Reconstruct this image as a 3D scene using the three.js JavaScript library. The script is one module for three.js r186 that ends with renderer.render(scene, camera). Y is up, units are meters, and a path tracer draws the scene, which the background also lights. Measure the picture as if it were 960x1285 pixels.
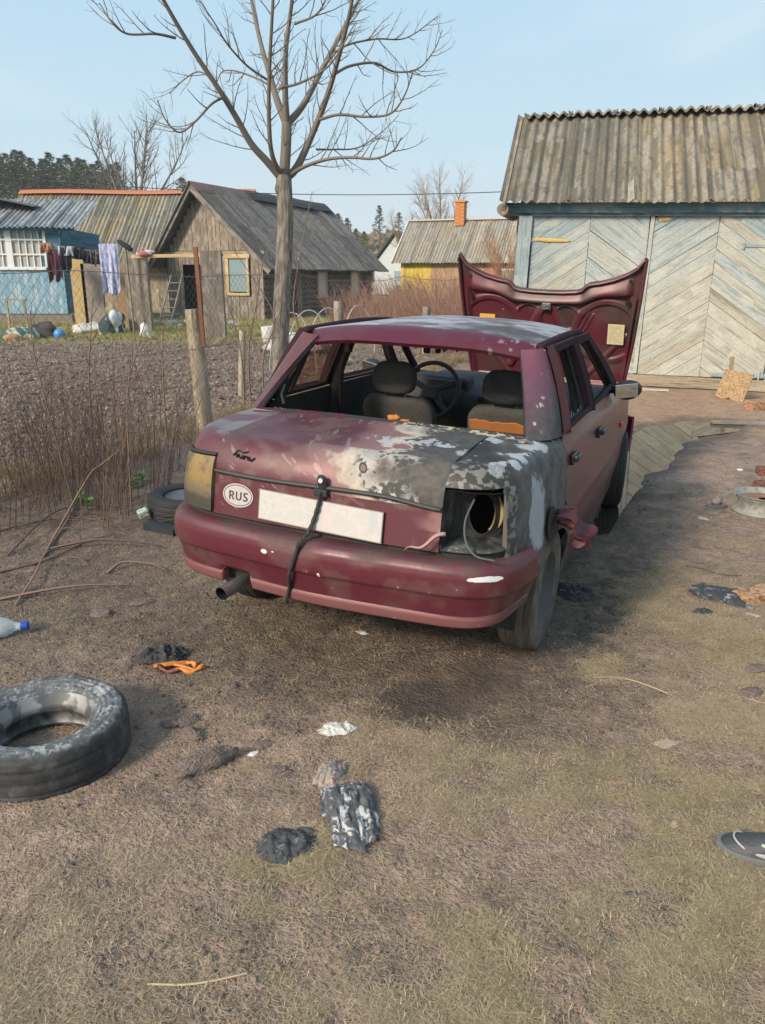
import * as THREE from 'three';
import { mergeGeometries, mergeVertices, toCreasedNormals } from 'three/addons/utils/BufferGeometryUtils.js';
import { RoundedBoxGeometry } from 'three/addons/geometries/RoundedBoxGeometry.js';

// ---------------------------------------------------------------- camera, sky, sun, exposure
const scene = new THREE.Scene();
const CAM_H = 1.64, PITCH = 0.2971, ROLL = 0.0049, FPX = 970.2, PW = 960, PH = 1285;
const camera = new THREE.PerspectiveCamera(2 * Math.atan(PH / 2 / FPX) * 180 / Math.PI, 765 / 1024, 0.05, 900);
camera.position.set(0, CAM_H, 0);
camera.rotation.order = 'YXZ';
camera.rotation.set(-PITCH, 0, ROLL);
const renderer = new THREE.WebGLRenderer({ antialias: true });
renderer.setSize(765, 1024);
renderer.toneMapping = THREE.LinearToneMapping;
renderer.toneMappingExposure = 1.5;
renderer.shadowMap.enabled = true;
const SUN = new THREE.Vector3(-0.62, 0.55, 0.56).normalize();
const sun = new THREE.DirectionalLight(new THREE.Color(1.0, 0.86, 0.69), 2.9);
sun.position.copy(SUN).multiplyScalar(60); sun.target.position.set(0, 0, -8);
sun.castShadow = true; sun.shadow.radius = 16; sun.shadow.mapSize.set(2048, 2048);
Object.assign(sun.shadow.camera, { left: -30, right: 30, top: 30, bottom: -30, near: 1, far: 160 });
scene.add(sun, sun.target);

// ---------------------------------------------------------------- random numbers, noise, textures
function rng(seed) { let a = seed >>> 0; return () => { a = (a + 0x6D2B79F5) | 0; let t = Math.imul(a ^ (a >>> 15), 1 | a); t = (t + Math.imul(t ^ (t >>> 7), 61 | t)) ^ t; return ((t ^ (t >>> 14)) >>> 0) / 4294967296; }; }
const R0 = rng(20240411);
const rr = (a, b, r = R0) => a + (b - a) * r();
const HT = new Float32Array(65536); { const r = rng(77); for (let i = 0; i < 65536; i++) HT[i] = r(); }
const hsh = (x, y) => HT[(Math.imul(x, 73856093) ^ Math.imul(y, 19349663)) & 65535];
function n2(x, y) { const X = Math.floor(x), Y = Math.floor(y); let a = x - X, b = y - Y; a = a * a * (3 - 2 * a); b = b * b * (3 - 2 * b); const p = hsh(X, Y), q = hsh(X + 1, Y), r = hsh(X, Y + 1), s = hsh(X + 1, Y + 1); return p + (q - p) * a + (r - p) * b + (p - q - r + s) * a * b; }
function fbm(x, y, o = 4) { let s = 0, a = 0.5, t = 0; for (let i = 0; i < o; i++) { s += a * n2(x, y); t += a; a *= 0.5; x = x * 2.03 + 17.1; y = y * 2.03 - 9.7; } return s / t; }
const h3 = (x, y, z) => HT[(Math.imul(x, 73856093) ^ Math.imul(y, 19349663) ^ Math.imul(z, 83492791)) & 65535];
function n3(x, y, z) { const X = Math.floor(x), Y = Math.floor(y), Z = Math.floor(z); let a = x - X, b = y - Y, c = z - Z; a = a * a * (3 - 2 * a); b = b * b * (3 - 2 * b); c = c * c * (3 - 2 * c); const l = (p, q, t) => p + (q - p) * t; return l(l(l(h3(X, Y, Z), h3(X + 1, Y, Z), a), l(h3(X, Y + 1, Z), h3(X + 1, Y + 1, Z), a), b), l(l(h3(X, Y, Z + 1), h3(X + 1, Y, Z + 1), a), l(h3(X, Y + 1, Z + 1), h3(X + 1, Y + 1, Z + 1), a), b), c); }
function fb3(x, y, z, o = 4) { let s = 0, a = 0.5, t = 0; for (let i = 0; i < o; i++) { s += a * n3(x, y, z); t += a; a *= 0.5; x = x * 2.03 + 17.1; y = y * 2.03 - 9.7; z = z * 2.03 + 5.3; } return s / t; }
// tileable noise of period p
function n2t(x, y, p) { const X = Math.floor(x), Y = Math.floor(y); let a = x - X, b = y - Y; a = a * a * (3 - 2 * a); b = b * b * (3 - 2 * b); const m = (v) => ((v % p) + p) % p; const p0 = hsh(m(X), m(Y)), q = hsh(m(X + 1), m(Y)), r = hsh(m(X), m(Y + 1)), s = hsh(m(X + 1), m(Y + 1)); return p0 + (q - p0) * a + (r - p0) * b + (p0 - q - r + s) * a * b; }
function fbt(x, y, p, o = 4) { let s = 0, a = 0.5, t = 0; for (let i = 0; i < o; i++) { s += a * n2t(x, y, p); t += a; a *= 0.5; x *= 2; y *= 2; p *= 2; } return s / t; }
const clamp = (x, a = 0, b = 1) => Math.min(b, Math.max(a, x));
const ss = (a, b, x) => { const t = clamp((x - a) / (b - a)); return t * t * (3 - 2 * t); };
const lerp = (a, b, t) => a + (b - a) * t;
const mix3 = (a, b, t) => [a[0] + (b[0] - a[0]) * t, a[1] + (b[1] - a[1]) * t, a[2] + (b[2] - a[2]) * t];
const toS = (c) => Math.round(255 * clamp(c <= 0.0031308 ? 12.92 * c : 1.055 * Math.pow(c, 1 / 2.4) - 0.055));
// colour texture from fn(s, t) -> linear rgb
function ctex(W, H, fn, rx = 1, ry = 1) {
  const d = new Uint8Array(W * H * 4);
  for (let j = 0; j < H; j++) for (let i = 0; i < W; i++) { const c = fn((i + 0.5) / W, (j + 0.5) / H), k = (j * W + i) * 4; d[k] = toS(c[0]); d[k + 1] = toS(c[1]); d[k + 2] = toS(c[2]); d[k + 3] = 255; }
  return fin(new THREE.DataTexture(d, W, H), true, rx, ry);
}
function gtex(W, H, fn, rx = 1, ry = 1) {
  const d = new Uint8Array(W * H * 4);
  for (let j = 0; j < H; j++) for (let i = 0; i < W; i++) { const c = Math.round(255 * clamp(fn((i + 0.5) / W, (j + 0.5) / H))), k = (j * W + i) * 4; d[k] = d[k + 1] = d[k + 2] = c; d[k + 3] = 255; }
  return fin(new THREE.DataTexture(d, W, H), false, rx, ry);
}
function fin(t, srgb, rx, ry) { t.wrapS = t.wrapT = THREE.RepeatWrapping; t.repeat.set(rx, ry); t.magFilter = THREE.LinearFilter; t.minFilter = THREE.LinearMipmapLinearFilter; t.generateMipmaps = true; if (srgb) t.colorSpace = THREE.SRGBColorSpace; t.needsUpdate = true; return t; }
const lin = (r, g, b) => new THREE.Color().setRGB(r, g, b);
const mat = (o) => { const { rgb, phys, ...k } = o; const p = { roughness: 0.85, ...k }; if (rgb) p.color = lin(...rgb); return phys ? new THREE.MeshPhysicalMaterial(p) : new THREE.MeshStandardMaterial(p); };

// ---------------------------------------------------------------- sky: hazy spring morning, thin veil round the sun
{
  const W = 1024, H = 512, d = new Float32Array(W * H * 4);
  for (let j = 0; j < H; j++) for (let i = 0; i < W; i++) {
    const phi = ((i + 0.5) / W - 0.5) * 2 * Math.PI, el = ((j + 0.5) / H - 0.5) * Math.PI;
    const x = Math.cos(el) * Math.cos(phi), y = Math.sin(el), z = Math.cos(el) * Math.sin(phi);
    const e = Math.max(0, el) * 180 / Math.PI;
    let c = mix3([0.50, 0.545, 0.565], [0.405, 0.525, 0.60], ss(0, 9, e));
    c = mix3(c, [0.30, 0.465, 0.60], ss(5, 24, e)); c = mix3(c, [0.20, 0.34, 0.53], ss(24, 85, e));
    const cs = Math.max(0, x * SUN.x + y * SUN.y + z * SUN.z);
    const g = Math.pow(cs, 5) * 0.9 + Math.pow(cs, 24) * 1.3;
    c = [c[0] + g, c[1] + g * 0.9, c[2] + g * 0.74];
    const q = Math.max(y, 0.04), cl = fbm(x / q * 0.9 + 40, z / q * 0.35 + 11, 5), v = ss(0.46, 0.78, cl) * ss(2, 16, e) * 0.30;
    c = mix3(c, [0.62 + g * 0.5, 0.66 + g * 0.45, 0.69 + g * 0.4], v);
    if (el < 0) c = [0.16, 0.14, 0.12];
    const k = (j * W + i) * 4; d[k] = c[0]; d[k + 1] = c[1]; d[k + 2] = c[2]; d[k + 3] = 1;
  }
  const t = new THREE.DataTexture(d, W, H, THREE.RGBAFormat, THREE.FloatType);
  t.mapping = THREE.EquirectangularReflectionMapping; t.magFilter = t.minFilter = THREE.LinearFilter; t.needsUpdate = true;
  scene.background = t; scene.environment = t;
}
scene.fog = new THREE.FogExp2(lin(0.74, 0.79, 0.84), 0.0007);

// ---------------------------------------------------------------- photo pixel -> direction -> place on the ground or at a distance
function ray(px, py) {
  let a = px - PW / 2, b = py - PH / 2; const c = Math.cos(-ROLL), s = Math.sin(-ROLL); [a, b] = [a * c - b * s, a * s + b * c];
  const x = a / FPX, y = -b / FPX, cp = Math.cos(PITCH), sp = Math.sin(PITCH);
  return new THREE.Vector3(x, y * cp - sp, -(cp + y * sp));
}
const G = (px, py, y = 0) => { const r = ray(px, py), t = (y - CAM_H) / r.y; return new THREE.Vector3(r.x * t, y, r.z * t); };
const A = (px, py, depth) => { const r = ray(px, py), t = depth / -r.z; return new THREE.Vector3(r.x * t, CAM_H + r.y * t, r.z * t); };

// ---------------------------------------------------------------- naming and building helpers
const taken = {};
function numbered(n) { const k = taken[n] || 0; taken[n] = k + 1; return k ? n + '_' + String(k).padStart(3, '0') : n; }
function tag(o, label, category, group, kind) { if (label) o.userData.label = label; if (category) o.userData.category = category; if (group) o.userData.group = group; if (kind) o.userData.kind = kind; return o; }
function thing(name, label, category, pos, turn = 0, group) { const o = new THREE.Group(); o.name = numbered(name); if (pos) o.position.copy(pos); o.rotation.y = turn; scene.add(o); return tag(o, label, category, group); }
function obj(name, g, m, parent) { const o = new THREE.Mesh(Array.isArray(g) ? merge(g) : g, m); o.name = parent ? name : numbered(name); o.castShadow = o.receiveShadow = true; (parent || scene).add(o); return o; }
function single(name, g, m, label, category, group) { return tag(obj(name, g, m), label, category, group); }
function struct(name, g, m) { const o = obj(name, g, m); o.userData.kind = 'structure'; return o; }
function merge(list) {
  const a = list.map((g) => { let q = g.index ? g.toNonIndexed() : g; if (!q.attributes.normal) q.computeVertexNormals(); if (!q.attributes.uv) q.setAttribute('uv', new THREE.BufferAttribute(new Float32Array(q.attributes.position.count * 2), 2)); for (const k of Object.keys(q.attributes)) if (!['position', 'normal', 'uv'].includes(k)) q.deleteAttribute(k); q.morphAttributes = {}; return q; });
  return mergeGeometries(a, false);
}
const V3 = (x, y, z) => new THREE.Vector3(x, y, z);
function xf(g, pos = [0, 0, 0], rot = [0, 0, 0], scl = [1, 1, 1]) { g.applyMatrix4(new THREE.Matrix4().compose(V3(...pos), new THREE.Quaternion().setFromEuler(new THREE.Euler(...rot)), V3(...scl))); return g; }
const box = (w, h, d, pos, rot) => xf(new THREE.BoxGeometry(w, h, d), pos, rot);
function rbox(w, h, d, r, pos, rot, seg = 2) { return xf(new RoundedBoxGeometry(w, h, d, seg, Math.min(r, w / 2.01, h / 2.01, d / 2.01)), pos, rot); }
// a wooden board: box with uv along its length in metres, offset at random so that grain differs
function board(w, h, d, pos, rot, r = R0) {
  const g = new THREE.BoxGeometry(w, h, d), uv = g.attributes.uv, p = g.attributes.position, n = g.attributes.normal, o1 = r() * 7, o2 = r() * 5;
  const L = [w, h, d].indexOf(Math.max(w, h, d));
  for (let i = 0; i < p.count; i++) { const c = [p.getX(i), p.getY(i), p.getZ(i)], nn = [Math.abs(n.getX(i)), Math.abs(n.getY(i)), Math.abs(n.getZ(i))]; const along = c[L]; let ac = 0; for (let k = 0; k < 3; k++) if (k !== L && nn[k] < 0.5) ac = c[k]; uv.setXY(i, along + o1, ac + o2); }
  return xf(g, pos, rot);
}
// tube along points with radii
function tube(pts, rad, sides = 6, closed = false, caps = true) {
  const n = pts.length, pos = [], uv = [], idx = []; let up = V3(0, 0, 1), len = 0;
  const Rf = typeof rad === 'function' ? rad : Array.isArray(rad) ? (i) => rad[i] : () => rad;
  const T = V3(), N = V3(), B = V3();
  for (let i = 0; i < n; i++) {
    const a = pts[closed ? (i + n - 1) % n : Math.max(0, i - 1)], b = pts[closed ? (i + 1) % n : Math.min(n - 1, i + 1)];
    T.subVectors(b, a).normalize(); if (i === 0 && Math.abs(T.dot(up)) > 0.9) up = V3(1, 0, 0);
    N.copy(up).addScaledVector(T, -up.dot(T)); if (N.lengthSq() < 1e-8) N.set(T.y, -T.x, 0.01); N.normalize(); up = N.clone(); B.crossVectors(T, N);
    if (i) len += pts[i].distanceTo(pts[i - 1]); const r = Rf(i, i / (n - 1));
    for (let k = 0; k <= sides; k++) { const f = k / sides * Math.PI * 2, c = Math.cos(f) * r, s = Math.sin(f) * r; pos.push(pts[i].x + N.x * c + B.x * s, pts[i].y + N.y * c + B.y * s, pts[i].z + N.z * c + B.z * s); uv.push(len, k / sides * Math.PI * 2 * r); }
  }
  const m = sides + 1; const rings = closed ? n : n - 1;
  for (let i = 0; i < rings; i++) { const j = (i + 1) % n; for (let k = 0; k < sides; k++) { const a = i * m + k, b = j * m + k; idx.push(a, a + 1, b, a + 1, b + 1, b); } }
  if (caps && !closed) for (const [e, s] of [[0, 1], [n - 1, -1]]) { const c = pos.length / 3; pos.push(pts[e].x, pts[e].y, pts[e].z); uv.push(0, 0); for (let k = 0; k < sides; k++) { const a = e * m + k; s > 0 ? idx.push(c, a + 1, a) : idx.push(c, a, a + 1); } }
  const g = new THREE.BufferGeometry(); g.setAttribute('position', new THREE.Float32BufferAttribute(pos, 3)); g.setAttribute('uv', new THREE.Float32BufferAttribute(uv, 2)); g.setIndex(idx); g.computeVertexNormals(); return g;
}
const curve = (pts, n, closed = false, ten = 0.5) => new THREE.CatmullRomCurve3(pts, closed, 'catmullrom', ten).getPoints(n);
// piecewise smooth table lookup
function tab(T, x) { if (x <= T[0][0]) return T[0][1]; for (let i = 1; i < T.length; i++) if (x <= T[i][0]) { const t = (x - T[i - 1][0]) / (T[i][0] - T[i - 1][0]); const u = t; return lerp(T[i - 1][1], T[i][1], u); } return T[T.length - 1][1]; }
// sheet with thickness from a grid of points
function sheet(nu, nv, f, thick = 0, uvf) {
  const P = [], U = [], idx = [];
  for (let j = 0; j <= nv; j++) for (let i = 0; i <= nu; i++) { const p = f(i / nu, j / nv, i, j); P.push(p); U.push(uvf ? uvf(i / nu, j / nv, p) : [i / nu, j / nv]); }
  const m = nu + 1, pos = [], uv = [];
  for (const p of P) pos.push(p.x, p.y, p.z); for (const q of U) uv.push(q[0], q[1]);
  for (let j = 0; j < nv; j++) for (let i = 0; i < nu; i++) { const a = j * m + i; idx.push(a, a + 1, a + m, a + 1, a + m + 1, a + m); }
  const g = new THREE.BufferGeometry(); g.setAttribute('position', new THREE.Float32BufferAttribute(pos, 3)); g.setAttribute('uv', new THREE.Float32BufferAttribute(uv, 2)); g.setIndex(idx); g.computeVertexNormals();
  if (!thick) return g;
  const N = g.attributes.normal, b = g.clone(), bp = b.attributes.position;
  for (let i = 0; i < P.length; i++) bp.setXYZ(i, P[i].x - N.getX(i) * thick, P[i].y - N.getY(i) * thick, P[i].z - N.getZ(i) * thick);
  const bi = []; for (let i = 0; i < idx.length; i += 3) bi.push(idx[i], idx[i + 2], idx[i + 1]); b.setIndex(bi); b.computeVertexNormals();
  const ring = []; for (let i = 0; i < nu; i++) ring.push(i); for (let j = 0; j < nv; j++) ring.push(j * m + nu); for (let i = nu; i > 0; i--) ring.push(nv * m + i); for (let j = nv; j > 0; j--) ring.push(j * m);
  const ep = [], eu = []; for (let k = 0; k < ring.length; k++) { const a = ring[k], c = ring[(k + 1) % ring.length]; const q = (i, o) => o ? [bp.getX(i), bp.getY(i), bp.getZ(i)] : [P[i].x, P[i].y, P[i].z]; ep.push(...q(a, 0), ...q(a, 1), ...q(c, 0), ...q(c, 0), ...q(a, 1), ...q(c, 1)); eu.push(...U[a], ...U[a], ...U[c], ...U[c], ...U[a], ...U[c]); }
  const e = new THREE.BufferGeometry(); e.setAttribute('position', new THREE.Float32BufferAttribute(ep, 3)); e.setAttribute('uv', new THREE.Float32BufferAttribute(eu, 2)); e.computeVertexNormals();
  return merge([g, b, e]);
}
// lumpy closed blob
function lump(rx, ry, rz, amp, freq, seed, ws = 14, hs = 10) {
  const g = mergeVertices(new THREE.SphereGeometry(1, ws, hs).deleteAttribute('uv').deleteAttribute('normal'), 1e-4), p = g.attributes.position;
  for (let i = 0; i < p.count; i++) { const x = p.getX(i), y = p.getY(i), z = p.getZ(i), k = 1 + amp * (fb3(x * freq + seed * 3.7, y * freq + seed * 1.3, z * freq - seed, 3) - 0.5) * 2; p.setXYZ(i, x * rx * k, y * ry * k, z * rz * k); }
  const uv = new Float32Array(p.count * 2); for (let i = 0; i < p.count; i++) { uv[2 * i] = p.getX(i) / rx * 0.5 + 0.5 + p.getY(i) / ry * 0.23; uv[2 * i + 1] = p.getZ(i) / rz * 0.5 + 0.5 + p.getY(i) / ry * 0.31; } g.setAttribute('uv', new THREE.BufferAttribute(uv, 2)); g.computeVertexNormals(); return g;
}
function lathe(pts, seg = 48) { return new THREE.LatheGeometry(pts.map(([r, y]) => new THREE.Vector2(r, y)), seg); }

// ================================================================ GROUND
const FP = [-1.85, -8.0], FD = [0.4, -0.9165];                    // the fence line, running beside the yard
const fside = (x, z) => (x - FP[0]) * -0.9165 + (z - FP[1]) * -0.4; // > 0 in the garden plot, < 0 in the yard
function polyDist(P, x, z) { let d = 1e9, s = 1; for (let i = 0, j = P.length - 1; i < P.length; j = i++) { const ex = P[j][0] - P[i][0], ez = P[j][1] - P[i][1], wx = x - P[i][0], wz = z - P[i][1], t = clamp((wx * ex + wz * ez) / (ex * ex + ez * ez)), bx = wx - ex * t, bz = wz - ez * t; d = Math.min(d, bx * bx + bz * bz); const c1 = z >= P[i][1], c2 = z < P[j][1], c3 = ex * wz > ez * wx; if ((c1 && c2 && c3) || (!c1 && !c2 && !c3)) s = -s; } return s * Math.sqrt(d); }
const outline = (L) => L.map(([a, b]) => { const g = G(a, b); return [g.x, g.z]; });
const PUD1 = outline([[748, 668], [765, 610], [778, 556], [800, 536], [860, 527], [945, 529], [915, 545], [865, 553], [850, 577], [826, 588], [808, 604], [788, 632], [770, 662]]);
const PUD2 = outline([[492, 868], [512, 892], [575, 893], [632, 868], [650, 842], [600, 832], [545, 842]]);
const wob = (x, z) => (fbm(x * 3.1, z * 3.1, 3) - 0.5) * 0.22;
const pud1 = (x, z) => (x < 0.9 || x > 6 || z < -10 || z > -4 ? 9 : polyDist(PUD1, x, z) + wob(x, z));
const pud2 = (x, z) => (x < -0.6 || x > 1.2 || z < -3.6 || z > -2.0 ? 9 : polyDist(PUD2, x, z) + wob(x, z) * 0.6);
function gh(x, z) {
  const s = fside(x, z), d = Math.hypot(x, z);
  let h = (fbm(x * 0.55 + 9, z * 0.55, 3) - 0.5) * 0.05 * ss(2.5, 7, d) + (fbm(x * 1.7, z * 1.7, 3) - 0.5) * 0.024;
  h += (fbm(x * 7 + 3, z * 7, 3) - 0.5) * 0.022;
  if (d < 26) h += (n2(x * 31, z * 31) - 0.5) * 0.008;
  if (s > 0.5 && z > -21) { const f = ss(0.5, 1.2, s) * ss(-21, -19.5, z); const r = Math.abs(Math.sin((x * 0.42 + z * 0.91) * 5.2 + fbm(x, z, 2) * 3)); h += f * (0.03 * r + 0.10 * (fbm(x * 4.5, z * 4.5, 3) - 0.5) + 0.04 * (n2(x * 13, z * 13) - 0.5)); }
  // loose raised bank under the bare shrubs along the fence
  h += 0.06 * ss(-0.7, 0.1, s) * ss(1.2, 0.3, s) * ss(-11, -9, z);
  const p1 = pud1(x, z), p2 = pud2(x, z);
  h = h * ss(-0.02, 0.5, Math.min(p1, p2)) - 0.035 * ss(0.16, -0.22, p1) - 0.022 * ss(0.10, -0.16, p2);
  return h;
}
const CARX = -0.310, CARZ = -2.841, CYAW = 0.4097, CROLL = 0.0306;
const carUW = (x, z) => { const s = Math.sin(CYAW), c = Math.cos(CYAW), a = x - CARX, b = z - CARZ; return [a * s - b * c, a * c + b * s]; };
// matter lying in the soil: straw cover 0..1, wet / sooty 0..1
function strawMask(x, z) {
  const s = fside(x, z); const n = fbm(x * 1.1 + 50, z * 1.1 + 20, 4), n1 = fbm(x * 4.3, z * 4.3, 3);
  let m = ss(0.44, 0.66, n * 0.5 + n1 * 0.28 + 0.22 * fbm(x * 13, z * 13, 3) + 0.05 * ss(-0.3, 0.9, x) - 0.06 * ss(0.1, -1.0, x) * ss(-1.5, -2.1, z));
  m *= ss(-4.6, -2.9, z + (n1 - 0.5) * 0.8);              // the trodden yard farther off is bare
  m *= 1 - 0.8 * ss(-0.3, -1.0, x + 0.25 * (z + 2.4) + (n1 - 0.5)) * ss(-1.6, -2.4, z);
  m = Math.max(m, 0.5 * ss(1.6, 2.6, x) * ss(0.4, 0.6, n1) * ss(-6, -4, z));
  const [u, w] = carUW(x, z); if (u > -0.1 && u < 4.3 && Math.abs(w) < 1.0) m *= 0.1;
  if (s > 0.4) m = z < -19.5 ? 0.85 : 0.05;
  return clamp(m);
}
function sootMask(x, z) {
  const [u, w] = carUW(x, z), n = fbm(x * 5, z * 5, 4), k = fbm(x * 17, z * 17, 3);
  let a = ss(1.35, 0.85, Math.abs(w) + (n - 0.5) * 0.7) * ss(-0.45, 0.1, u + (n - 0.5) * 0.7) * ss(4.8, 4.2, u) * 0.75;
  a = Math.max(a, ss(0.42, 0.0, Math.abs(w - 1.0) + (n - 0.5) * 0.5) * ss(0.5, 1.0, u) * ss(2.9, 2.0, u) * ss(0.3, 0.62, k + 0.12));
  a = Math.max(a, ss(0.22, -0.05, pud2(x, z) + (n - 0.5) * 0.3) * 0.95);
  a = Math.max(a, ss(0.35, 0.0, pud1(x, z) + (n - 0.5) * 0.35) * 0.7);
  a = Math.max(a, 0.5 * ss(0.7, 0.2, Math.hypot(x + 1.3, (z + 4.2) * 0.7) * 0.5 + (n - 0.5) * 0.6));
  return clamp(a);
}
// outline of paler, warmer ground in front of the garage, with a ragged edge
const PALE_SOIL = [[1.2, -12.6], [7, -11.2], [6.5, -9.4], [4.6, -8.6], [2.4, -8.2], [0.8, -9.8]];
function soilColor(x, z) {
  const s = fside(x, z), a = fbm(x * 0.8 + 5, z * 0.8, 4), b = fbm(x * 6.5, z * 6.5, 4), c = fbm(x * 23, z * 23, 2);
  let col = mix3([0.185, 0.126, 0.098], [0.295, 0.208, 0.162], clamp(a * 1.2 - 0.1));
  col = mix3(col, [0.115, 0.088, 0.076], ss(0.5, 0.72, b) * 0.55);
  col = mix3(col, [0.33, 0.245, 0.165], ss(0.55, 0.8, c) * 0.35);
  // paler, warmer soil tone in front of the garage
  col = mix3(col, mix3([0.37, 0.235, 0.15], [0.29, 0.19, 0.125], b), ss(0.08, -0.08, (polyDist(PALE_SOIL, x, z) / 2.4 + (fbm(x * 0.9 + 33, z * 0.9, 5) - 0.5) * 1.5) * 0.5) * 0.8);
  const st = strawMask(x, z); col = mix3(col, mix3([0.305, 0.222, 0.152], [0.265, 0.198, 0.13], ss(0.4, 0.65, fbm(x * 2.2 + 70, z * 2.2, 3))), st * 0.5);
  // dark peaty soil left of the car, under the shrubs
  const left = ss(-0.75, -1.7, x - 0.18 * (z + 4) + (b - 0.5) * 0.9) * ss(-2.6, -3.5, z + (b - 0.5)); col = mix3(col, mix3([0.10, 0.072, 0.056], [0.165, 0.12, 0.092], b), left * 0.8 * (s < 0.6 ? 1 : 0));
  if (s > 0.4) {
    let f = mix3([0.12, 0.086, 0.067], [0.205, 0.15, 0.115], clamp(b * 1.3 - 0.1)); f = mix3(f, [0.30, 0.24, 0.185], ss(0.6, 0.75, c) * 0.5);
    const gr = mix3([0.20, 0.21, 0.075], [0.34, 0.27, 0.13], a); f = mix3(f, gr, ss(-18.6, -20.5, z + (a - 0.5) * 3)); f = mix3(f, [0.23, 0.20, 0.10], ss(0.9, 0.45, s) * 0.6);
    col = mix3(col, f, ss(0.4, 0.8, s));
  }
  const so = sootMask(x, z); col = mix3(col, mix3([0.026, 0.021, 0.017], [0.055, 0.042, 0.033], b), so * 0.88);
  return col;
}
{
  const lines = (a, b, st, far, gr) => { const L = []; for (let v = a; v <= b + 1e-6; v += st) L.push(v); let d = st, v = b; while (v < far[1]) { d *= gr; v += d; L.push(v); } d = st; v = a; const M = []; while (v > far[0]) { d *= gr; v -= d; M.unshift(v); } return M.concat(L); };
  const xs = lines(-3.2, 3.4, 0.022, [-420, 420], 1.045), zs = lines(-7.0, 0.2, 0.022, [-520, 120], 1.032);
  const nx = xs.length, nz = zs.length, pos = new Float32Array(nx * nz * 3), col = new Float32Array(nx * nz * 3), uv = new Float32Array(nx * nz * 2), idx = new Uint32Array((nx - 1) * (nz - 1) * 6);
  let k = 0;
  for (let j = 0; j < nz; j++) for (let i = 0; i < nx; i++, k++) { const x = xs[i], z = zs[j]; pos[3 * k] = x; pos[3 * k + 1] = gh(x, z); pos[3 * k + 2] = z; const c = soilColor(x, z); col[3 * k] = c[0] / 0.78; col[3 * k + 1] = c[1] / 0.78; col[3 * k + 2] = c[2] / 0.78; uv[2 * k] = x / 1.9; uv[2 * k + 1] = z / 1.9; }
  k = 0; for (let j = 0; j < nz - 1; j++) for (let i = 0; i < nx - 1; i++) { const a = j * nx + i; idx[k++] = a; idx[k++] = a + nx; idx[k++] = a + 1; idx[k++] = a + 1; idx[k++] = a + nx; idx[k++] = a + nx + 1; }
  const g = new THREE.BufferGeometry(); g.setAttribute('position', new THREE.BufferAttribute(pos, 3)); g.setAttribute('color', new THREE.BufferAttribute(col, 3)); g.setAttribute('uv', new THREE.BufferAttribute(uv, 2)); g.setIndex(new THREE.BufferAttribute(idx, 1)); g.computeVertexNormals();
  const TW = 1400; const hf = new Float32Array(TW * TW);
  for (let j = 0; j < TW; j++) for (let i = 0; i < TW; i++) { const x = i / TW * 40, y = j / TW * 40; hf[j * TW + i] = 0.45 * fbt(x, y, 40, 3) + 0.35 * fbt(x * 4, y * 4, 160, 2) + 0.2 * n2t(x * 11, y * 11, 440); }
  // short chopped fibres trodden into the soil
  const rf = rng(5); for (let n = 0; n < 5200; n++) { let x = rf() * TW, y = rf() * TW, a = rf() * 6.28, L = 8 + rf() * 34, v = rf() < 0.62 ? 0.16 : -0.2, cu = (rf() - 0.5) * 0.06; for (let q = 0; q < L; q++) { x += Math.cos(a); y += Math.sin(a); a += cu; const I = ((Math.floor(x) % TW) + TW) % TW, J = ((Math.floor(y) % TW) + TW) % TW; hf[J * TW + I] += v * 0.7; hf[J * TW + (I + 1) % TW] += v * 0.4; } }
  const at = (s, t) => hf[Math.min(TW - 1, Math.floor(t * TW)) * TW + Math.min(TW - 1, Math.floor(s * TW))];
  const map = ctex(TW, TW, (s, t) => { const v = at((s + 0.37) % 1, (t + 0.61) % 1), k = clamp(0.28 + 1.0 * v, 0.1, 1.3); return [k, k * 0.985, k * 0.96]; });
  const bump = gtex(TW, TW, at);
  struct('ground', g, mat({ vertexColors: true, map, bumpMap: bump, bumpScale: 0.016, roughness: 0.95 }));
}
{
  const water = mat({ phys: true, rgb: [0.035, 0.028, 0.021], roughness: 0.015, ior: 1.33, specularIntensity: 1 });
  const pool = (P, y, grow) => { let cx = 0, cz = 0; for (const p of P) { cx += p[0] / P.length; cz += p[1] / P.length; } const s = new THREE.Shape(P.map(([x, z]) => { const dx = x - cx, dz = z - cz, l = Math.hypot(dx, dz); return new THREE.Vector2(x + dx / l * grow, -(z + dz / l * grow)); })); const g = new THREE.ShapeGeometry(s); g.rotateX(-Math.PI / 2); g.translate(0, y, 0); return g; };
  struct('puddle', pool(PUD1, -0.0135, 0.35), water);
}
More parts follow.
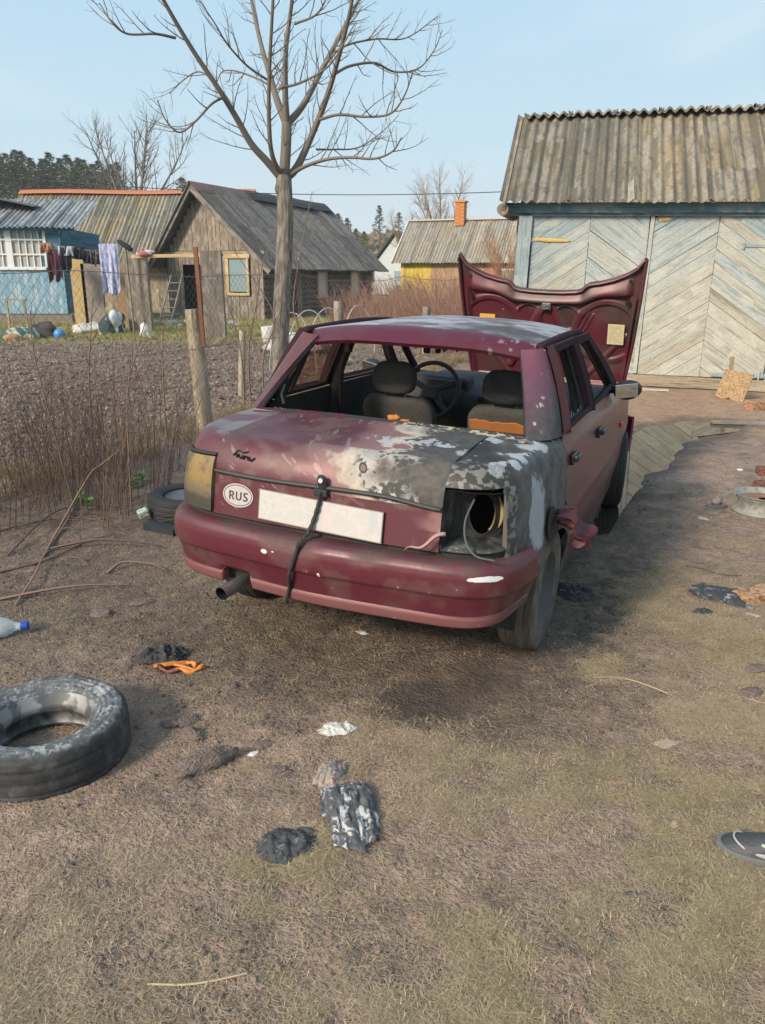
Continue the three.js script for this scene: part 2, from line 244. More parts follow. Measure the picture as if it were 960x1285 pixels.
// dead grass matted on the soil: one mass nobody could count
{
  const bl = (L, w, bend, yaw, x, z) => { const p = [], N = 3; for (let i = 0; i <= N; i++) { const t = i / N; p.push(V3(x + Math.cos(yaw + t * 0.9) * L * t, 0.002 + bend * L * t * (1.15 - t) + 0.0015, z + Math.sin(yaw + t * 0.9) * L * t)); } const pos = []; const q = (a, b, c) => pos.push(...a.toArray(), ...b.toArray(), ...c.toArray()); for (let i = 0; i < N; i++) { const s = V3(-Math.sin(yaw), 0.25, Math.cos(yaw)).multiplyScalar(w * (1 - i / N * 0.8)), s2 = V3(-Math.sin(yaw), 0.25, Math.cos(yaw)).multiplyScalar(w * (1 - (i + 1) / N * 0.8)); const a = p[i].clone().add(s), b = p[i].clone().sub(s), c = p[i + 1].clone().add(s2), d = p[i + 1].clone().sub(s2); q(a, b, c); q(c, b, d); } const g = new THREE.BufferGeometry(); g.setAttribute('position', new THREE.Float32BufferAttribute(pos, 3)); g.computeVertexNormals(); return g; };
  const r = rng(91), tuft = []; for (let v = 0; v < 4; v++) { const L = []; for (let k = 0; k < 11; k++) L.push(bl(rr(0.012, 0.045, r), rr(0.0004, 0.0009, r), v < 2 ? rr(0.05, 0.35, r) : rr(0.2, 0.9, r), r() * 6.28, rr(-0.03, 0.03, r), rr(-0.03, 0.03, r))); tuft.push(merge(L)); }
  const m = mat({ rgb: [1, 1, 1], roughness: 0.9 });
  const pts = [[], [], [], []]; let tries = 0;
  while (tries++ < 560000) { const far = r(); const z = -(1.0 + 5.2 * Math.pow(r(), 1.35)), x = rr(-1, 1, r) * (0.62 * -z + 0.9); if (pud1(x, z) < 0.05 || pud2(x, z) < 0.05) continue; const mk = Math.pow(strawMask(x, z), 1.5) * 0.85 + 0.035; if (r() > mk) continue; pts[Math.floor(r() * 4)].push([x, z, r(), r()]); if (pts[0].length + pts[1].length + pts[2].length + pts[3].length > 88000) break; }
  const M = new THREE.Matrix4(), q = new THREE.Quaternion(), C = new THREE.Color();
  pts.forEach((L, v) => { const im = new THREE.InstancedMesh(tuft[v], m, L.length); L.forEach(([x, z, a, b], i) => { const s = lerp(0.55, 1.25, b); M.compose(V3(x, gh(x, z), z), q.setFromEuler(new THREE.Euler(0, a * 6.28, 0)), V3(s, s, s)); im.setMatrixAt(i, M); const g = fbm(x * 2.2 + 70, z * 2.2, 3), t = clamp((g - 0.4) * 3 + (b - 0.5) * 0.7); const c = mix3([0.42, 0.325, 0.22], [0.37, 0.30, 0.175], t), k = lerp(0.55, 1.25, hsh(i, v * 7 + 1)); im.setColorAt(i, C.setRGB(c[0] * k, c[1] * k, c[2] * k)); });
    im.name = numbered('dead_grass'); tag(im, 'short matted straw coloured dead grass over the yard soil', 'grass', null, 'stuff'); im.castShadow = im.receiveShadow = true; scene.add(im); });
}
// crumbs of soil in the yard, clods of the dug plot beyond the fence, rank grass at its far end and along the fence
{
  const r = rng(17), M = new THREE.Matrix4(), q = new THREE.Quaternion(), C = new THREE.Color();
  const scatter = (name, label, cat, geo, m, L, colf) => { const im = new THREE.InstancedMesh(geo, m, L.length); L.forEach(([x, y, z, s, sy], i) => { M.compose(V3(x, y, z), q.setFromEuler(new THREE.Euler(r() * 0.5, r() * 6.28, r() * 0.5)), V3(s, s * sy, s)); im.setMatrixAt(i, M); im.setColorAt(i, C.setRGB(...colf(x, z, i))); }); im.name = numbered(name); tag(im, label, cat, null, 'stuff'); im.castShadow = im.receiveShadow = true; scene.add(im); };
  const white = mat({ rgb: [1, 1, 1], roughness: 0.95 });
  let L = []; while (L.length < 20000) { const z = -(1.0 + 7 * Math.pow(r(), 1.3)), x = rr(-1, 1, r) * (0.66 * -z + 0.8); if (fside(x, z) > 0.3 || pud1(x, z) < 0 || pud2(x, z) < 0) continue; const n = fbm(x * 1.9 + 8, z * 1.9, 3); if (r() > ss(0.38, 0.66, n) + 0.12) continue; const s = 0.002 + 0.0085 * Math.pow(r(), 5); L.push([x, gh(x, z) + s * 0.15, z, s, 0.6]); }
  scatter('soil_crumbs', 'small crumbs of brown earth strewn over the yard', 'soil', lump(1, 1, 1, 0.75, 2.2, 3, 8, 6), white, L, (x, z, i) => { const c = soilColor(x, z), k = lerp(0.5, 1.0, hsh(i, 5)); return c.map((v) => v * k); });
  L = []; while (L.length < 22000) { const z = -(4.5 + 16 * r()), x = rr(-0.85, 0.1, r) * -z * 1.0; if (fside(x, z) < 0.7 || z < -20.5) continue; const s = 0.007 + 0.03 * Math.pow(r(), 3.5); L.push([x, gh(x, z) + s * 0.1, z, s, 0.62]); }
  scatter('dug_soil', 'heavy clods of brown dug soil filling the garden plot', 'soil', lump(1, 1, 1, 0.8, 2.0, 8, 8, 6), white, L, (x, z, i) => { const k = lerp(0.65, 1.2, hsh(i, 9)); const c = hsh(i, 4) > 0.95 ? [0.28, 0.215, 0.16] : mix3([0.12, 0.084, 0.064], [0.18, 0.13, 0.10], hsh(i, 2)); return c.map((v) => v * k); });
  const leaf = new THREE.PlaneGeometry(1, 0.6, 2, 1); leaf.rotateX(-Math.PI / 2); leaf.attributes.position.setY(1, 0.3); leaf.attributes.position.setY(4, 0.25); leaf.computeVertexNormals();
  L = []; while (L.length < 16000) { const z = -(4.5 + 16 * r()), x = rr(-0.85, 0.1, r) * -z; if (fside(x, z) < 0.5 || z < -20.5) continue; L.push([x, gh(x, z) + 0.018, z, rr(0.02, 0.055, r), 1]); }
  scatter('leaf_litter', 'pale dead leaves scattered over the dug soil', 'leaves', leaf, white, L, (x, z, i) => { const k = lerp(0.6, 1.2, hsh(i, 13)); return mix3([0.30, 0.225, 0.165], [0.17, 0.12, 0.09], hsh(i, 6)).map((v) => v * k); });
  const blade = (L0, w) => { const p = []; for (let k = 0; k < 7; k++) { const a = r() * 6.28, l = L0 * rr(0.5, 1, r), bx = rr(-0.05, 0.05, r), bz = rr(-0.05, 0.05, r), lx = Math.cos(a) * l * rr(0.25, 0.8, r), lz = Math.sin(a) * l * rr(0.25, 0.8, r); p.push(bx - w, 0, bz, bx + w, 0, bz, bx + lx * 0.4, l * 0.65, bz + lz * 0.4, bx - w * 0.1 + lx * 0.4, l * 0.65, bz + lz * 0.4, bx + lx * 0.4 + w * 0.6, l * 0.62, bz + lz * 0.4, bx + lx, l * 0.8, bz + lz); } const g = new THREE.BufferGeometry(); g.setAttribute('position', new THREE.Float32BufferAttribute(p, 3)); g.computeVertexNormals(); return g; };
  L = []; while (L.length < 16000) { const z = -(18.5 + 16 * r()), x = rr(-0.62, 0.05, r) * -z; if (fside(x, z) < 0.6) continue; if (r() > ss(-18.5, -21, z) * (0.25 + fbm(x * 0.6, z * 0.6, 3))) continue; L.push([x, gh(x, z), z, rr(0.6, 1.4, r), 1]); }
  scatter('rough_grass', 'yellow green rough grass at the far end of the plot', 'grass', blade(0.14, 0.008), white, L, (x, z, i) => { const k = lerp(0.7, 1.2, hsh(i, 3)); const c = mix3([0.24, 0.25, 0.08], [0.38, 0.31, 0.15], clamp(fbm(x * 0.8, z * 0.8, 3) * 2 - 0.5)); return c.map((v) => v * k); });
  L = []; while (L.length < 5200) { const t = rr(-6, 9, r), s = rr(-0.25, 0.75, r) * rr(0.4, 1, r), x = FP[0] + FD[0] * t - 0.9165 * s, z = FP[1] + FD[1] * t - 0.4 * s; if (z > -3.6 || x > 0.2 && z > -7) continue; if (r() > 0.2 + 1.2 * ss(0.45, 0.7, fbm(x * 1.6, z * 1.6, 3))) continue; L.push([x, gh(x, z), z, rr(0.5, 1.5, r), 1]); }
  scatter('verge_grass', 'tufts of dry grass along the foot of the wire fence', 'grass', blade(0.11, 0.0022), white, L, (x, z, i) => { const k = lerp(0.6, 1.15, hsh(i, 6)); const c = hsh(i, 8) > 0.85 ? [0.17, 0.20, 0.07] : [0.30, 0.225, 0.135]; return c.map((v) => v * k); });
}

// ================================================================ THE BURNT CAR  (u forward from the rear bumper, v up, w to its right)
const car = thing('burnt_car', 'maroon four door saloon car burnt at its right rear corner, bonnet raised', 'car', V3(CARX, gh(CARX, CARZ) * 0.2, CARZ));
car.rotation.set(0, -CYAW, -CROLL, 'YXZ');
const K = (u, v, w) => V3(w, v, -u);
// ---- paint as matter: maroon enamel, heat faded enamel, ash, soot, bare plate; the roof adds a painted sky reflection
const MAROON = [0.090, 0.013, 0.025];
function ramp(b, f, g) {
  let c = MAROON, r = 0.3;
  c = mix3(c, [0.25, 0.125, 0.122], ss(0.06, 0.32, b) * 0.85); r = lerp(r, 0.5, ss(0.06, 0.3, b));
  c = mix3(c, [0.50, 0.43, 0.35], ss(0.33, 0.44, b + (f - 0.5) * 0.22)); r = lerp(r, 0.85, ss(0.3, 0.45, b));
  const mot = ss(0.46, 0.54, f * 0.55 + g * 0.45); c = mix3(c, mix3([0.055, 0.055, 0.05], [0.43, 0.41, 0.38], mot), ss(0.46, 0.56, b));
  c = mix3(c, mix3([0.024, 0.025, 0.025], [0.085, 0.085, 0.082], g), ss(0.66, 0.80, b + (f - 0.5) * 0.2)); r = lerp(r, 0.72, ss(0.66, 0.85, b));
  return [c, r];
}
const streak = (u, v, w) => fb3(u * 3, v * 26, w * 3, 3);
function dirt(c, r, k, f) { return [mix3(c, [0.155, 0.118, 0.095], k * (0.4 + f)), lerp(r, 0.8, k)]; }
const PAINT = {
  lid(u, v, w) {
    const f = fb3(u * 12, v * 12, w * 12, 6), g = fb3(u * 55, v * 55, w * 55, 4), big = fb3(u * 3 + 4, v * 3, w * 3, 3);
    let b = lerp(0, 0.86, ss(-0.30, 0.62, w + (big - 0.5) * 0.5 + (f - 0.5) * 0.22));
    if (u > 0.24) b = Math.max(b * 0.75, ss(0.05, 0.35, w + (f - 0.5) * 0.3) * 0.84) - 0.28 * ss(0.10, -0.1, w);
    if (v < 0.825) b = 0.10 * f + 0.62 * ss(0.30, 0.62, w + (f - 0.5) * 0.2) * (v > 0.74 ? 0.6 : 0.2);
    let [c, r] = ramp(clamp(b), f, g);
    if (u > 0.30 && u < 0.56 && w > 0.06) { const k = ss(0.56, 0.60, f * 0.7 + g * 0.3 + 0.10 * ss(0.3, 0.1, Math.abs(w - 0.25)) - Math.abs(u - 0.40) * 0.9); c = mix3(c, [0.48, 0.50, 0.53], k * 0.8); }
    const sm = ss(0.40, 0.62, fb3(u * 8, v * 8 + 31, w * 4, 3)) * ss(-0.05, -0.25, w) * ss(0.80, 0.9, v) * ss(0.5, 0.2, u); c = mix3(c, [0.05, 0.035, 0.035], sm * 0.55); r = lerp(r, 0.6, sm);   // smeared soot
    const sc = ss(0.70, 0.78, fb3(u * 12 + w * 20, v * 60 + w * 34, w * 6, 2)); c = mix3(c, [0.42, 0.31, 0.29], sc * 0.35 * ss(0.3, 0, w));
    [c, r] = dirt(c, r, 0.12 + 0.3 * ss(0.48, 0.66, f), g);
    const chip = Math.hypot((w - 0.165) * 1.1 + (v - 0.94) * 0.5, (v - 0.935)) + (f - 0.5) * 0.03; if (chip < 0.021 && u < 0.3) c = chip < 0.014 ? [0.20, 0.12, 0.10] : [0.05, 0.04, 0.035];
    return { c, r, m: 0.15, b: 0.5 * f + 0.5 * g * ss(0.3, 0.5, b) };
  },
  quarterR(u, v, w) {
    const f = fb3(u * 11, v * 11, w * 11, 6), g = fb3(u * 50, v * 50, w * 50, 4);
    let [c, r] = ramp(0.74 + 0.3 * f, f, g); c = mix3([0.05, 0.05, 0.05], [0.145, 0.143, 0.138], ss(0.25, 0.75, f * 0.6 + g * 0.4));
    c = mix3(c, [0.028, 0.028, 0.027], ss(0.48, 0.66, fb3(u * 4 + 9, v * 3, w * 4, 3)) * 0.8);
    const e = Math.hypot((u - 0.50) / 0.10 + (v - 0.72) * 1.3, (v - 0.74) / 0.19) + (f - 0.5) * 0.9 + (g - 0.5) * 0.4; c = mix3(c, [0.42, 0.45, 0.47], ss(0.95, 0.72, e) * 0.85);
    const e2 = Math.hypot((u - 0.46) / 0.12, (v - 0.52) / 0.05) + (f - 0.5) * 0.9; c = mix3(c, [0.40, 0.42, 0.43], ss(1.0, 0.5, e2) * 0.8);
    if (v > 0.93) { c = mix3(c, [0.50, 0.51, 0.52], ss(0.62, 0.66, f + 0.16 * ss(0.1, 0, Math.abs(w - 0.66)) * ss(0.8, 0.55, u)) * 0.8); }
    if (u > 0.86) { c = mix3(c, [0.19, 0.045, 0.06], ss(0.55, 0.62, g * 0.5 + f * 0.5) * 0.8); }
    if (u < 0.3) c = mix3(c, mix3([0.06, 0.055, 0.05], [0.36, 0.34, 0.31], ss(0.50, 0.6, g)), 0.45);
    return { c, r: 0.62, m: 0.35, b: 0.6 * f + 0.4 * g };
  },
  quarterL(u, v, w) {
    const f = fb3(u * 8, v * 8, w * 8, 4), g = fb3(u * 34, v * 34, w * 34, 3); let c = MAROON, r = 0.3;
    [c, r] = dirt(c, r, 0.18 + 0.3 * ss(0.5, 0.7, f), g); const k = ss(0.45, 0.62, f) * ss(0.93, 0.98, v); c = mix3(c, [0.21, 0.20, 0.20], k * 0.6);
    return { c, r, m: 0.15, b: f * 0.3 };
  },
  pillarR(u, v, w) {
    const f = fb3(u * 9, v * 9, w * 9, 5), g = fb3(u * 40, v * 40, w * 40, 3), b = ss(1.30, 1.06, v + (f - 0.5) * 0.22 - (u - 1.0) * 0.35);
    let c = mix3(mix3(MAROON, [0.16, 0.07, 0.10], 0.6), mix3([0.035, 0.034, 0.033], [0.11, 0.11, 0.105], g), b), r = lerp(0.35, 0.7, b);
    c = mix3(c, [0.50, 0.44, 0.38], ss(0.66, 0.70, g * 0.4 + f * 0.6) * ss(0.05, 0.0, Math.abs(u - (0.70 + (v - 1) * 1.08)) - 0.015) * 0.9);
    c = mix3(c, [0.15, 0.04, 0.05], ss(0.56, 0.62, f) * 0.5 * ss(0.9, 1.05, u));
    return { c, r, m: 0.2, b: 0.6 * f + 0.4 * g };
  },
  pillarL(u, v, w) { const f = fb3(u * 9, v * 9, w * 9, 4), g = fb3(u * 40, v * 40, w * 40, 3); let [c, r] = dirt(MAROON, 0.3, 0.15 + 0.2 * f, g); return { c, r, m: 0.15, b: f * 0.3 }; },
  roof(u, v, w) {
    const f = fb3(u * 7, v * 7, w * 7, 5), g = fb3(u * 36, v * 36, w * 36, 3);
    let c = mix3(MAROON, [0.30, 0.25, 0.26], 0.35 + 0.25 * ss(0.4, 0.7, f)), r = 0.38;
    c = mix3(c, [0.48, 0.50, 0.53], ss(1.07, 1.17, u) * ss(0.36, 0.56, f) * 0.6);  // pale sky reflection painted into the roof colour
    const k = ss(0.42, 0.08, Math.hypot((w - 0.34) * 0.9, (u - 1.35) * 0.9) + (f - 0.5) * 0.55); c = mix3(c, mix3([0.03, 0.03, 0.03], [0.10, 0.09, 0.09], g), k * 0.9); r = lerp(r, 0.75, k);
    const q = ss(0.62, 0.50, Math.hypot((w + 0.12) * 2, (u - 1.3)) + f); c = mix3(c, [0.05, 0.04, 0.04], ss(0.68, 0.72, f) * 0.7);
    if (u < 1.13) { c = mix3(MAROON, [0.10, 0.03, 0.04], ss(0.45, 0.6, f) * 0.5); c = mix3(c, [0.42, 0.38, 0.33], ss(0.66, 0.70, g) * ss(0.25, 0.45, w) * 0.4); r = 0.34; }
    return { c, r, m: 0.2, b: 0.4 * f + 0.6 * g * k };
  },
  bumper(u, v, w) {
    const f = fb3(u * 8, v * 8, w * 8, 4), g = fb3(u * 40, v * 40, w * 40, 3); let c = [0.092, 0.011, 0.023], r = 0.24;
    const top = ss(0.585, 0.645, v + (f - 0.5) * 0.07); [c, r] = dirt(c, r, 0.08 + 0.24 * ss(0.48, 0.66, f) + 0.30 * ss(-0.45, -0.75, w) * f, g);
    c = mix3(c, [0.055, 0.04, 0.038], top * ss(0.35, 0.6, g) * 0.75); r = lerp(r, 0.75, top);
    c = mix3(c, [0.22, 0.085, 0.085], ss(0.425, 0.415, v) * 0.75); r = lerp(r, 0.6, ss(0.425, 0.415, v));
    const fl = (cw, cv, sw, sv) => Math.hypot((w - cw) / sw, (v - cv) / sv) + (f - 0.5) * 1.2 + (g - 0.5) * 0.6;
    if (fl(0.685, 0.592, 0.075, 0.013) < 0.8 || (fl(-0.20, 0.573, 0.022, 0.014) < 0.7) || fl(-0.16, 0.578, 0.012, 0.006) < 0.6 || fl(0.05, 0.52, 0.012, 0.02) < 0.5) { c = [0.60, 0.60, 0.60]; r = 0.7; }
    if (ss(0.735, 0.75, g * 0.6 + f * 0.4) > 0.5) c = [0.40, 0.26, 0.25];
    return { c, r, m: 0.1, b: f * 0.4 + 0.3 * g };
  },
  doorR(u, v, w) {
    const f = fb3(u * 7, v * 7, w * 7, 5), g = fb3(u * 36, v * 36, w * 36, 3); let c = MAROON, r = 0.24;
    const d = 0.10 + 0.35 * ss(0.62, 0.3, v) * f; [c, r] = dirt(c, r, d, g); if (u < 1.1) { c = mix3(c, [0.07, 0.045, 0.045], ss(1.08, 0.94, u + (f - 0.5) * 0.16) * 0.8); r = lerp(r, 0.7, ss(1.08, 0.94, u)); }
    c = mix3(c, [0.40, 0.36, 0.32], ss(0.70, 0.74, f * 0.5 + g * 0.5) * ss(1.02, 0.95, u));
    return { c, r, m: 0.15, b: f * 0.3 };
  },
  fender(u, v, w) { const f = fb3(u * 7, v * 7, w * 7, 4), g = fb3(u * 36, v * 36, w * 36, 3); let [c, r] = dirt(MAROON, 0.26, 0.12 + 0.3 * ss(0.6, 0.3, v) * f, g); return { c, r, m: 0.15, b: f * 0.3 }; },
  lamp(u, v, w) {
    const f = fb3(u * 12, v * 12, w * 12, 5), g = fb3(u * 50, v * 50, w * 50, 3); let c = mix3([0.085, 0.072, 0.048], [0.16, 0.132, 0.082], f);
    c = mix3(c, [0.33, 0.20, 0.055], ss(0.12, 0.0, Math.abs(w + 0.585) - 0.02 + (f - 0.5) * 0.10) * ss(0.72, 0.82, v) * 0.6); c = mix3(c, [0.045, 0.040, 0.034], ss(0.5, 0.66, g * 0.4 + f * 0.6) * 0.6); c = mix3(c, [0.035, 0.032, 0.03], ss(0.735, 0.71, v + (f - 0.5) * 0.05) * 0.8);
    return { c, r: 0.42 + 0.3 * g, m: 0, b: g * 0.4 };
  },
  recess(u, v, w) { const f = fb3(u * 14, v * 14, w * 14, 4), g = fb3(u * 50, v * 50, w * 50, 3); let c = mix3([0.016, 0.016, 0.016], [0.10, 0.10, 0.095], ss(0.4, 0.7, f)); c = mix3(c, [0.34, 0.32, 0.28], ss(0.58, 0.68, g * 0.5 + f * 0.5) * ss(0.24, 0.12, u)); return { c, r: 0.75, m: 0.3, b: f }; },
  hood(u, v, w) {
    const f = fb3(u * 6, v * 6, w * 6, 5), g = fb3(u * 30, v * 30, w * 30, 3); let c = mix3([0.095, 0.016, 0.026], [0.062, 0.034, 0.030], ss(0.42, 0.7, f) * 0.9), r = 0.4;
    c = mix3(c, [0.115, 0.085, 0.07], ss(0.42, 0.66, fb3(u * 3, v * 4, w * 3 + 4, 3)) * 0.4 * (0.4 + g)); r = lerp(0.34, 0.6, f); return { c, r, m: 0.15, b: f * 0.4 };
  },
};
function paintMat(f, fn, W, H, bump = 0) {
  const a = new Uint8Array(W * H * 4), m = new Uint8Array(W * H * 4), h = new Uint8Array(W * H * 4);
  for (let j = 0; j < H; j++) for (let i = 0; i < W; i++) { const p = f((i + 0.5) / W, (j + 0.5) / H), q = fn(-p.z, p.y, p.x), k = (j * W + i) * 4; a[k] = toS(q.c[0]); a[k + 1] = toS(q.c[1]); a[k + 2] = toS(q.c[2]); m[k] = 0; m[k + 1] = Math.round(255 * clamp(q.r)); m[k + 2] = Math.round(255 * clamp(q.m)); h[k] = h[k + 1] = h[k + 2] = Math.round(255 * clamp(q.b)); a[k + 3] = m[k + 3] = h[k + 3] = 255; }
  const T = (d, s) => { const t = fin(new THREE.DataTexture(d, W, H), s, 1, 1); t.wrapS = t.wrapT = THREE.ClampToEdgeWrapping; return t; };
  if (!bump) return new THREE.MeshStandardMaterial({ map: T(a, true), roughness: fn(1.6, 0.8, 0.6).r, metalness: 0.12 }); const mm = T(m, false); return new THREE.MeshStandardMaterial({ map: T(a, true), roughnessMap: mm, metalnessMap: mm, roughness: 1, metalness: 1, bumpMap: T(h, false), bumpScale: bump });
}
// panel: grid surface f(s, t) -> car point, outward hint, paint
function panel(name, f0, out, nu, nv, paint, W = 256, H = 256, thick = 0.012, parent = car, bump = 0) {
  const e = 0.02, c = f0(0.5, 0.5), n = f0(0.5 + e, 0.5).sub(c).cross(f0(0.5, 0.5 + e).sub(c)); const f = n.dot(out) < 0 ? (s, t) => f0(1 - s, t) : f0;
  return obj(name, sheet(nu, nv, f, thick), typeof paint === 'function' ? paintMat(f, paint, W, H, bump) : paint, parent);
}
const M = {
  maroon: mat({ rgb: [0.095, 0.014, 0.027], roughness: 0.32 }),
  black: mat({ rgb: [0.012, 0.012, 0.012], roughness: 0.55 }), rubber: mat({ rgb: [0.02, 0.02, 0.02], roughness: 0.75 }),
  char: (() => { const t = ctex(256, 256, (s, q) => { const n = fbt(s * 8, q * 8, 8, 5), k = lerp(0.010, 0.05, n); return [k, k, k * 0.97]; }); const b = gtex(256, 256, (s, q) => fbt(s * 8, q * 8, 8, 5)); return mat({ map: t, bumpMap: b, bumpScale: 0.01, roughness: 0.9 }); })(),
  seat: (() => { const t = ctex(256, 256, (s, q) => { const n = fbt(s * 5, q * 5, 5, 4), k = lerp(0.045, 0.085, n) * (0.8 + 0.4 * n2t(s * 128, q * 128, 128)); return [k, k * 0.93, k * 0.82]; }); return mat({ map: t, roughness: 0.95, bumpMap: gtex(128, 128, (s, q) => n2t(s * 64, q * 64, 64)), bumpScale: 0.001 }); })(),
  foam: mat({ rgb: [0.40, 0.145, 0.035], roughness: 0.95 }), steel: mat({ rgb: [0.42, 0.42, 0.41], roughness: 0.42, metalness: 0.85 }),
  dull: mat({ rgb: [0.20, 0.20, 0.195], roughness: 0.6, metalness: 0.6 }), dash: mat({ rgb: [0.028, 0.028, 0.03], roughness: 0.7 }),
  darkpaint: mat({ rgb: [0.055, 0.022, 0.03], roughness: 0.42 }), silver: mat({ rgb: [0.62, 0.63, 0.64], roughness: 0.2, metalness: 0.9 }),
};
// ---- plan of the tail: rear face, corner, flank (metres along it)
const PLAN = (() => { const c = new THREE.CatmullRomCurve3([[0, 0.080], [0.3, 0.083], [0.50, 0.096], [0.62, 0.122], [0.69, 0.165], [0.735, 0.235], [0.768, 0.36], [0.795, 0.55], [0.812, 0.82], [0.82, 1.2], [0.825, 1.7], [0.826, 2.3], [0.815, 2.9], [0.79, 3.45], [0.745, 3.9], [0.66, 4.12]].map(([w, u]) => V3(w, 0, -u)), false, 'catmullrom', 0.5); const P = c.getPoints(900), L = [0]; for (let i = 1; i < P.length; i++) L.push(L[i - 1] + P[i].distanceTo(P[i - 1])); return { P, L }; })();
function planAt(s) { const { P, L } = PLAN; let a = 0, b = L.length - 1; while (b - a > 1) { const m = (a + b) >> 1; if (L[m] <= s) a = m; else b = m; } const t = (s - L[a]) / (L[b] - L[a] || 1), p = P[a].clone().lerp(P[b], t), d = P[b].clone().sub(P[a]).normalize(); return { w: p.x, u: -p.z, nw: -d.z, nu: -d.x }; }   // outward normal (nw, nu)
const sOf = (test) => { const { P, L } = PLAN; for (let i = 0; i < P.length; i++) if (test(P[i].x, -P[i].z)) return L[i]; return L[L.length - 1]; };
const sW = (w) => sOf((a, u) => a >= w || u > 0.4), sU = (u) => sOf((a, b) => b >= u && a > 0.5);
const TOPV = 0.985, SHV = 0.845;
function ringPt(s, v, side, extra = 0) {
  const p = planAt(s), rear = ss(0.36, 0.16, p.u); let ins = -0.035 * ss(0.5, 0.25, v) * -1; ins += 0.13 * (v - 0.66) * rear * (v > 0.66 ? 1 : 0) + 0.10 * Math.max(0, v - 0.62) * (1 - rear) * 0.6; ins -= 0.006 * ss(0.03, 0, Math.abs(v - 0.60)) * (1 - rear);
  if (v > SHV) { const q = Math.min(1, (v - SHV) / (TOPV - SHV)), k = lerp(0.065, 0.095, rear); ins += k * (1 - Math.sqrt(Math.max(0, 1 - q * q))); }
  ins -= extra; return K(p.u - p.nu * ins, v, side * (p.w - p.nw * ins));
}
const wSide = (u, v) => ringPt(sU(u), v, 1).x;                        // half width of the flank
const BELT = 0.985;
function wGlass(u, v) { const b = 0.768 - 0.03 * ss(1.9, 2.75, u), t = (v - BELT) / 0.365; return lerp(b, 0.622 - 0.03 * ss(1.9, 2.3, u), t) + 0.014 * Math.sin(Math.PI * clamp(t)); }

// ---- boot lid
const lidF = (s, t) => {
  const wb = 0.503, w0 = lerp(-wb, wb, s); const st = sW(Math.abs(w0)); const sg = w0 < 0 ? -1 : 1;
  if (t < 0.62) { const q = t / 0.62, a = q < 0.6 ? lerp(0.665, SHV, q / 0.6) : lerp(SHV, TOPV, Math.sin((q - 0.6) / 0.4 * Math.PI / 2)); const p = ringPt(st, a, sg); p.x = w0; if (a < 0.83) p.z += 0.0; else if (a < 0.852) p.z -= 0.0; return p; }
  const p = ringPt(st, TOPV, sg), q = (t - 0.62) / 0.38; const u = lerp(-p.z, 0.668, q); return K(u, TOPV + 0.018 * Math.sin(q * Math.PI / 2) + 0.010 * (1 - (w0 / wb) ** 2) * q, w0);
};
const lid = panel('boot_lid', lidF, V3(0, 0.7, 0.7), 72, 72, PAINT.lid, 1024, 1024, 0.012, car, 0.003);
const lidDark = mat({ rgb: [0.012, 0.011, 0.011], roughness: 0.9 });
// ---- rear quarter panels, with the wheel arch cut out
const archV = (u) => { const q = (u - 0.82) / 0.36; return Math.abs(q) < 1 ? 0.28 + 0.298 * Math.sqrt(1 - q * q) : 0.25; };
for (const side of [-1, 1]) {
  const sA = sW(0.506), sB = sW(0.733), sC = sU(0.95), cols = [];
  for (let i = 0; i <= 14; i++) cols.push([lerp(sA, sB, i / 14), 0.908]);
  for (let i = 0; i <= 60; i++) { const s = lerp(sB + 1e-4, sC, i / 60); cols.push([s, null]); }
  const f = (a, t) => {
    const x = a * (cols.length - 1), i = Math.min(cols.length - 2, Math.floor(x)), fr = x - i; const c0 = cols[i], c1 = cols[i + 1]; const s = lerp(c0[0], c1[0], fr), lampCol = c0[1] !== null && (c1[1] !== null || fr < 0.5); const pu = planAt(s).u;
    const vB = lampCol ? 0.908 : Math.max(pu < 0.46 ? 0.41 : 0.30, archV(pu)); if (t < 0.55) return ringPt(s, lerp(vB, Math.max(SHV, vB), t / 0.55), side);
    const v0 = Math.max(SHV, vB); if (t < 0.85) return ringPt(s, lerp(v0, TOPV, Math.sin((t - 0.55) / 0.30 * Math.PI / 2)), side);
    const r = ringPt(s, TOPV, side), u = -r.z, q = (t - 0.85) / 0.15, wi = u < 0.69 ? 0.509 : lerp(0.67, 0.755, (u - 0.69) / 0.26); return K(u, TOPV + 0.015 * q * ss(0.3, 0.6, u), side * lerp(Math.abs(r.x), Math.min(wi, Math.abs(r.x)), q));
  };
  panel('quarter_panel', f, V3(side, 0.3, 0.2), cols.length * 2 - 2, 40, side > 0 ? PAINT.quarterR : PAINT.quarterL, side > 0 ? 1024 : 512, side > 0 ? 1024 : 512, 0.01, car, side > 0 ? 0.004 : 0);
  const doorV = (u) => 0.28 + 0.38 * Math.sqrt(Math.max(0, 1 - ((u - 0.95) / 0.29) ** 2));
  panel('wheel_arch_panel', (a, t) => { const u = lerp(0.952, 1.238, a), lo = Math.max(0.255, archV(u)), hi = Math.max(lo + 0.004, doorV(u)); return ringPt(sU(u), lerp(lo, hi, t), side); }, V3(side, 0, 0), 24, 10, side > 0 ? PAINT.quarterR : M.maroon, 256, 256, 0.01);
  // C pillar
  const pill = (a, t) => { const Aw = K(lerp(0.695, 1.055, t), lerp(0.997, 1.335, t) + 0.008 * Math.sin(Math.PI * t), side * lerp(0.672, 0.520, t)), B = K(lerp(0.945, 1.095, t), lerp(BELT, 1.352, t), side * (wGlass(lerp(0.945, 1.095, t), lerp(BELT, 1.352, t)))); const p = Aw.lerp(B, a), k = Math.sin(Math.PI * clamp(a)) * 0.028; p.x += side * k * 0.8; p.z += k * 0.9; return p; };
  panel('rear_pillar', pill, V3(side, 0.3, 0.5), 20, 24, side > 0 ? PAINT.pillarR : PAINT.pillarL, 512, 512, 0.03, car, side > 0 ? 0.002 : 0);
}
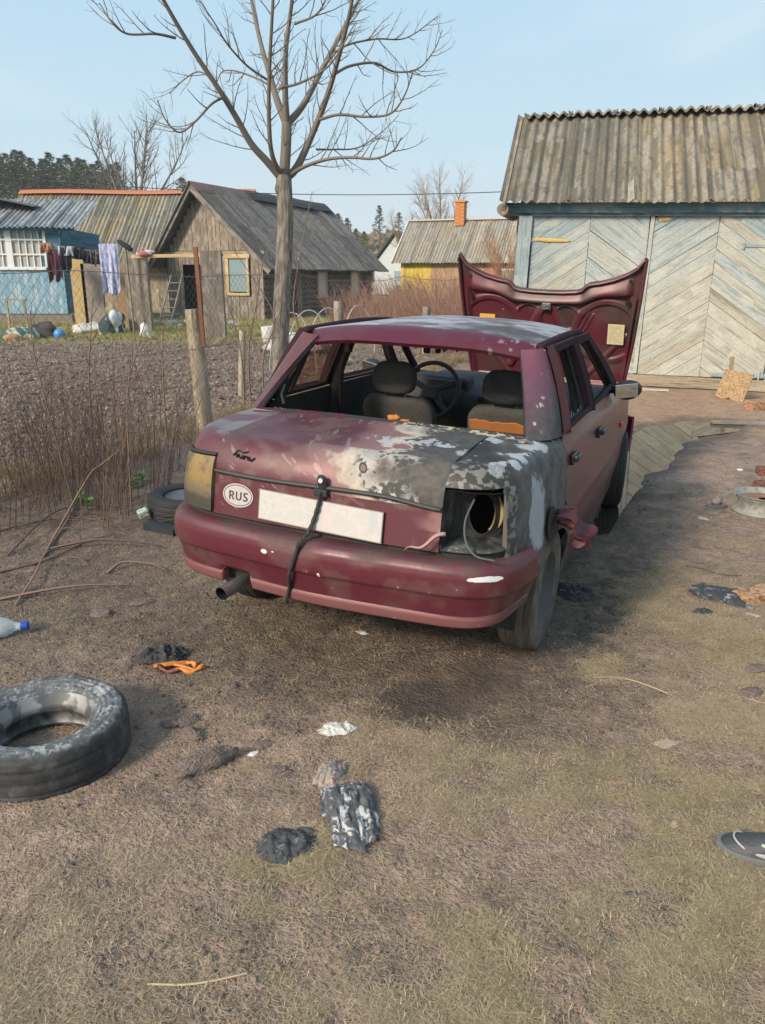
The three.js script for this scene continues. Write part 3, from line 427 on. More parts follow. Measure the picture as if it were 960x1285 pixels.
// strip below the rear screen, and header
panel('screen_sill', (s, t) => K(lerp(0.672, 0.735, t), lerp(1.004, 1.012, t) - 0.012 * Math.abs(s * 2 - 1) ** 3, lerp(-0.668, 0.668, s)), V3(0, 1, 0), 40, 6, (u, v, w) => { const f = fb3(u * 14, v * 14, w * 14, 4), g = fb3(u * 50, v * 50, w * 50, 3); let c = w > 0.05 + (f - 0.5) * 0.4 ? mix3([0.05, 0.05, 0.048], [0.42, 0.36, 0.27], ss(0.5, 0.62, g)) : mix3(MAROON, [0.035, 0.03, 0.03], ss(0.5, 0.6, f)); return { c, r: 0.7, m: 0.1, b: g }; }, 512, 64, 0.02);
// ---- roof: bends down to the screens and side rails
panel('roof', (s, t) => {
  const x = s * 2 - 1, u = lerp(1.035 - 0.025 * (1 - x * x), 2.30, t), rail = 0.618 - 0.03 * ss(1.9, 2.3, u), w = x * rail * (u < 1.16 ? lerp(0.86, 1, ss(1.03, 1.16, u)) : 1);
  let v = 1.353 + 0.052 * (1 - Math.abs(x) ** 2.8); v -= 0.062 * Math.max(0, (1.165 - u) / 0.14) ** 2; v -= 0.05 * Math.max(0, (u - 2.12) / 0.18) ** 2; return K(u, v, w);
}, V3(0, 1, 0), 60, 60, PAINT.roof, 1024, 512, 0.022, car, 0.003);
// ---- rear lamps: left one sooted over, right one burnt out to an empty recess
const lampF = (side, extra) => (a, t) => ringPt(lerp(sW(0.507), sW(0.733) + 0.012, a), lerp(0.672, 0.900 - 0.012 * a, t), side, extra + 0.006 * Math.sin(Math.PI * t));
{ const l = panel('rear_lamp', lampF(-1, 0.012), V3(-0.3, 0, 1), 20, 20, PAINT.lamp, 512, 512, 0.05); l.userData.label = 'left rear lamp, its lens browned and sooted over';
  const rim = []; for (let i = 0; i <= 24; i++) rim.push(lampF(-1, 0.004)(i / 24, 1.03)); obj('lamp_seal', tube(rim, 0.009, 6), M.rubber, l); }
{ const fr = (k, d) => (a) => { const q = a * 4, e = Math.floor(q) % 4, t = q - Math.floor(q); const S = [[0, 0], [1, 0], [1, 1], [0, 1], [0, 0]]; let x = lerp(S[e][0], S[e + 1][0], t), y = lerp(S[e][1], S[e + 1][1], t); x = lerp(0.5, x, k); y = lerp(0.5, y, k); const r = 0.09; const p = lampF(1, 0)(clamp(x, 0, 1), clamp(y, 0, 1)); p.z -= d; p.x -= d * 0.2; return p; };
  const a0 = fr(1, 0), a1 = fr(0.90, 0.05), a2 = fr(0.80, 0.13);
  const rec = obj('lamp_recess', [sheet(64, 10, (s, t) => (t < 0.4 ? a0(s).lerp(a1(s), t / 0.4) : a1(s).lerp(a2(s), (t - 0.4) / 0.6)))], paintMat((s, t) => a0(s).lerp(a2(s), t), PAINT.recess, 512, 128), car); rec.userData.label = 'empty burnt recess of the right rear lamp';
  obj('recess_back', sheet(30, 12, (s, t) => { const c = a2(0.125).lerp(a2(0.625), 0.5), o = a2(s); return o.lerp(V3(c.x, c.y, c.z - 0.0).add(V3(Math.cos(s * 6.283 + 3.9) * 0.052, Math.sin(s * 6.283 + 3.9) * 0.082, 0)), t); }, 0.004), M.char, rec);
  obj('inner_wing', sheet(10, 14, (s, t) => { const an = lerp(-1.3, 1.4, t); return K(0.34 - 0.05 * Math.cos(an) * s, 0.785 + Math.sin(an) * 0.085, 0.615 + 0.075 * Math.cos(an) * (0.4 + 0.6 * s)); }, 0.004), mat({ rgb: [0.36, 0.28, 0.13], roughness: 0.7 }), rec);
  obj('burnt_wire', tube(curve([K(0.2, 0.86, 0.60), K(0.15, 0.79, 0.585), K(0.12, 0.72, 0.60), K(0.09, 0.68, 0.65), K(0.1, 0.67, 0.72)], 20), 0.004, 5), M.dull, rec);
  const s1 = []; for (let i = 0; i <= 18; i++) { const t = i / 18; s1.push(K(0.085 - 0.05 * Math.sin(t * 2), 0.745 - 0.075 * t + 0.01 * Math.sin(t * 9), 0.53 - 0.14 * t)); } obj('peeled_strip', tube(s1, (i, t) => 0.009 * (1 - t) + 0.0015, 5), mat({ rgb: [0.33, 0.2, 0.19], roughness: 0.8 }), car);
}
// body behind the bumper and below the lid
obj('tail_panel', sheet(60, 10, (s, t) => { const w = lerp(-0.73, 0.73, s); const p = ringPt(sW(Math.abs(w)), lerp(0.36, 0.664, t), w < 0 ? -1 : 1); p.x = w; p.z -= 0.025; return p; }, 0.01), M.char, car);
// ---- rear bumper, notched for the exhaust
{
  const PR = [[0.640, -0.075], [0.642, -0.02], [0.640, 0.012], [0.632, 0.030], [0.612, 0.043], [0.585, 0.049], [0.55, 0.051], [0.522, 0.049], [0.513, 0.042], [0.505, 0.036], [0.47, 0.026], [0.435, 0.017], [0.424, 0.013], [0.419, 0.017], [0.41, 0.019], [0.39, 0.014], [0.372, 0.008], [0.370, -0.03]];
  const sE = sU(0.40), f = (a, t) => { const x = a * 2 - 1, sd = x < 0 ? -1 : 1, s = Math.abs(x) * sE, p = planAt(s), q = t * (PR.length - 1), i = Math.min(PR.length - 2, Math.floor(q)), fr = q - i; let v = lerp(PR[i][0], PR[i + 1][0], fr), o = lerp(PR[i][1], PR[i + 1][1], fr) + 0.022 * ss(0.45, 0, p.w) * 1; const w = sd * p.w; const cor = ss(0.06, 0.36, p.u); if (cor > 0) { v = 0.53 + (v - 0.53) * lerp(1, 0.9, cor * (v < 0.5 ? 1.6 : 0.3)); o += 0.012 * (1 - cor); } const nt = ss(-0.445, -0.432, w) * ss(-0.292, -0.305, w); if (nt > 0 && v < 0.445) { v = lerp(v, 0.445, nt); o = lerp(o, 0.0, nt * 0.5); } return K(p.u + p.nu * o, v, sd * (p.w + p.nw * o)); };
  const b = panel('rear_bumper', f, V3(0, 0, 1), 260, 51, PAINT.bumper, 2048, 512, 0.006, car, 0.0015); b.userData.label = 'maroon rear bumper with chipped paint and a pale lower lip';
}
{ // exhaust
  const pts = curve([K(0.9, 0.36, -0.36), K(0.4, 0.36, -0.365), K(0.12, 0.375, -0.365), K(-0.035, 0.365, -0.385)], 24); const e = obj('exhaust_pipe', tube(pts, 0.029, 18, false, false), mat({ rgb: [0.21, 0.20, 0.19], roughness: 0.45, metalness: 0.7 }), car); const q = pts.map((p) => p.clone()); obj('pipe_bore', tube(q, 0.026, 18, false, false), M.black, e); obj('silencer', xf(new THREE.CapsuleGeometry(0.085, 0.35, 6, 16), [-0.36, 0.36, -0.62], [Math.PI / 2, 0, 0]), M.char, car);
}
// ---- number plate (its number is wiped out in the photograph), oval sticker, badge, trim strip with its bracket, tie cord
const rearAt = (w, v, off) => { const p = ringPt(sW(Math.abs(w)), v, w < 0 ? -1 : 1); p.x = w; p.z += off; return p; };
{
  const T = ctex(512, 128, (s, t) => { const n = fbm(s * 14, t * 5, 4), m = fbm(s * 40 + 9, t * 12, 3); let c = mix3([0.40, 0.385, 0.36], [0.50, 0.49, 0.475], n); c = mix3(c, [0.40, 0.34, 0.29], ss(0.52, 0.75, n * 0.5 + m * 0.5) * 0.55); c = mix3(c, [0.60, 0.42, 0.43], ss(0.48, 0.6, s) * ss(0.5, 0.7, fbm(s * 7 + 3, t * 3, 3)) * 0.5); c = mix3(c, [0.38, 0.39, 0.40], ss(0.88, 0.91, s) * ss(0.975, 0.95, s) * ss(0.25, 0.5, t) * 0.7); if (s < 0.008 || s > 0.992 || t < 0.03 || t > 0.97) c = [0.20, 0.17, 0.15]; return c; });
  const pl = obj('number_plate', sheet(24, 6, (s, t) => rearAt(lerp(-0.268, 0.282, s), lerp(0.674, 0.797, t) + lerp(0.008, -0.006, s), 0.014), 0.004), mat({ map: T, roughness: 0.5 }), car); pl.userData.label = 'dirty white number plate with its characters wiped out'; pl.material.map.wrapS = pl.material.map.wrapT = THREE.ClampToEdgeWrapping;
  // RUS oval sticker
  const cv = document.createElement('canvas'); cv.width = 320; cv.height = 220; const x = cv.getContext('2d'); x.fillStyle = '#aaa3a1'; x.fillRect(0, 0, 320, 220); x.strokeStyle = '#3a3336'; x.lineWidth = 7; x.beginPath(); x.ellipse(160, 110, 142, 92, 0, 0, 6.3); x.stroke(); x.fillStyle = '#322b2e'; x.font = 'bold 112px sans-serif'; x.textAlign = 'center'; x.textBaseline = 'middle'; x.fillText('RUS', 164, 116); x.fillStyle = 'rgba(120,80,85,0.5)'; const rs = rng(3); for (let i = 0; i < 260; i++) x.fillRect(rs() * 320, rs() * 220, 1 + rs() * 6, 1 + rs() * 3);
  const ct = new THREE.CanvasTexture(cv); ct.colorSpace = THREE.SRGBColorSpace; const sg = []; const N = 40, pos = [], uv = [], idx = []; for (let i = 0; i < N; i++) { const a = i / N * 6.2832, p = rearAt(-0.378 + Math.cos(a) * 0.076, 0.757 + Math.sin(a) * 0.049, 0.004); pos.push(p.x, p.y, p.z); uv.push(0.5 + Math.cos(a) * 0.49, 0.5 + Math.sin(a) * 0.49); } const pc = rearAt(-0.378, 0.757, 0.004); pos.push(pc.x, pc.y, pc.z); uv.push(0.5, 0.5); for (let i = 0; i < N; i++) idx.push(N, i, (i + 1) % N); const g = new THREE.BufferGeometry(); g.setAttribute('position', new THREE.Float32BufferAttribute(pos, 3)); g.setAttribute('uv', new THREE.Float32BufferAttribute(uv, 2)); g.setIndex(idx); g.computeVertexNormals(); obj('country_sticker', g, mat({ map: ct, roughness: 0.6 }), lid).userData.label = 'oval white sticker reading RUS';
  // melted script badge
  const bd = []; for (let i = 0; i <= 60; i++) { const t = i / 60; const v = 0.918 + 0.007 * Math.sin(t * 34) - 0.008 * t, w = -0.415 + 0.10 * t + 0.004 * Math.sin(t * 21); bd.push(rearAt(w, v, 0.006)); } obj('badge', [tube(bd, 0.0028, 5), tube(curve([rearAt(-0.42, 0.915, 0.005), rearAt(-0.40, 0.937, 0.006), rearAt(-0.375, 0.930, 0.006), rearAt(-0.35, 0.937, 0.005)], 12), 0.0025, 5)], M.black, lid).userData.label = 'dark melted script badge, no longer legible';
  // strip
  const st = []; for (let i = 0; i <= 40; i++) { const w = lerp(-0.495, 0.50, i / 40); st.push(rearAt(w, 0.846 - 0.004 * Math.sin(i / 6) - 0.018 * ss(0.25, 0.52, w), 0.008)); } const strip = obj('trim_strip', tube(st, 0.0095, 8), mat({ rgb: [0.035, 0.033, 0.032], roughness: 0.6 }), car);
  const br = rearAt(0.018, 0.868, 0.02); obj('bracket', [xf(new THREE.CapsuleGeometry(0.021, 0.03, 6, 14), [br.x, br.y, br.z], [0.25, 0, 0.05], [1, 1, 0.55]), rbox(0.06, 0.03, 0.02, 0.006, [br.x - 0.005, br.y - 0.04, br.z + 0.002])], M.rubber, strip);
  obj('bolt', xf(new THREE.CylinderGeometry(0.0095, 0.0095, 0.01, 12), [br.x, br.y + 0.012, br.z + 0.013], [Math.PI / 2 - 0.2, 0, 0]), M.steel, strip);
  const cp = curve([rearAt(0.016, 0.835, 0.022), rearAt(0.010, 0.78, 0.022), rearAt(-0.015, 0.685, 0.030), K(0.0, 0.64, -0.032), K(-0.002, 0.615, -0.04), K(-0.008, 0.56, -0.056), K(-0.006, 0.50, -0.075), K(0.026, 0.43, -0.094), K(0.03, 0.375, -0.108), K(0.04, 0.35, -0.112)], 90);
  const tw = []; for (let k = 0; k < 2; k++) tw.push(tube(cp.map((p, i) => p.clone().add(V3(Math.sin(i * 0.9 + k * 3.14) * 0.0035, 0, Math.cos(i * 0.9 + k * 3.14) * 0.003 + 0.003))), (i) => 0.0062 - 0.002 * ss(60, 90, i), 6)); obj('tie_cord', tw, M.rubber, car).userData.label = 'black twisted cord tied from lid bracket down over the bumper';
}
// lid slot and gap shadows come from real gaps: a dark inner floor under the deck
obj('boot_floor', [box(1.36, 0.02, 0.95, [0, 0.46, -0.62]), box(1.3, 0.5, 0.02, [0, 0.70, -0.93])], M.char, car);
// ---- doors: lower skin, window frame, handle
function doorSkin(name, side, uL, uR, v0, paint, nu, W) { return panel(name, (a, t) => { const v = lerp(v0, BELT, t); const u = lerp(uL(v), uR(v), a); return ringPt(sU(u), v, side).lerp(K(u, v, side * wGlass(u, BELT)), ss(0.93, 0.985, v)); }, V3(side, 0, 0), nu, 26, paint, W, 512, 0.012); }
const rearL = (v) => (v > 0.66 ? 0.955 : 0.955 + 0.29 * Math.sqrt(Math.max(0, 1 - ((v - 0.28) / 0.38) ** 2)));
function ringFrame(outer, inner, side, thick, m, parent, name) {
  const res = (P) => { const o = []; for (let i = 0; i < P.length; i++) { const a = P[i], b = P[(i + 1) % P.length]; for (let k = 0; k < 14; k++) o.push([lerp(a[0], b[0], k / 14), lerp(a[1], b[1], k / 14)]); } return o; };
  const O = res(outer), I = res(inner), n = O.length;
  const f = (s, t) => { const x = s * n, i = Math.floor(x) % n, j = (i + 1) % n, fr = x - Math.floor(x); const a = [lerp(O[i][0], O[j][0], fr), lerp(O[i][1], O[j][1], fr)], b = [lerp(I[i][0], I[j][0], fr), lerp(I[i][1], I[j][1], fr)]; const u = lerp(a[0], b[0], t), v = lerp(a[1], b[1], t); return K(u, v, side * (wGlass(u, v) + 0.004 - 0.012 * t)); };
  const g = sheet(n, 4, side > 0 ? f : (s, t) => f(1 - s, t), thick); return obj(name, g, m, parent);
}
const frameM = mat({ rgb: [0.034, 0.017, 0.021], roughness: 0.92, specularIntensity: 0.3, phys: true });
const glassM = mat({ phys: true, rgb: [0.62, 0.42, 0.36], roughness: 0.12, transmission: 0.82, thickness: 0, ior: 1.5 });
for (const side of [-1, 1]) {
  const rd = doorSkin('rear_door', side, rearL, () => 1.628, 0.275, side > 0 ? PAINT.doorR : M.maroon, 30, 512);
  const fd = doorSkin('front_door', side, () => 1.636, () => 2.735, 0.275, side > 0 ? PAINT.doorR : M.maroon, 40, 512);
  ringFrame([[0.957, 0.988], [1.108, 1.352], [1.648, 1.356], [1.625, 0.988]], [[1.025, 1.005], [1.165, 1.318], [1.590, 1.322], [1.572, 1.005]], side, 0.035, frameM, rd, 'window_frame');
  ringFrame([[1.640, 0.988], [1.660, 1.356], [2.150, 1.345], [2.735, 0.985]], [[1.690, 1.003], [1.708, 1.320], [2.105, 1.308], [2.560, 1.001]], side, 0.035, frameM, fd, 'window_frame');
  const rb = (P, par) => obj('window_seal', tube(curve(P.map(([u, v]) => K(u, v, side * (wGlass(u, v) - 0.012))), 80, true, 0.05), 0.010, 5, true), M.rubber, par);
  rb([[1.032, 1.012], [1.172, 1.310], [1.583, 1.315], [1.566, 1.012]], rd); rb([[1.697, 1.010], [1.714, 1.313], [2.100, 1.302], [2.54, 1.008]], fd);
  obj('window_divider', tube([K(1.165, 1.0, side * (wGlass(1.165, 1.0) - 0.01)), K(1.225, 1.32, side * (wGlass(1.225, 1.32) - 0.01))], 0.011, 6), M.rubber, rd);
  const hd = (u, v, par) => { const w = wSide(u, v); obj('handle', [rbox(0.115, 0.052, 0.02, 0.009, [0, 0, 0]), rbox(0.10, 0.03, 0.03, 0.009, [0.0, 0.006, 0.014])].map((g) => xf(g, [side * (w + 0.008), v, -u], [0, side * Math.PI / 2, 0])), mat({ rgb: [0.02, 0.02, 0.02], roughness: 0.35 }), par); };
  hd(1.075, 0.862, rd); hd(1.80, 0.855, fd);
  obj('inner_trim', sheet(20, 8, (s, t) => { const u = lerp(1.0, 1.60, s), v = lerp(0.32, 0.985, t); return K(u, v, side * (wSide(u, Math.min(v, 0.9)) - 0.075)); }, 0.01), M.char, rd);
  obj('inner_trim', sheet(20, 8, (s, t) => { const u = lerp(1.66, 2.70, s), v = lerp(0.32, 0.985, t); return K(u, v, side * (wSide(u, Math.min(v, 0.9)) - 0.075)); }, 0.01), M.char, fd);
  if (side < 0) { const quad = (P, par) => obj('window_glass', sheet(8, 8, (s, t) => { const a = [lerp(P[0][0], P[1][0], t), lerp(P[0][1], P[1][1], t)], b = [lerp(P[3][0], P[2][0], t), lerp(P[3][1], P[2][1], t)]; const u = lerp(a[0], b[0], s), v = lerp(a[1], b[1], s); return K(u, v, side * (wGlass(u, v) - 0.006)); }), glassM, par).userData.label = 'rear side glass still in place, browned by smoke'; quad([[1.02, 1.0], [1.16, 1.32], [1.595, 1.32], [1.575, 1.0]], rd); }
  else { // shards left along the sill of the right windows
    const r = rng(41), sh = []; for (let i = 0; i < 16; i++) { const u = lerp(1.06, 1.55, r()), h = rr(0.01, 0.06, r), w = wGlass(u, 1.0) - 0.012; const g = new THREE.BufferGeometry(); g.setAttribute('position', new THREE.Float32BufferAttribute([w, 1.0, -u, w, 1.0, -u - rr(0.02, 0.05, r), w - 0.006, 1.0 + h, -u - rr(0, 0.04, r)], 3)); g.computeVertexNormals(); sh.push(g); } obj('glass_shards', sh, mat({ rgb: [0.62, 0.66, 0.66], roughness: 0.25 }), rd).userData.kind = 'stuff'; }
  // B pillar, sill, rail, A pillar
  obj('centre_pillar', tube(curve([K(1.632, 0.40, side * 0.735), K(1.632, 0.98, side * 0.715), K(1.655, 1.35, side * 0.59)], 12), 0.034, 8), M.char, car);
  obj('roof_rail', tube(curve([K(1.08, 1.350, side * 0.605), K(1.65, 1.362, side * 0.606), K(2.12, 1.350, side * 0.592), K(2.3, 1.318, side * 0.575)], 30), 0.022, 8), frameM, car);
  obj('screen_pillar', tube(curve([K(2.24, 1.338, side * 0.575), K(2.55, 1.16, side * 0.645), K(2.95, 0.945, side * 0.70)], 20), 0.026, 8), frameM, car);
  obj('sill', sheet(40, 6, (s, t) => { const u = lerp(1.15, 2.98, s), p = ringPt(sU(u), lerp(0.18, 0.272, t), side); p.x -= side * 0.02; return p; }, 0.03), M.char, car);
  // front wing with arch
  const fa = (u) => { const q = (u - 3.365) / 0.36; return Math.abs(q) < 1 ? 0.28 + 0.32 * Math.sqrt(1 - q * q) : 0.25; };
  const wing = panel('front_wing', (a, t) => { const u = lerp(2.743, 4.08, a), lo = fa(u), hi = lerp(0.955, 0.78, ss(2.8, 4.1, u)); if (t < 0.75) return ringPt(sU(u), lerp(lo, hi - 0.045, t / 0.75), side); const q = (t - 0.75) / 0.25, p = ringPt(sU(u), hi - 0.045, side); return K(u, hi - 0.045 * (1 - Math.sin(q * Math.PI / 2)), side * (Math.abs(p.x) - 0.075 * (1 - Math.cos(q * Math.PI / 2)))); }, V3(side, 0, 0), 56, 22, side > 0 ? PAINT.fender : M.maroon, 512, 512, 0.01);
  obj('side_repeater', rbox(0.07, 0.035, 0.02, 0.008, [side * (wSide(2.84, 0.72) + 0.006), 0.72, -2.84], [0, Math.PI / 2, 0]), mat({ rgb: [0.42, 0.035, 0.02], roughness: 0.3 }), wing);
  // door mirror
  const mir = obj('mirror_shell', xf(lump(0.088, 0.060, 0.052, 0.06, 0.8, 4, 24, 16), [side * 0.862, 0.995, -2.52], [0.12, side * 0.35, side * 0.10]), M.black, fd); obj('mirror_arm', tube([K(2.56, 0.985, side * 0.74), K(2.53, 0.99, side * 0.83)], 0.026, 8), M.black, mir);
  obj('mirror_glass', xf(new RoundedBoxGeometry(0.135, 0.085, 0.004, 2, 0.002), [side * 0.864, 0.996, -2.458], [0.12, side * 0.35, side * 0.10]), mat({ rgb: [0.85, 0.86, 0.88], roughness: 0.04, metalness: 1 }), mir);
}
// ---- fuel flap hanging melted from the right quarter, with its dark opening
{ const op = (a, t) => { const an = a * 6.2832, k = lerp(1, 0.2, t); const u = 0.655 + Math.cos(an) * 0.062 * k, v = 0.665 + Math.sin(an) * 0.078 * k; const p = ringPt(sU(u), v, 1); p.x += 0.013 - 0.01 * (t > 0.5 ? 0 : 0); return p; };
  const fo = obj('fuel_opening', sheet(30, 4, op), M.black, car); fo.userData.label = 'black open fuel filler hole';
  const f = obj('fuel_flap', sheet(28, 20, (s, t) => { const u = lerp(0.70, 0.86, s) + 0.05 * t, fold = 0.030 * Math.sin(s * 7 + t * 3) + 0.022 * Math.sin(t * 9 + s * 4) + 0.02 * (fbm(s * 5, t * 5, 3) - 0.5); const cr = 0.05 * (fbm(s * 6 + 3, t * 6, 4) - 0.5); return K(u + fold * 0.5 + cr, lerp(0.690, 0.535, t) - 0.03 * s * t + 0.012 * Math.sin(s * 5) + cr * 0.6, 0.824 + 0.075 * Math.sin(t * 1.7) + 0.05 * s * t + fold + cr); }, 0.008), mat({ rgb: [0.085, 0.016, 0.024], roughness: 0.6, side: THREE.DoubleSide }), car); f.userData.label = 'crumpled maroon fuel flap hanging from its hinge'; }
// ---- bonnet, hinged at the front and standing open: its inner side faces the rear
{
  const hg = new THREE.Group(); hg.name = 'bonnet'; hg.userData.label = 'raised bonnet showing its maroon ribbed inner side'; car.add(hg); hg.position.copy(K(4.08, 0.735, 0.035)); hg.rotation.set(0.315, 0, 0);   // local: x across, y up the panel, z towards the rear
  const edge = [[0.712, 1.105], [0.665, 1.035], [0.60, 0.990], [0.50, 0.945], [0.40, 0.918], [0.325, 0.905], [0.296, 0.888], [0.268, 0.856], [0.22, 0.842], [0.12, 0.834], [0, 0.832]];
  const sh = new THREE.Shape(); sh.moveTo(-0.63, 0); sh.lineTo(0.63, 0); sh.lineTo(0.685, 0.45); sh.lineTo(0.712, 0.80); sh.lineTo(0.728, 1.09); for (const [x, y] of edge) sh.lineTo(x, y); for (const [x, y] of edge.slice(0, -1).reverse()) sh.lineTo(-x, y); sh.lineTo(-0.728, 1.09); sh.lineTo(-0.712, 0.80); sh.lineTo(-0.685, 0.45); sh.closePath();
  // dense flat mesh of the outline, bent to the crown of the bonnet
  const skin = (z, name, m, holes) => { const s2 = sh.clone(); if (holes) s2.holes = holes; const g = new THREE.ExtrudeGeometry(s2, { depth: 0.006, bevelEnabled: true, bevelSize: 0.006, bevelThickness: 0.005, bevelSegments: 2, curveSegments: 16 }); g.translate(0, 0, z); return obj(name, g, m, hg); };
  const dom = (x, y) => V3(x, y, 0), hp = (g) => { const uv = g.attributes.uv, p = g.attributes.position; for (let i = 0; i < p.count; i++) uv.setXY(i, (p.getX(i) + 0.75) / 1.5, p.getY(i) / 1.15); return g; };
  const HM = paintMat((s, t) => V3(s * 1.5 - 0.75, t * 1.15, 0), PAINT.hood, 512, 512);
  const sk = skin(-0.03, 'outer_skin', HM); hp(sk.geometry);
  // flanged rim
  const fl = [...edge.map(([x, y]) => V3(x, y - 0.008, 0.0)).reverse(), V3(0.722, 1.07, 0), V3(0.706, 0.8, 0), V3(0.68, 0.45, 0), V3(0.628, 0.02, 0)], fr = fl.map((p) => V3(-p.x, p.y, p.z)).reverse(); const loop = fr.concat(fl);
  obj('rim', hp(tube(loop, 0.013, 8)), HM, hg);
  // cross beam along the rear edge: pressed box section between the edge and a lower fold
  const foldY = (x) => { const a = Math.abs(x); return a > 0.44 ? lerp(0.80, 0.815, (a - 0.44) / 0.26) : a > 0.24 ? lerp(0.735, 0.80, ss(0.24, 0.44, a)) : lerp(0.728, 0.735, a / 0.24); }, topY = (x) => { const a = Math.abs(x); for (let i = edge.length - 1; i > 0; i--) if (a <= edge[i - 1][0]) return lerp(edge[i][1], edge[i - 1][1], (a - edge[i][0]) / (edge[i - 1][0] - edge[i][0])); return 1.1; };
  obj('cross_beam', hp(sheet(90, 12, (s, t) => { const x = lerp(-0.655, 0.655, s), y0 = foldY(x), y1 = topY(x) - 0.012, y = lerp(y0, y1, t); return V3(x, y, -0.022 + 0.055 * Math.sin(Math.PI * Math.pow(t, 0.55)) * (1 - 0.35 * t) * ss(0.66, 0.60, Math.abs(x))); })), HM, hg);
  // inner pressing: flat sheet with ribs: rings at both sides, V struts, parallel ribs
  const ribH = (x, y) => { let h = 0; const line = (x0, y0, x1, y1, w, k) => { const ex = x1 - x0, ey = y1 - y0, t = clamp(((x - x0) * ex + (y - y0) * ey) / (ex * ex + ey * ey)), d = Math.hypot(x - x0 - ex * t, y - y0 - ey * t); h = Math.max(h, k * ss(w, w * 0.35, d)); }; const a = Math.abs(x);
    line(0.04, 0.70, 0.30, 0.20, 0.045, 0.026); line(-0.04, 0.70, -0.30, 0.20, 0.045, 0.026); for (let k = 0; k < 3; k++) { line(0.30 + k * 0.032, 0.70 - k * 0.02, 0.20 + k * 0.03, 0.45, 0.012, 0.014); line(-0.30 - k * 0.032, 0.70 - k * 0.02, -0.20 - k * 0.03, 0.45, 0.012, 0.014); }
    const rd = Math.hypot(a - 0.47, y - 0.52); h = Math.max(h, 0.02 * ss(0.03, 0.008, Math.abs(rd - 0.245) - 0.008) * (y > 0.35 ? 1 : ss(0.2, 0.35, y))); const r2 = Math.hypot(a - 0.15, y - 0.62); h = Math.max(h, 0.018 * ss(0.02, 0.005, Math.abs(r2 - 0.10)));
    h = Math.max(h, 0.034 * ss(0.615, 0.655, a - 0.04 * ss(0, 0.5, y) + 0.04)); line(-0.6, 0.05, 0.6, 0.05, 0.06, 0.03); line(0.62, 0.50, 0.30, 0.10, 0.03, 0.018); line(-0.62, 0.50, -0.30, 0.10, 0.03, 0.018); return h; };
  obj('inner_panel', hp(sheet(150, 90, (s, t) => { const xm = lerp(0.62, 0.68, t), x = lerp(-xm, xm, s), y = lerp(0.015, foldY(x) + 0.012, t); return V3(x, y, -0.022 + ribH(x, y)); })), HM, hg);
  obj('latch', [rbox(0.07, 0.055, 0.03, 0.006, [0, 0.722, 0.022]), xf(new THREE.TorusGeometry(0.014, 0.005, 6, 12), [0.008, 0.722, 0.04])], M.dull, hg);
  const lab = (name, x, y, w, h, rgb, lbl, lines) => { const T = !lines ? null : ctex(96, 128, (s, t) => { let c = mix3(rgb, rgb.map((v) => v * 0.7), fbm(s * 6, t * 6, 3)); if (lines && s > 0.12 && s < 0.88 && t > 0.08 && t < 0.92 && (t * 22) % 1 < 0.35 && n2(s * 24, Math.floor(t * 22)) > 0.35) c = c.map((v) => v * 0.55); return c; }); obj(name, rbox(w, h, 0.003, 0.001, [x, y, 0.006]), T ? mat({ map: T, roughness: 0.7 }) : mat({ rgb, roughness: 0.7 }), hg).userData.label = lbl; };
  lab('paper_label', 0.545, 0.515, 0.125, 0.165, [0.62, 0.52, 0.32], 'yellowed paper label on the inner side of the bonnet', true); lab('warning_sticker', -0.49, 0.60, 0.13, 0.05, [0.70, 0.36, 0.04], 'small orange sticker on the inner side of the bonnet', false);
  for (const sx of [-1, 1]) { obj('hole_plug', xf(new THREE.CylinderGeometry(0.011, 0.011, 0.006, 12), [sx * 0.625, 0.94, 0.012], [Math.PI / 2, 0, 0]), M.black, hg); obj('rubber_buffer', xf(new THREE.CylinderGeometry(0.018, 0.022, 0.025, 12), [sx * 0.62, 0.77, 0.018], [Math.PI / 2, 0, 0]), M.black, hg); }
}
// ---- nose, engine bay
{ const nose = obj('front_bumper', sheet(40, 8, (s, t) => { const w = lerp(-0.78, 0.78, s), e = Math.abs(w) / 0.78; return K(4.20 - 0.22 * e ** 4, lerp(0.30, 0.58, t), w).add(V3(0, 0, -0.03 * Math.sin(Math.PI * t))); }, 0.02), mat({ rgb: [0.17, 0.02, 0.045], roughness: 0.35 }), car);
  obj('grille', box(0.70, 0.12, 0.03, [0, 0.655, -4.14]), M.black, car); for (const sx of [-1, 1]) { const h = obj('headlamp', rbox(0.30, 0.13, 0.06, 0.02, [sx * 0.53, 0.655, -4.08]), mat({ rgb: [0.5, 0.52, 0.53], roughness: 0.15 }), car); }
  obj('engine', [rbox(0.62, 0.34, 0.42, 0.04, [0.05, 0.58, -3.45]), rbox(0.24, 0.18, 0.20, 0.02, [-0.45, 0.70, -3.2]), rbox(0.40, 0.08, 0.25, 0.03, [0.05, 0.78, -3.45])], M.char, car); obj('bulkhead', [box(1.36, 0.62, 0.03, [0, 0.60, -3.02]), box(1.3, 0.03, 0.16, [0, 0.92, -2.98]), box(1.36, 0.03, 2.1, [0, 0.24, -1.95]), box(0.03, 0.4, 1.1, [0.60, 0.55, -3.6]), box(0.03, 0.4, 1.1, [-0.60, 0.55, -3.6])], M.char, car); }
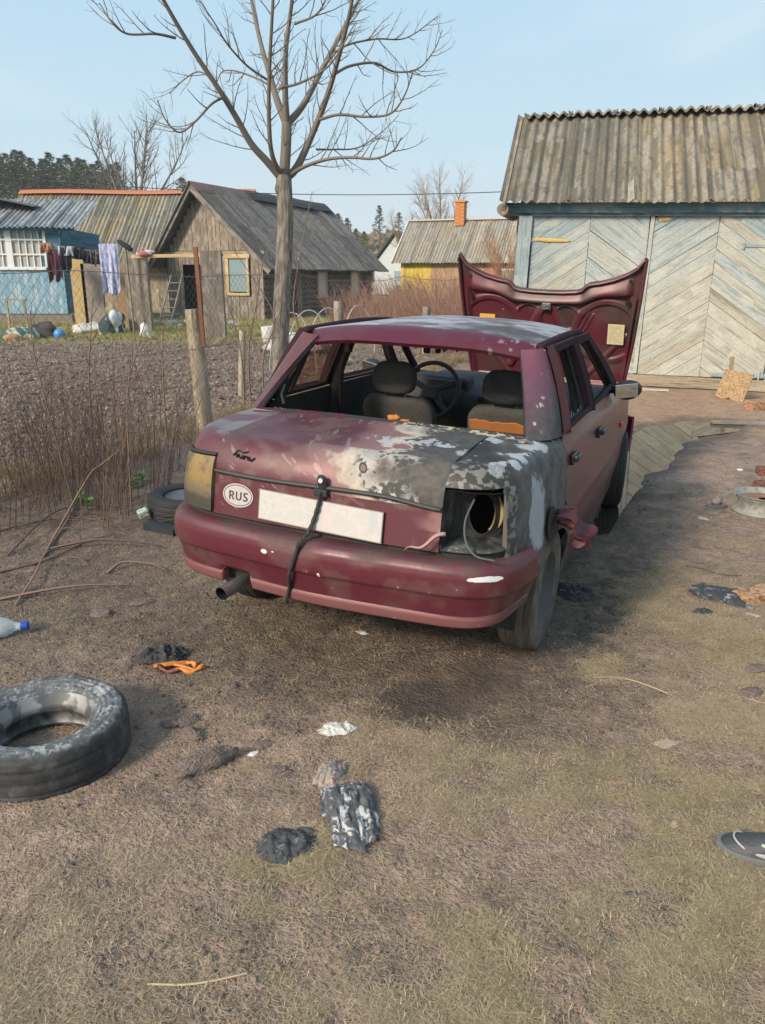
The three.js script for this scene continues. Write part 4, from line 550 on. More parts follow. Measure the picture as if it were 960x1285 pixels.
// ---- cabin
{
  const parcel = obj('parcel_shelf', sheet(50, 14, (s, t) => { const w = lerp(-0.66, 0.66, s), u = lerp(0.73, 1.02, t); return K(u, 0.985 - 0.05 * t + 0.03 * (fbm(s * 30, t * 9, 3) - 0.5), w); }, 0.02), M.char, car);
  const r = rng(8), cr = []; for (let i = 0; i < 700; i++) { const w = rr(-0.62, 0.55, r), u = rr(0.735, 0.80, r) + r() * r() * 0.1; const s = rr(0.002, 0.005, r); cr.push(box(s, s, s, [w, 0.995 - (u - 0.73) * 0.17 + rr(0, 0.012, r), -u], [r() * 3, r() * 3, r() * 3])); } obj('glass_crumbs', cr, mat({ rgb: [0.10, 0.11, 0.11], roughness: 0.3 }), parcel).userData.kind = 'stuff';
  obj('foam_scrap', [xf(lump(0.035, 0.018, 0.02, 0.6, 2, 5), [0.03, 1.012, -0.765]), xf(lump(0.022, 0.012, 0.016, 0.6, 2, 9), [0.09, 1.005, -0.76])], M.foam, car).userData.label = 'orange scrap of foam on the parcel shelf';
  obj('rear_seat', [rbox(1.28, 0.52, 0.14, 0.05, [0, 0.68, -1.06], [-0.25, 0, 0]), rbox(1.28, 0.16, 0.5, 0.05, [0, 0.44, -1.38])], M.char, car);
  const headR = (sd, w) => { const g = lump(1, 1, 1, 0.03, 1.2, sd, 36, 26), p = g.attributes.position, e = (x) => Math.sign(x) * Math.pow(Math.abs(x), 0.62); for (let i = 0; i < p.count; i++) p.setXYZ(i, e(p.getX(i)) * 0.128 * (p.getY(i) < 0 ? 1 : 1 - 0.10 * p.getY(i)), e(p.getY(i)) * 0.092, e(p.getZ(i)) * 0.055); g.computeVertexNormals(); return xf(g, [w, 1.085, -1.545], [-0.12, 0, 0]); };
  const seat = (w, burnt) => {
    const s = obj('front_seat', [rbox(0.50, 0.15, 0.52, 0.06, [w, 0.43, -2.02], [0.1, 0, 0], 3)], M.seat, car);
    // back: rounded shoulders
    obj('seat_back', sheet(28, 30, (a, t) => { const an = a * 6.2832, ca = Math.cos(an), sa = Math.sin(an), wd = lerp(0.245, 0.215, t) * (t > 0.8 ? Math.sqrt(Math.max(0.02, 1 - ((t - 0.8) / 0.2) ** 2)) * 0.55 + 0.45 : 1) * (t > 0.985 ? 0.3 : 1), dp = lerp(0.085, 0.06, t) * (t > 0.9 ? Math.sqrt(Math.max(0.03, 1 - ((t - 0.9) / 0.1) ** 2)) : 1); const e = (x) => Math.sign(x) * Math.pow(Math.abs(x), 0.6); return K(1.80 - 0.22 * t + dp * e(sa), lerp(0.44, 0.99, t), w + wd * e(ca)); }), M.seat, s);
    const hr = obj('head_restraint', [headR(burnt ? 6 : 2, w)], burnt ? M.char : M.seat, s); for (const o of [-0.06, 0.06]) obj('post', tube([K(1.555, 0.95, w + o), K(1.55, 1.05, w + o)], 0.006, 6), M.dull, hr);
    if (burnt) { obj('bare_foam', sheet(26, 12, (a, t) => { const x = lerp(-0.19, 0.19, a), jag = 0.03 * (fbm(a * 9, 3, 3) - 0.3); return K(1.545 + 0.10 * (1 - t) - 0.028 + 0.02, lerp(0.68, 0.885 + jag, t), w + x); }, 0.01), M.foam, s).userData.label = 'orange foam bared by the fire on the seat back'; }
    return s;
  };
  seat(-0.295, false).userData.label = 'intact brown grey driver seat'; seat(0.345, true).userData.label = 'passenger seat charred at its top';
  // dashboard
  const ds = obj('dashboard', [sheet(40, 12, (s, t) => { const w = lerp(-0.68, 0.68, s); const P = [[2.42, 0.60], [2.38, 0.80], [2.42, 0.885], [2.55, 0.93], [2.98, 0.935]]; const q = t * 4, i = Math.min(3, Math.floor(q)), f = q - i; return K(lerp(P[i][0], P[i + 1][0], f), lerp(P[i][1], P[i + 1][1], f) + (t > 0.3 && Math.abs(w + 0.335) < 0.22 ? 0.035 * ss(0.22, 0.15, Math.abs(w + 0.335)) : 0), w); })], M.dash, car);
  obj('instrument_binnacle', [rbox(0.40, 0.13, 0.16, 0.03, [-0.335, 0.93, -2.50], [0.1, 0, 0]), ], M.dash, ds); obj('instrument_glass', box(0.33, 0.075, 0.004, [-0.335, 0.935, -2.415], [0.25, 0, 0]), mat({ rgb: [0.10, 0.10, 0.10], roughness: 0.12 }), ds);
  obj('radio', box(0.20, 0.06, 0.01, [0.02, 0.77, -2.375]), M.dull, ds); obj('air_vent', box(0.14, 0.05, 0.012, [0.02, 0.86, -2.40]), M.black, ds); obj('air_vent', box(0.13, 0.05, 0.012, [0.52, 0.85, -2.39]), M.black, ds);
  const sw = new THREE.Group(); sw.name = 'steering_wheel'; sw.position.copy(K(2.20, 0.925, -0.315)); sw.rotation.x = -0.42; car.add(sw); const swm = mat({ rgb: [0.035, 0.034, 0.033], roughness: 0.6 });
  obj('wheel_rim', new THREE.TorusGeometry(0.185, 0.0145, 10, 48), swm, sw); obj('hub', rbox(0.125, 0.095, 0.05, 0.02, [0, -0.01, -0.02]), swm, sw); for (const a of [2.72, 0.42, 3.9, 5.5]) obj('spoke', xf(rbox(0.12, 0.038, 0.018, 0.008), [Math.cos(a) * 0.12, Math.sin(a) * 0.12, -0.015], [0, 0, a]), swm, sw); obj('column', tube([V3(0, 0, -0.02), V3(0, -0.06, -0.32)], 0.035, 10), M.dash, sw);
  // charred headlining rags hanging at the windscreen header, belt, interior lining
  const rag = (pts, lbl) => { const N = 26; const g = sheet(N, 8, (s, t) => { const w = lerp(pts[0], pts[1], s), L = pts[2] * (0.25 + 0.75 * fbm(s * 7 + pts[0] * 9, 2, 3)) * Math.pow(Math.sin(Math.PI * clamp(s * 0.9 + 0.06)), 0.5) + 0.02 * hsh(Math.floor(s * N), 3); return K(2.26 - 0.03 * t + 0.02 * Math.sin(s * 13), 1.335 - L * t, w + 0.01 * Math.sin(t * 4 + s * 8)); }, 0.006); obj('burnt_headlining', g, M.char, car).userData.label = lbl; };
  rag([-0.30, -0.05, 0.20], 'charred rag of headlining hanging beside the mirror'); rag([0.20, 0.48, 0.17], 'charred rag of headlining hanging on the passenger side'); obj('cabin_mirror', [rbox(0.045, 0.17, 0.03, 0.012, [-0.36, 1.24, -2.22]), rbox(0.035, 0.16, 0.03, 0.012, [-0.285, 1.24, -2.22])], M.char, car);
  obj('headliner', sheet(20, 20, (s, t) => K(lerp(1.12, 2.25, t), 1.318 + 0.04 * (1 - (2 * s - 1) ** 2), lerp(-0.56, 0.56, s))), M.char, car);
  obj('screen_header', tube(curve([K(1.075, 1.318, -0.53), K(1.055, 1.338, -0.25), K(1.05, 1.343, 0), K(1.055, 1.338, 0.25), K(1.075, 1.318, 0.53)], 30), 0.014, 6), M.rubber, car);
  for (const side of [-1, 1]) { obj('screen_seal', tube(curve([K(0.735, 1.003, side * 0.655), K(0.90, 1.165, side * 0.595), K(1.065, 1.322, side * 0.525)], 20), 0.012, 6), M.rubber, car); obj('pillar_lining', sheet(10, 14, (s, t) => K(lerp(lerp(0.745, 1.06, t), lerp(1.045, 1.175, t), s), lerp(0.95, 1.325, t), side * lerp(lerp(0.665, 0.525, t), lerp(0.735, 0.60, t), s))), M.char, car); }
  obj('seat_belt', [tube(curve([K(1.64, 1.22, -0.635), K(1.60, 1.10, -0.655), K(1.63, 0.90, -0.67), K(1.66, 0.6, -0.68)], 16), 0.018, 5), rbox(0.05, 0.06, 0.05, 0.01, [-0.635, 1.22, -1.63])], M.rubber, car);
  obj('wiper', tube([K(0.78, 1.02, -0.56), K(0.80, 1.06, -0.585), K(0.86, 1.10, -0.60)], 0.008, 5), M.rubber, car);
}
// ---- wheels
function tyreGeo(R, W, tread, seed, seg = 120) {
  const PR = [[0.62, -0.40], [0.66, -0.46], [0.74, -0.50], [0.86, -0.515], [0.94, -0.475], [0.978, -0.42]], cs = 22; for (let i = 0; i <= cs; i++) { const x = -0.40 + 0.80 * i / cs; PR.push([1 - 0.022 * (x / 0.4) ** 2, x]); } PR.push([0.978, 0.42], [0.94, 0.475], [0.86, 0.515], [0.74, 0.50], [0.66, 0.46], [0.62, 0.40]);
  return sheet(seg, PR.length - 1, (s, t, i, j) => { const an = s * 6.28319, p = PR[j === undefined ? 0 : j]; let r = p[0] * R; if (j >= 6 && j <= 6 + cs) { const x = p[1]; let gr = 0; for (const gx of [-0.22, 0.0, 0.22]) if (Math.abs(x - gx) < 0.025) gr = 1; const ph = (s * 60 + Math.abs(x) * 5) % 1; if (ph < 0.22 && Math.abs(x) > 0.06) gr = Math.max(gr, 0.8); r -= gr * tread * (0.7 + 0.3 * n2(s * 20 + seed, x * 9)); } return V3(Math.cos(an) * r, p[1] * W, Math.sin(an) * r); });
}
const dustyRubber = (() => { const t = ctex(512, 512, (s, q) => { const f = fbt(s * 8, q * 8, 8, 5), g = fbt(s * 32, q * 32, 32, 3); return mix3([0.075, 0.065, 0.052], [0.15, 0.125, 0.095], ss(0.3, 0.7, f * 0.5 + g * 0.5)); }); return mat({ map: t, roughness: 0.9 }); })();
const rimPale = mat({ rgb: [0.50, 0.50, 0.49], roughness: 0.4, metalness: 0.4 }), rimDark = mat({ rgb: [0.10, 0.095, 0.09], roughness: 0.8, metalness: 0.2 });
function wheel(u, w, side, dust, steer, label) {
  const R = 0.285, roll = w * CROLL; const g = new THREE.Group(); g.name = 'wheel'; g.userData.label = label; car.add(g); g.position.copy(K(u, R + roll - 0.012, w)); g.rotation.set(0, steer, side * Math.PI / 2 * -1, 'YXZ');
  obj('tyre', tyreGeo(R, 0.17, 0.009, u), dust ? dustyRubber : M.rubber, g);
  obj('rim', lathe([[0.02, 0.03], [0.06, 0.032], [0.10, 0.015], [0.14, 0.02], [0.165, 0.05], [0.175, 0.075], [0.186, 0.078], [0.186, 0.068], [0.168, 0.03], [0.16, -0.06], [0.186, -0.075]], 40), u > 2 ? rimPale : rimDark, g); obj('hub_cap', lathe([[0, 0.05], [0.03, 0.048], [0.045, 0.035], [0.05, 0.015]], 20), M.dull, g); return g;
}
wheel(0.82, 0.715, 1, true, 0, 'right rear wheel, tyre tread coated in brown dust'); wheel(0.82, -0.715, -1, false, 0, 'left rear wheel'); wheel(3.365, 0.735, 1, false, 0.16, 'right front wheel with a pale rim'); wheel(3.365, -0.715, -1, false, 0.16, 'left front wheel');
for (const side of [-1, 1]) for (const u of [0.82, 3.365]) obj('wheel_well', sheet(24, 4, (s, t) => { const a = lerp(-0.15, Math.PI + 0.15, s); return K(u + Math.cos(a) * 0.36, 0.28 + Math.sin(a) * 0.33, side * lerp(0.50, 0.74, t)); }), M.char, car);

// ================================================================ MATERIALS FOR WEATHERED BUILDINGS
function woodTex(base, dark, pale, seed, W = 384, H = 192) {   // 2 m along the grain, 1 m across
  return ctex(W, H, (s, t) => { const x = s * 2, y = t; const gr = fbm(x * 3 + seed, y * 70 + seed * 3 + fbm(x * 2, y * 6, 2) * 4, 4), bl = fbm(x * 4 + seed * 7, y * 8, 4), fi = n2(x * 40, y * 260 + seed); let c = mix3(base, dark, ss(0.45, 0.75, gr)); c = mix3(c, pale, ss(0.5, 0.72, bl) * 0.75); const k = 0.82 + 0.36 * fi; return [c[0] * k, c[1] * k, c[2] * k]; }, 0.5, 1);
}
const woodBump = gtex(512, 256, (s, t) => fbm(s * 6, t * 70 + fbm(s * 4, t * 6, 2) * 4, 4), 0.5, 1);
const wood = (base, dark, pale, seed, rough = 0.9) => mat({ map: woodTex(base, dark, pale, seed), bumpMap: woodBump, bumpScale: 0.004, roughness: rough });
const W_DOOR = [
  wood([0.36, 0.375, 0.345], [0.25, 0.265, 0.25], [0.43, 0.43, 0.38], 1), wood([0.385, 0.38, 0.325], [0.27, 0.265, 0.225], [0.46, 0.44, 0.365], 2),
  wood([0.34, 0.375, 0.36], [0.225, 0.27, 0.275], [0.42, 0.435, 0.40], 3), wood([0.285, 0.35, 0.36], [0.185, 0.25, 0.275], [0.40, 0.425, 0.40], 4), wood([0.35, 0.325, 0.26], [0.22, 0.20, 0.16], [0.41, 0.385, 0.305], 5)];
const W_BLUE = wood([0.12, 0.205, 0.245], [0.06, 0.11, 0.14], [0.24, 0.29, 0.30], 6), W_BLUEW = wood([0.30, 0.36, 0.37], [0.19, 0.25, 0.275], [0.42, 0.44, 0.415], 7);
const W_GREY = [wood([0.21, 0.175, 0.14], [0.095, 0.078, 0.062], [0.30, 0.265, 0.225], 8), wood([0.255, 0.205, 0.155], [0.12, 0.09, 0.07], [0.33, 0.28, 0.22], 9), wood([0.165, 0.14, 0.118], [0.07, 0.058, 0.05], [0.25, 0.22, 0.19], 10)];
const W_FRESH = wood([0.46, 0.33, 0.17], [0.30, 0.20, 0.10], [0.54, 0.43, 0.26], 11), W_BEAM = wood([0.30, 0.24, 0.165], [0.15, 0.115, 0.08], [0.38, 0.33, 0.24], 12), W_LOG = wood([0.105, 0.078, 0.062], [0.045, 0.035, 0.03], [0.17, 0.135, 0.11], 13);
function slateTex(base, moss, soot, seed) { return ctex(320, 320, (s, t) => { const x = s * 2, y = t * 2; const a = fbm(x * 3 + seed, y * 1.2, 5), b = fbm(x * 16 + seed, y * 6, 3), c0 = fbm(x * 40, y * 40 + seed, 2), sk = fbm(x * 15 + seed * 3, y * 0.45 + seed, 4); let c = mix3(base, moss, ss(0.42, 0.66, a)); c = mix3(c, soot, ss(0.50, 0.62, sk) * 0.75); c = mix3(c, base.map((v) => v * 1.35), ss(0.46, 0.36, sk) * 0.6); c = mix3(c, soot, ss(0.5, 0.72, b) * 0.6); const k = 0.75 + 0.5 * c0; return c.map((v) => v * k); }, 0.5, 0.5); }  // grime streaks down the slope, also painting light and shade of the waves
const slateBump = gtex(256, 256, (s, t) => fbt(s * 40, t * 40, 40, 3), 0.5, 0.5);
const slate = (base, moss, soot, seed) => mat({ map: slateTex(base, moss, soot, seed), roughness: 0.93, bumpMap: slateBump, bumpScale: 0.004 });
// corrugated sheet: x across the waves, y up the slope, uv in metres
function corr(w, len, pitch, amp, r, sag = 0) { const n = Math.round(w / pitch) * 8, o = r() * 3; return sheet(n, 5, (s, t) => V3(s * w, t * len, amp * Math.cos(s * w / pitch * 6.28319) + 0.006 * (n2(s * 3 + o, t * 3) - 0.5) - sag * Math.sin(Math.PI * t)), 0.006, (s, t) => [s * w + o, t * len + o]); }
const SL_G = [slate([0.19, 0.168, 0.130], [0.195, 0.155, 0.09], [0.10, 0.085, 0.064], 1), slate([0.205, 0.178, 0.135], [0.22, 0.17, 0.095], [0.115, 0.094, 0.068], 5), slate([0.172, 0.155, 0.124], [0.18, 0.148, 0.09], [0.092, 0.08, 0.062], 9)];

// ================================================================ GARAGE
{
  const gr = thing('wooden_garage', 'pale blue wooden garage with chevron boarded double doors and corrugated slate roof', 'garage', V3(3.792, 0, -12.105)); gr.rotation.set(0, -14 * Math.PI / 180, -0.012, 'YXZ');
  const r = rng(301);
  // doors of slanting boards meeting in a chevron
  function clip(poly, nx, ny, d) { const o = []; for (let i = 0; i < poly.length; i++) { const a = poly[i], b = poly[(i + 1) % poly.length], da = a[0] * nx + a[1] * ny - d, db = b[0] * nx + b[1] * ny - d; if (da >= 0) o.push(a); if (da * db < 0) { const t = da / (da - db); o.push([lerp(a[0], b[0], t), lerp(a[1], b[1], t)]); } } return o; }
  function slanted(x0, x1, y0, y1, dir, parent) {
    const an = 34 * Math.PI / 180 * dir, nx = -Math.sin(an), ny = Math.cos(an), pw = 0.158; const c = [[x0, y0], [x1, y0], [x1, y1], [x0, y1]].map(([x, y]) => x * nx + y * ny), lo = Math.min(...c), hi = Math.max(...c);
    let d = lo - r() * 0.05; while (d < hi) { const w = pw * rr(0.9, 1.1, r); let P = [[x0, y0], [x1, y0], [x1, y1], [x0, y1]]; P = clip(P, nx, ny, d + 0.0035); if (P.length > 2) P = clip(P, -nx, -ny, -(d + w - 0.0035)); d += w; if (P.length < 3) continue;
      const ar = Math.abs(P.reduce((s, p, i) => { const q = P[(i + 1) % P.length]; return s + p[0] * q[1] - q[0] * p[1]; }, 0)) / 2; if (ar < 0.003) continue;
      const cy = P.reduce((s, p) => s + p[1], 0) / P.length; const g = new THREE.ExtrudeGeometry(new THREE.Shape(P.map((p) => new THREE.Vector2(...p))), { depth: 0.02 + r() * 0.004, bevelEnabled: true, bevelSize: 0.0025, bevelThickness: 0.0025, bevelSegments: 1 }); const uv = g.attributes.uv, p = g.attributes.position, o1 = r() * 9, o2 = r() * 9; for (let i = 0; i < p.count; i++) uv.setXY(i, p.getX(i) * ny - p.getY(i) * nx + o1, p.getX(i) * nx + p.getY(i) * ny + o2);
      const blue = (cy - 0.4) / 2.1 + (r() - 0.5) * 0.7; const m = blue > 0.92 ? W_DOOR[3] : blue > 0.68 ? W_DOOR[2] : blue > 0.30 ? W_DOOR[r() < 0.55 ? 0 : 1] : W_DOOR[r() < 0.5 ? 4 : 1]; const b = obj('board', g, m, parent); b.position.z = 0.002 * r(); b.rotation.z = (r() - 0.5) * 0.004; }
  }
  const leaf = (x0, x1, lbl) => { const L = new THREE.Group(); L.name = 'door_leaf'; L.userData.label = lbl; gr.add(L); L.position.z = -0.045; const xm = (x0 + x1) / 2; slanted(x0, xm - 0.004, 0.20, 2.50, 1, L); slanted(xm + 0.004, x1, 0.20, 2.50, -1, L); return L; };
  const l1 = leaf(-1.615, 0.075, 'left door leaf with a strip of yellow foam under its hinge'), l2 = leaf(0.145, 1.935, 'right door leaf with traces of blue paint');
  obj('cover_strip', board(0.055, 2.28, 0.03, [0.108, 1.35, -0.012], [0, 0, -0.008], r), W_DOOR[0], gr); obj('backing', box(3.58, 2.34, 0.03, [0.16, 1.35, -0.075]), M.black, gr);
  for (const x of [-1.745, 2.055]) { const p = obj('post', board(0.20, 2.55, 0.14, [x, 1.28, -0.03], [0, 0, x < 0 ? -0.022 : 0], r), W_BLUEW, gr); }
  obj('lintel', board(4.35, 0.14, 0.16, [0.12, 2.60, 0.02], [0, 0, 0], r), W_BLUE, gr); obj('lintel', board(4.30, 0.05, 0.05, [0.14, 2.512, 0.015], [0, 0, 0], r), W_BLUE, gr);
  obj('threshold', board(4.15, 0.155, 0.16, [0.15, 0.115, 0.01], [0, 0, -0.004], r), W_BEAM, gr); obj('threshold', board(4.0, 0.08, 0.2, [0.16, 0.01, -0.04], [0, 0, 0], r), W_GREY[2], gr);
  obj('log_end', xf(new THREE.CylinderGeometry(0.085, 0.09, 1.2, 14), [-2.02, 2.56, -0.3], [Math.PI / 2, 0, 0.05]), W_GREY[1], gr);
  // hinges, foam, bar, handle
  const H = (x, y, w, m, par) => { const h = obj('hinge', [rbox(w, 0.045, 0.008, 0.003, [x + w / 2, y, 0.034]), xf(new THREE.CylinderGeometry(0.016, 0.016, 0.09, 8), [x - 0.01, y, 0.04])], m, par); return h; };
  const galv = mat({ rgb: [0.42, 0.44, 0.44], roughness: 0.6, metalness: 0.3 }); H(-1.62, 2.15, 0.30, galv, l1); H(1.42, 2.09, 0.50, W_BLUEW, l2); H(-1.62, 0.55, 0.3, galv, l1); obj('foam_strip', xf(lump(0.30, 0.028, 0.016, 0.4, 3, 2, 24, 8), [-1.32, 2.145, 0.036], [0, 0, -0.035]), mat({ rgb: [0.56, 0.40, 0.12], roughness: 0.9 }), l1).userData.label = 'yellow builders foam along the hinge';
  obj('foam_patch', xf(lump(0.11, 0.035, 0.012, 0.5, 3, 7, 16, 8), [0.29, 2.45, 0.03], [0, 0, 0.1]), mat({ rgb: [0.50, 0.36, 0.15], roughness: 0.9 }), l2); obj('bottom_bar', rbox(0.75, 0.06, 0.02, 0.006, [1.58, 0.245, 0.045], [0, 0, 0.01]), W_BLUEW, l2); obj('bolt_rod', tube([V3(1.87, 0.05, 0.06), V3(1.87, 0.32, 0.06)], 0.011, 8), galv, l2); obj('hasp', [rbox(0.03, 0.11, 0.012, 0.003, [0.03, 1.02, 0.035]), box(0.06, 0.03, 0.014, [0.10, 1.03, 0.04])], galv, l1);
  // walls
  const wallB = (n, x0, x1, z0, z1) => { const L = Math.hypot(x1 - x0, z1 - z0); for (let i = 0; i < n; i++) { const h = 2.55 / n, t = 0.5; obj('wall_board', board(L, h - 0.004, 0.03, [(x0 + x1) / 2, (i + 0.5) * h + 0.04, (z0 + z1) / 2], [0, -Math.atan2(z1 - z0, x1 - x0), 0], r), W_GREY[i % 3], gr); } };
  wallB(16, -1.84, -1.84, -0.1, -3.9); wallB(16, 2.6, 2.6, -0.1, -3.9); wallB(16, -1.84, 2.6, -3.9, -3.9); obj('wall_board', board(0.5, 2.5, 0.03, [2.40, 1.3, -0.05], [0, 0, 0], r), W_DOOR[0], gr);
  // roof: sheets side by side, both slopes; ridge caps
  const pitch = Math.atan2(1.50, 2.13), len = Math.hypot(1.50, 2.13) + 0.02, sw = 0.975; const roof = new THREE.Group(); roof.name = 'roof'; gr.add(roof);
  for (const sl of [1, -1]) for (let i = 0; i < 5; i++) { const rows = 1; for (let k = 0; k < rows; k++) { const L = len / rows + 0.02, g = corr(sw + 0.06, L, 0.158, 0.026, r); const s = obj('roof_sheet', g, SL_G[Math.floor(r() * 3)], roof); const x0 = -2.10 + i * sw; const y0 = k * (len / 2 - 0.03); s.position.set(x0 + (sl < 0 ? sw : 0), 2.66 + Math.sin(pitch) * y0 + 0.012 * k + (i % 2) * 0.012 + rr(-0.006, 0.006, r), sl > 0 ? 0.32 - Math.cos(pitch) * y0 : -3.94 + Math.cos(pitch) * y0); s.rotation.set(sl > 0 ? -(Math.PI / 2 - pitch) : (Math.PI / 2 - pitch), sl > 0 ? 0 : Math.PI, rr(-0.004, 0.004, r), 'YXZ'); } }
  for (let i = 0; i < 7; i++) { const s = obj('ridge_cap', sheet(56, 8, (a, t) => { const x = a * 0.78, an = lerp(-1.15, 1.15, t); return V3(x, 0.10 * Math.cos(an) + 0.03 * Math.cos(x / 0.158 * 6.283), 0.20 * Math.sin(an)); }, 0.008, (s, t) => [s * 0.78, t * 0.4]), SL_G[i % 3], roof); s.position.set(-1.98 + i * 0.71, 4.085 + (i % 2) * 0.012 + 0.006 * i, -1.81); s.rotation.z = 0.012 + (r() - 0.5) * 0.01; }
  const pm = slate([0.34, 0.31, 0.26], [0.28, 0.24, 0.17], [0.20, 0.18, 0.15], 14); const pc = obj('patch_sheet', corr(0.16, 0.52, 0.158, 0.028, r), pm, roof); pc.position.set(-0.35, 2.668, 0.345); pc.rotation.set(-(Math.PI / 2 - pitch) , 0, 0.03, 'YXZ'); pc.userData.label = 'paler patch of slate at the eave';
  obj('verge_board', board(0.04, 0.12, len, [-2.03, 3.34, -0.74], [pitch, 0, 0], r), W_GREY[1], roof); obj('gable', (() => { const g = new THREE.ExtrudeGeometry(new THREE.Shape([[-3.85, 2.55], [-0.05, 2.55], [-1.9, 4.0]].map((p) => new THREE.Vector2(...p))), { depth: 0.03, bevelEnabled: false }); g.rotateY(-Math.PI / 2); return xf(g, [-1.80, 0, 0]); })(), W_GREY[0], gr);
}
// things leaning and lying in front of the garage
{
  const r = rng(55), osb = (() => { const T = ctex(256, 256, (s, t) => [0.40, 0.285, 0.15]); const d = T.image.data, q = rng(6); for (let k = 0; k < 1500; k++) { const x = q() * 256, y = q() * 256, a = q() * 3.14, L = 8 + q() * 22, w = 2 + q() * 4, v = 0.78 + q() * 0.42; for (let i = 0; i < L; i++) for (let j = 0; j < w; j++) { const X = Math.floor(x + Math.cos(a) * i - Math.sin(a) * j) & 255, Y = Math.floor(y + Math.sin(a) * i + Math.cos(a) * j) & 255, o = (Y * 256 + X) * 4; d[o] = 150 * v > 255 ? 255 : 150 * v; d[o + 1] = 124 * v > 255 ? 255 : 124 * v; d[o + 2] = 92 * v > 255 ? 255 : 92 * v; } } return mat({ map: T, roughness: 0.9 }); })();
  const a = G(893, 497), b = G(932, 504), w = a.distanceTo(b), turn = -Math.atan2(b.z - a.z, b.x - a.x);
  const o = single('chipboard_sheet', (() => { const s = new THREE.Shape([[-0.25, 0.03], [-0.10, 0.0], [0.0, 0.035], [0.08, -0.005], [0.25, 0], [0.27, 0.40], [-0.23, 0.42]].map((p) => new THREE.Vector2(...p))); const g = new THREE.ExtrudeGeometry(s, { depth: 0.012, bevelEnabled: false }); const uv = g.attributes.uv; for (let i = 0; i < uv.count; i++) uv.setXY(i, uv.getX(i) * 1.6, uv.getY(i) * 1.6); return g; })(), osb, 'small tan chipboard sheet leaning on the garage threshold', 'board'); o.position.copy(a.clone().lerp(b, 0.5)).setY(-0.01); o.rotation.set(-0.30, turn, 0.0, 'YXZ'); o.position.z += 0.06;
  const p2 = G(808, 490); const pl = single('pale_plank', board(0.70, 0.022, 0.10, [0, 0.012, 0], [0, 0, 0], r), W_DOOR[1], 'thin pale plank lying in front of the garage threshold', 'plank'); pl.position.copy(p2).setY(gh(p2.x, p2.z)); pl.rotation.y = -0.30;
  const grit = ctex(128, 128, (s, t) => { const k = lerp(0.4, 1.15, ss(0.25, 0.75, fbt(s * 10, t * 10, 10, 4))); return [k, k * 0.98, k * 0.95]; }); const br = (px, py, lbl, s, rot, rgb, seed) => { const q = G(px, py), g = mergeVertices(new RoundedBoxGeometry(s[0], s[1], s[2], 5, 0.012).deleteAttribute('uv').deleteAttribute('normal'), 1e-4), pp = g.attributes.position; for (let i = 0; i < pp.count; i++) { const x = pp.getX(i), y = pp.getY(i), z = pp.getZ(i), n = 1 + 0.10 * (fb3(x * 14 + seed, y * 14, z * 14, 3) - 0.5); pp.setXYZ(i, x * n, y * n, z * n); } const bu = new Float32Array(pp.count * 2); for (let i = 0; i < pp.count; i++) { bu[2 * i] = pp.getX(i) * 5 + pp.getY(i) * 4; bu[2 * i + 1] = pp.getZ(i) * 5 - pp.getY(i) * 4; } g.setAttribute('uv', new THREE.BufferAttribute(bu, 2)); g.computeVertexNormals(); const m = single('brick', g, mat({ rgb, map: grit, bumpMap: grit, bumpScale: 0.006, roughness: 0.95 }), lbl, 'brick'); m.position.copy(q).setY(gh(q.x, q.z) + s[1] / 2 - 0.008); m.rotation.set(...rot); return m; };
  br(950, 512, 'orange broken block beside the chipboard sheet', [0.30, 0.13, 0.2], [0, 0.3, 0], [0.40, 0.215, 0.125], 1);
  br(948, 756, 'orange brick lying on the charred rag', [0.24, 0.075, 0.12], [0, 0.35, 0.05], [0.42, 0.25, 0.14], 3);
  br(962, 612, 'dark red brick behind the rusty wheel rim', [0.20, 0.075, 0.11], [0, 0.2, 0], [0.17, 0.075, 0.058], 4); br(964, 598, 'dark red brick farthest behind the rusty wheel rim', [0.20, 0.075, 0.11], [0, -0.1, 0], [0.19, 0.08, 0.06], 5);
  const q = G(935, 531); const slab = single('grey_plank', board(0.75, 0.03, 0.12, [0, 0.015, 0], [0, 0, 0], r), W_GREY[0], 'weathered grey plank at the far edge of the puddle', 'plank'); slab.position.copy(q).setY(-0.008); slab.rotation.y = -0.12; const p5 = G(958, 478); const st = single('leaning_stake', [board(0.05, 0.55, 0.04, [0, 0.27, 0], [0.1, 0, 0.05], r)], W_BEAM, 'short wooden stake standing before the right garage door', 'stake'); st.position.set(5.05, 0, -11.35);
}

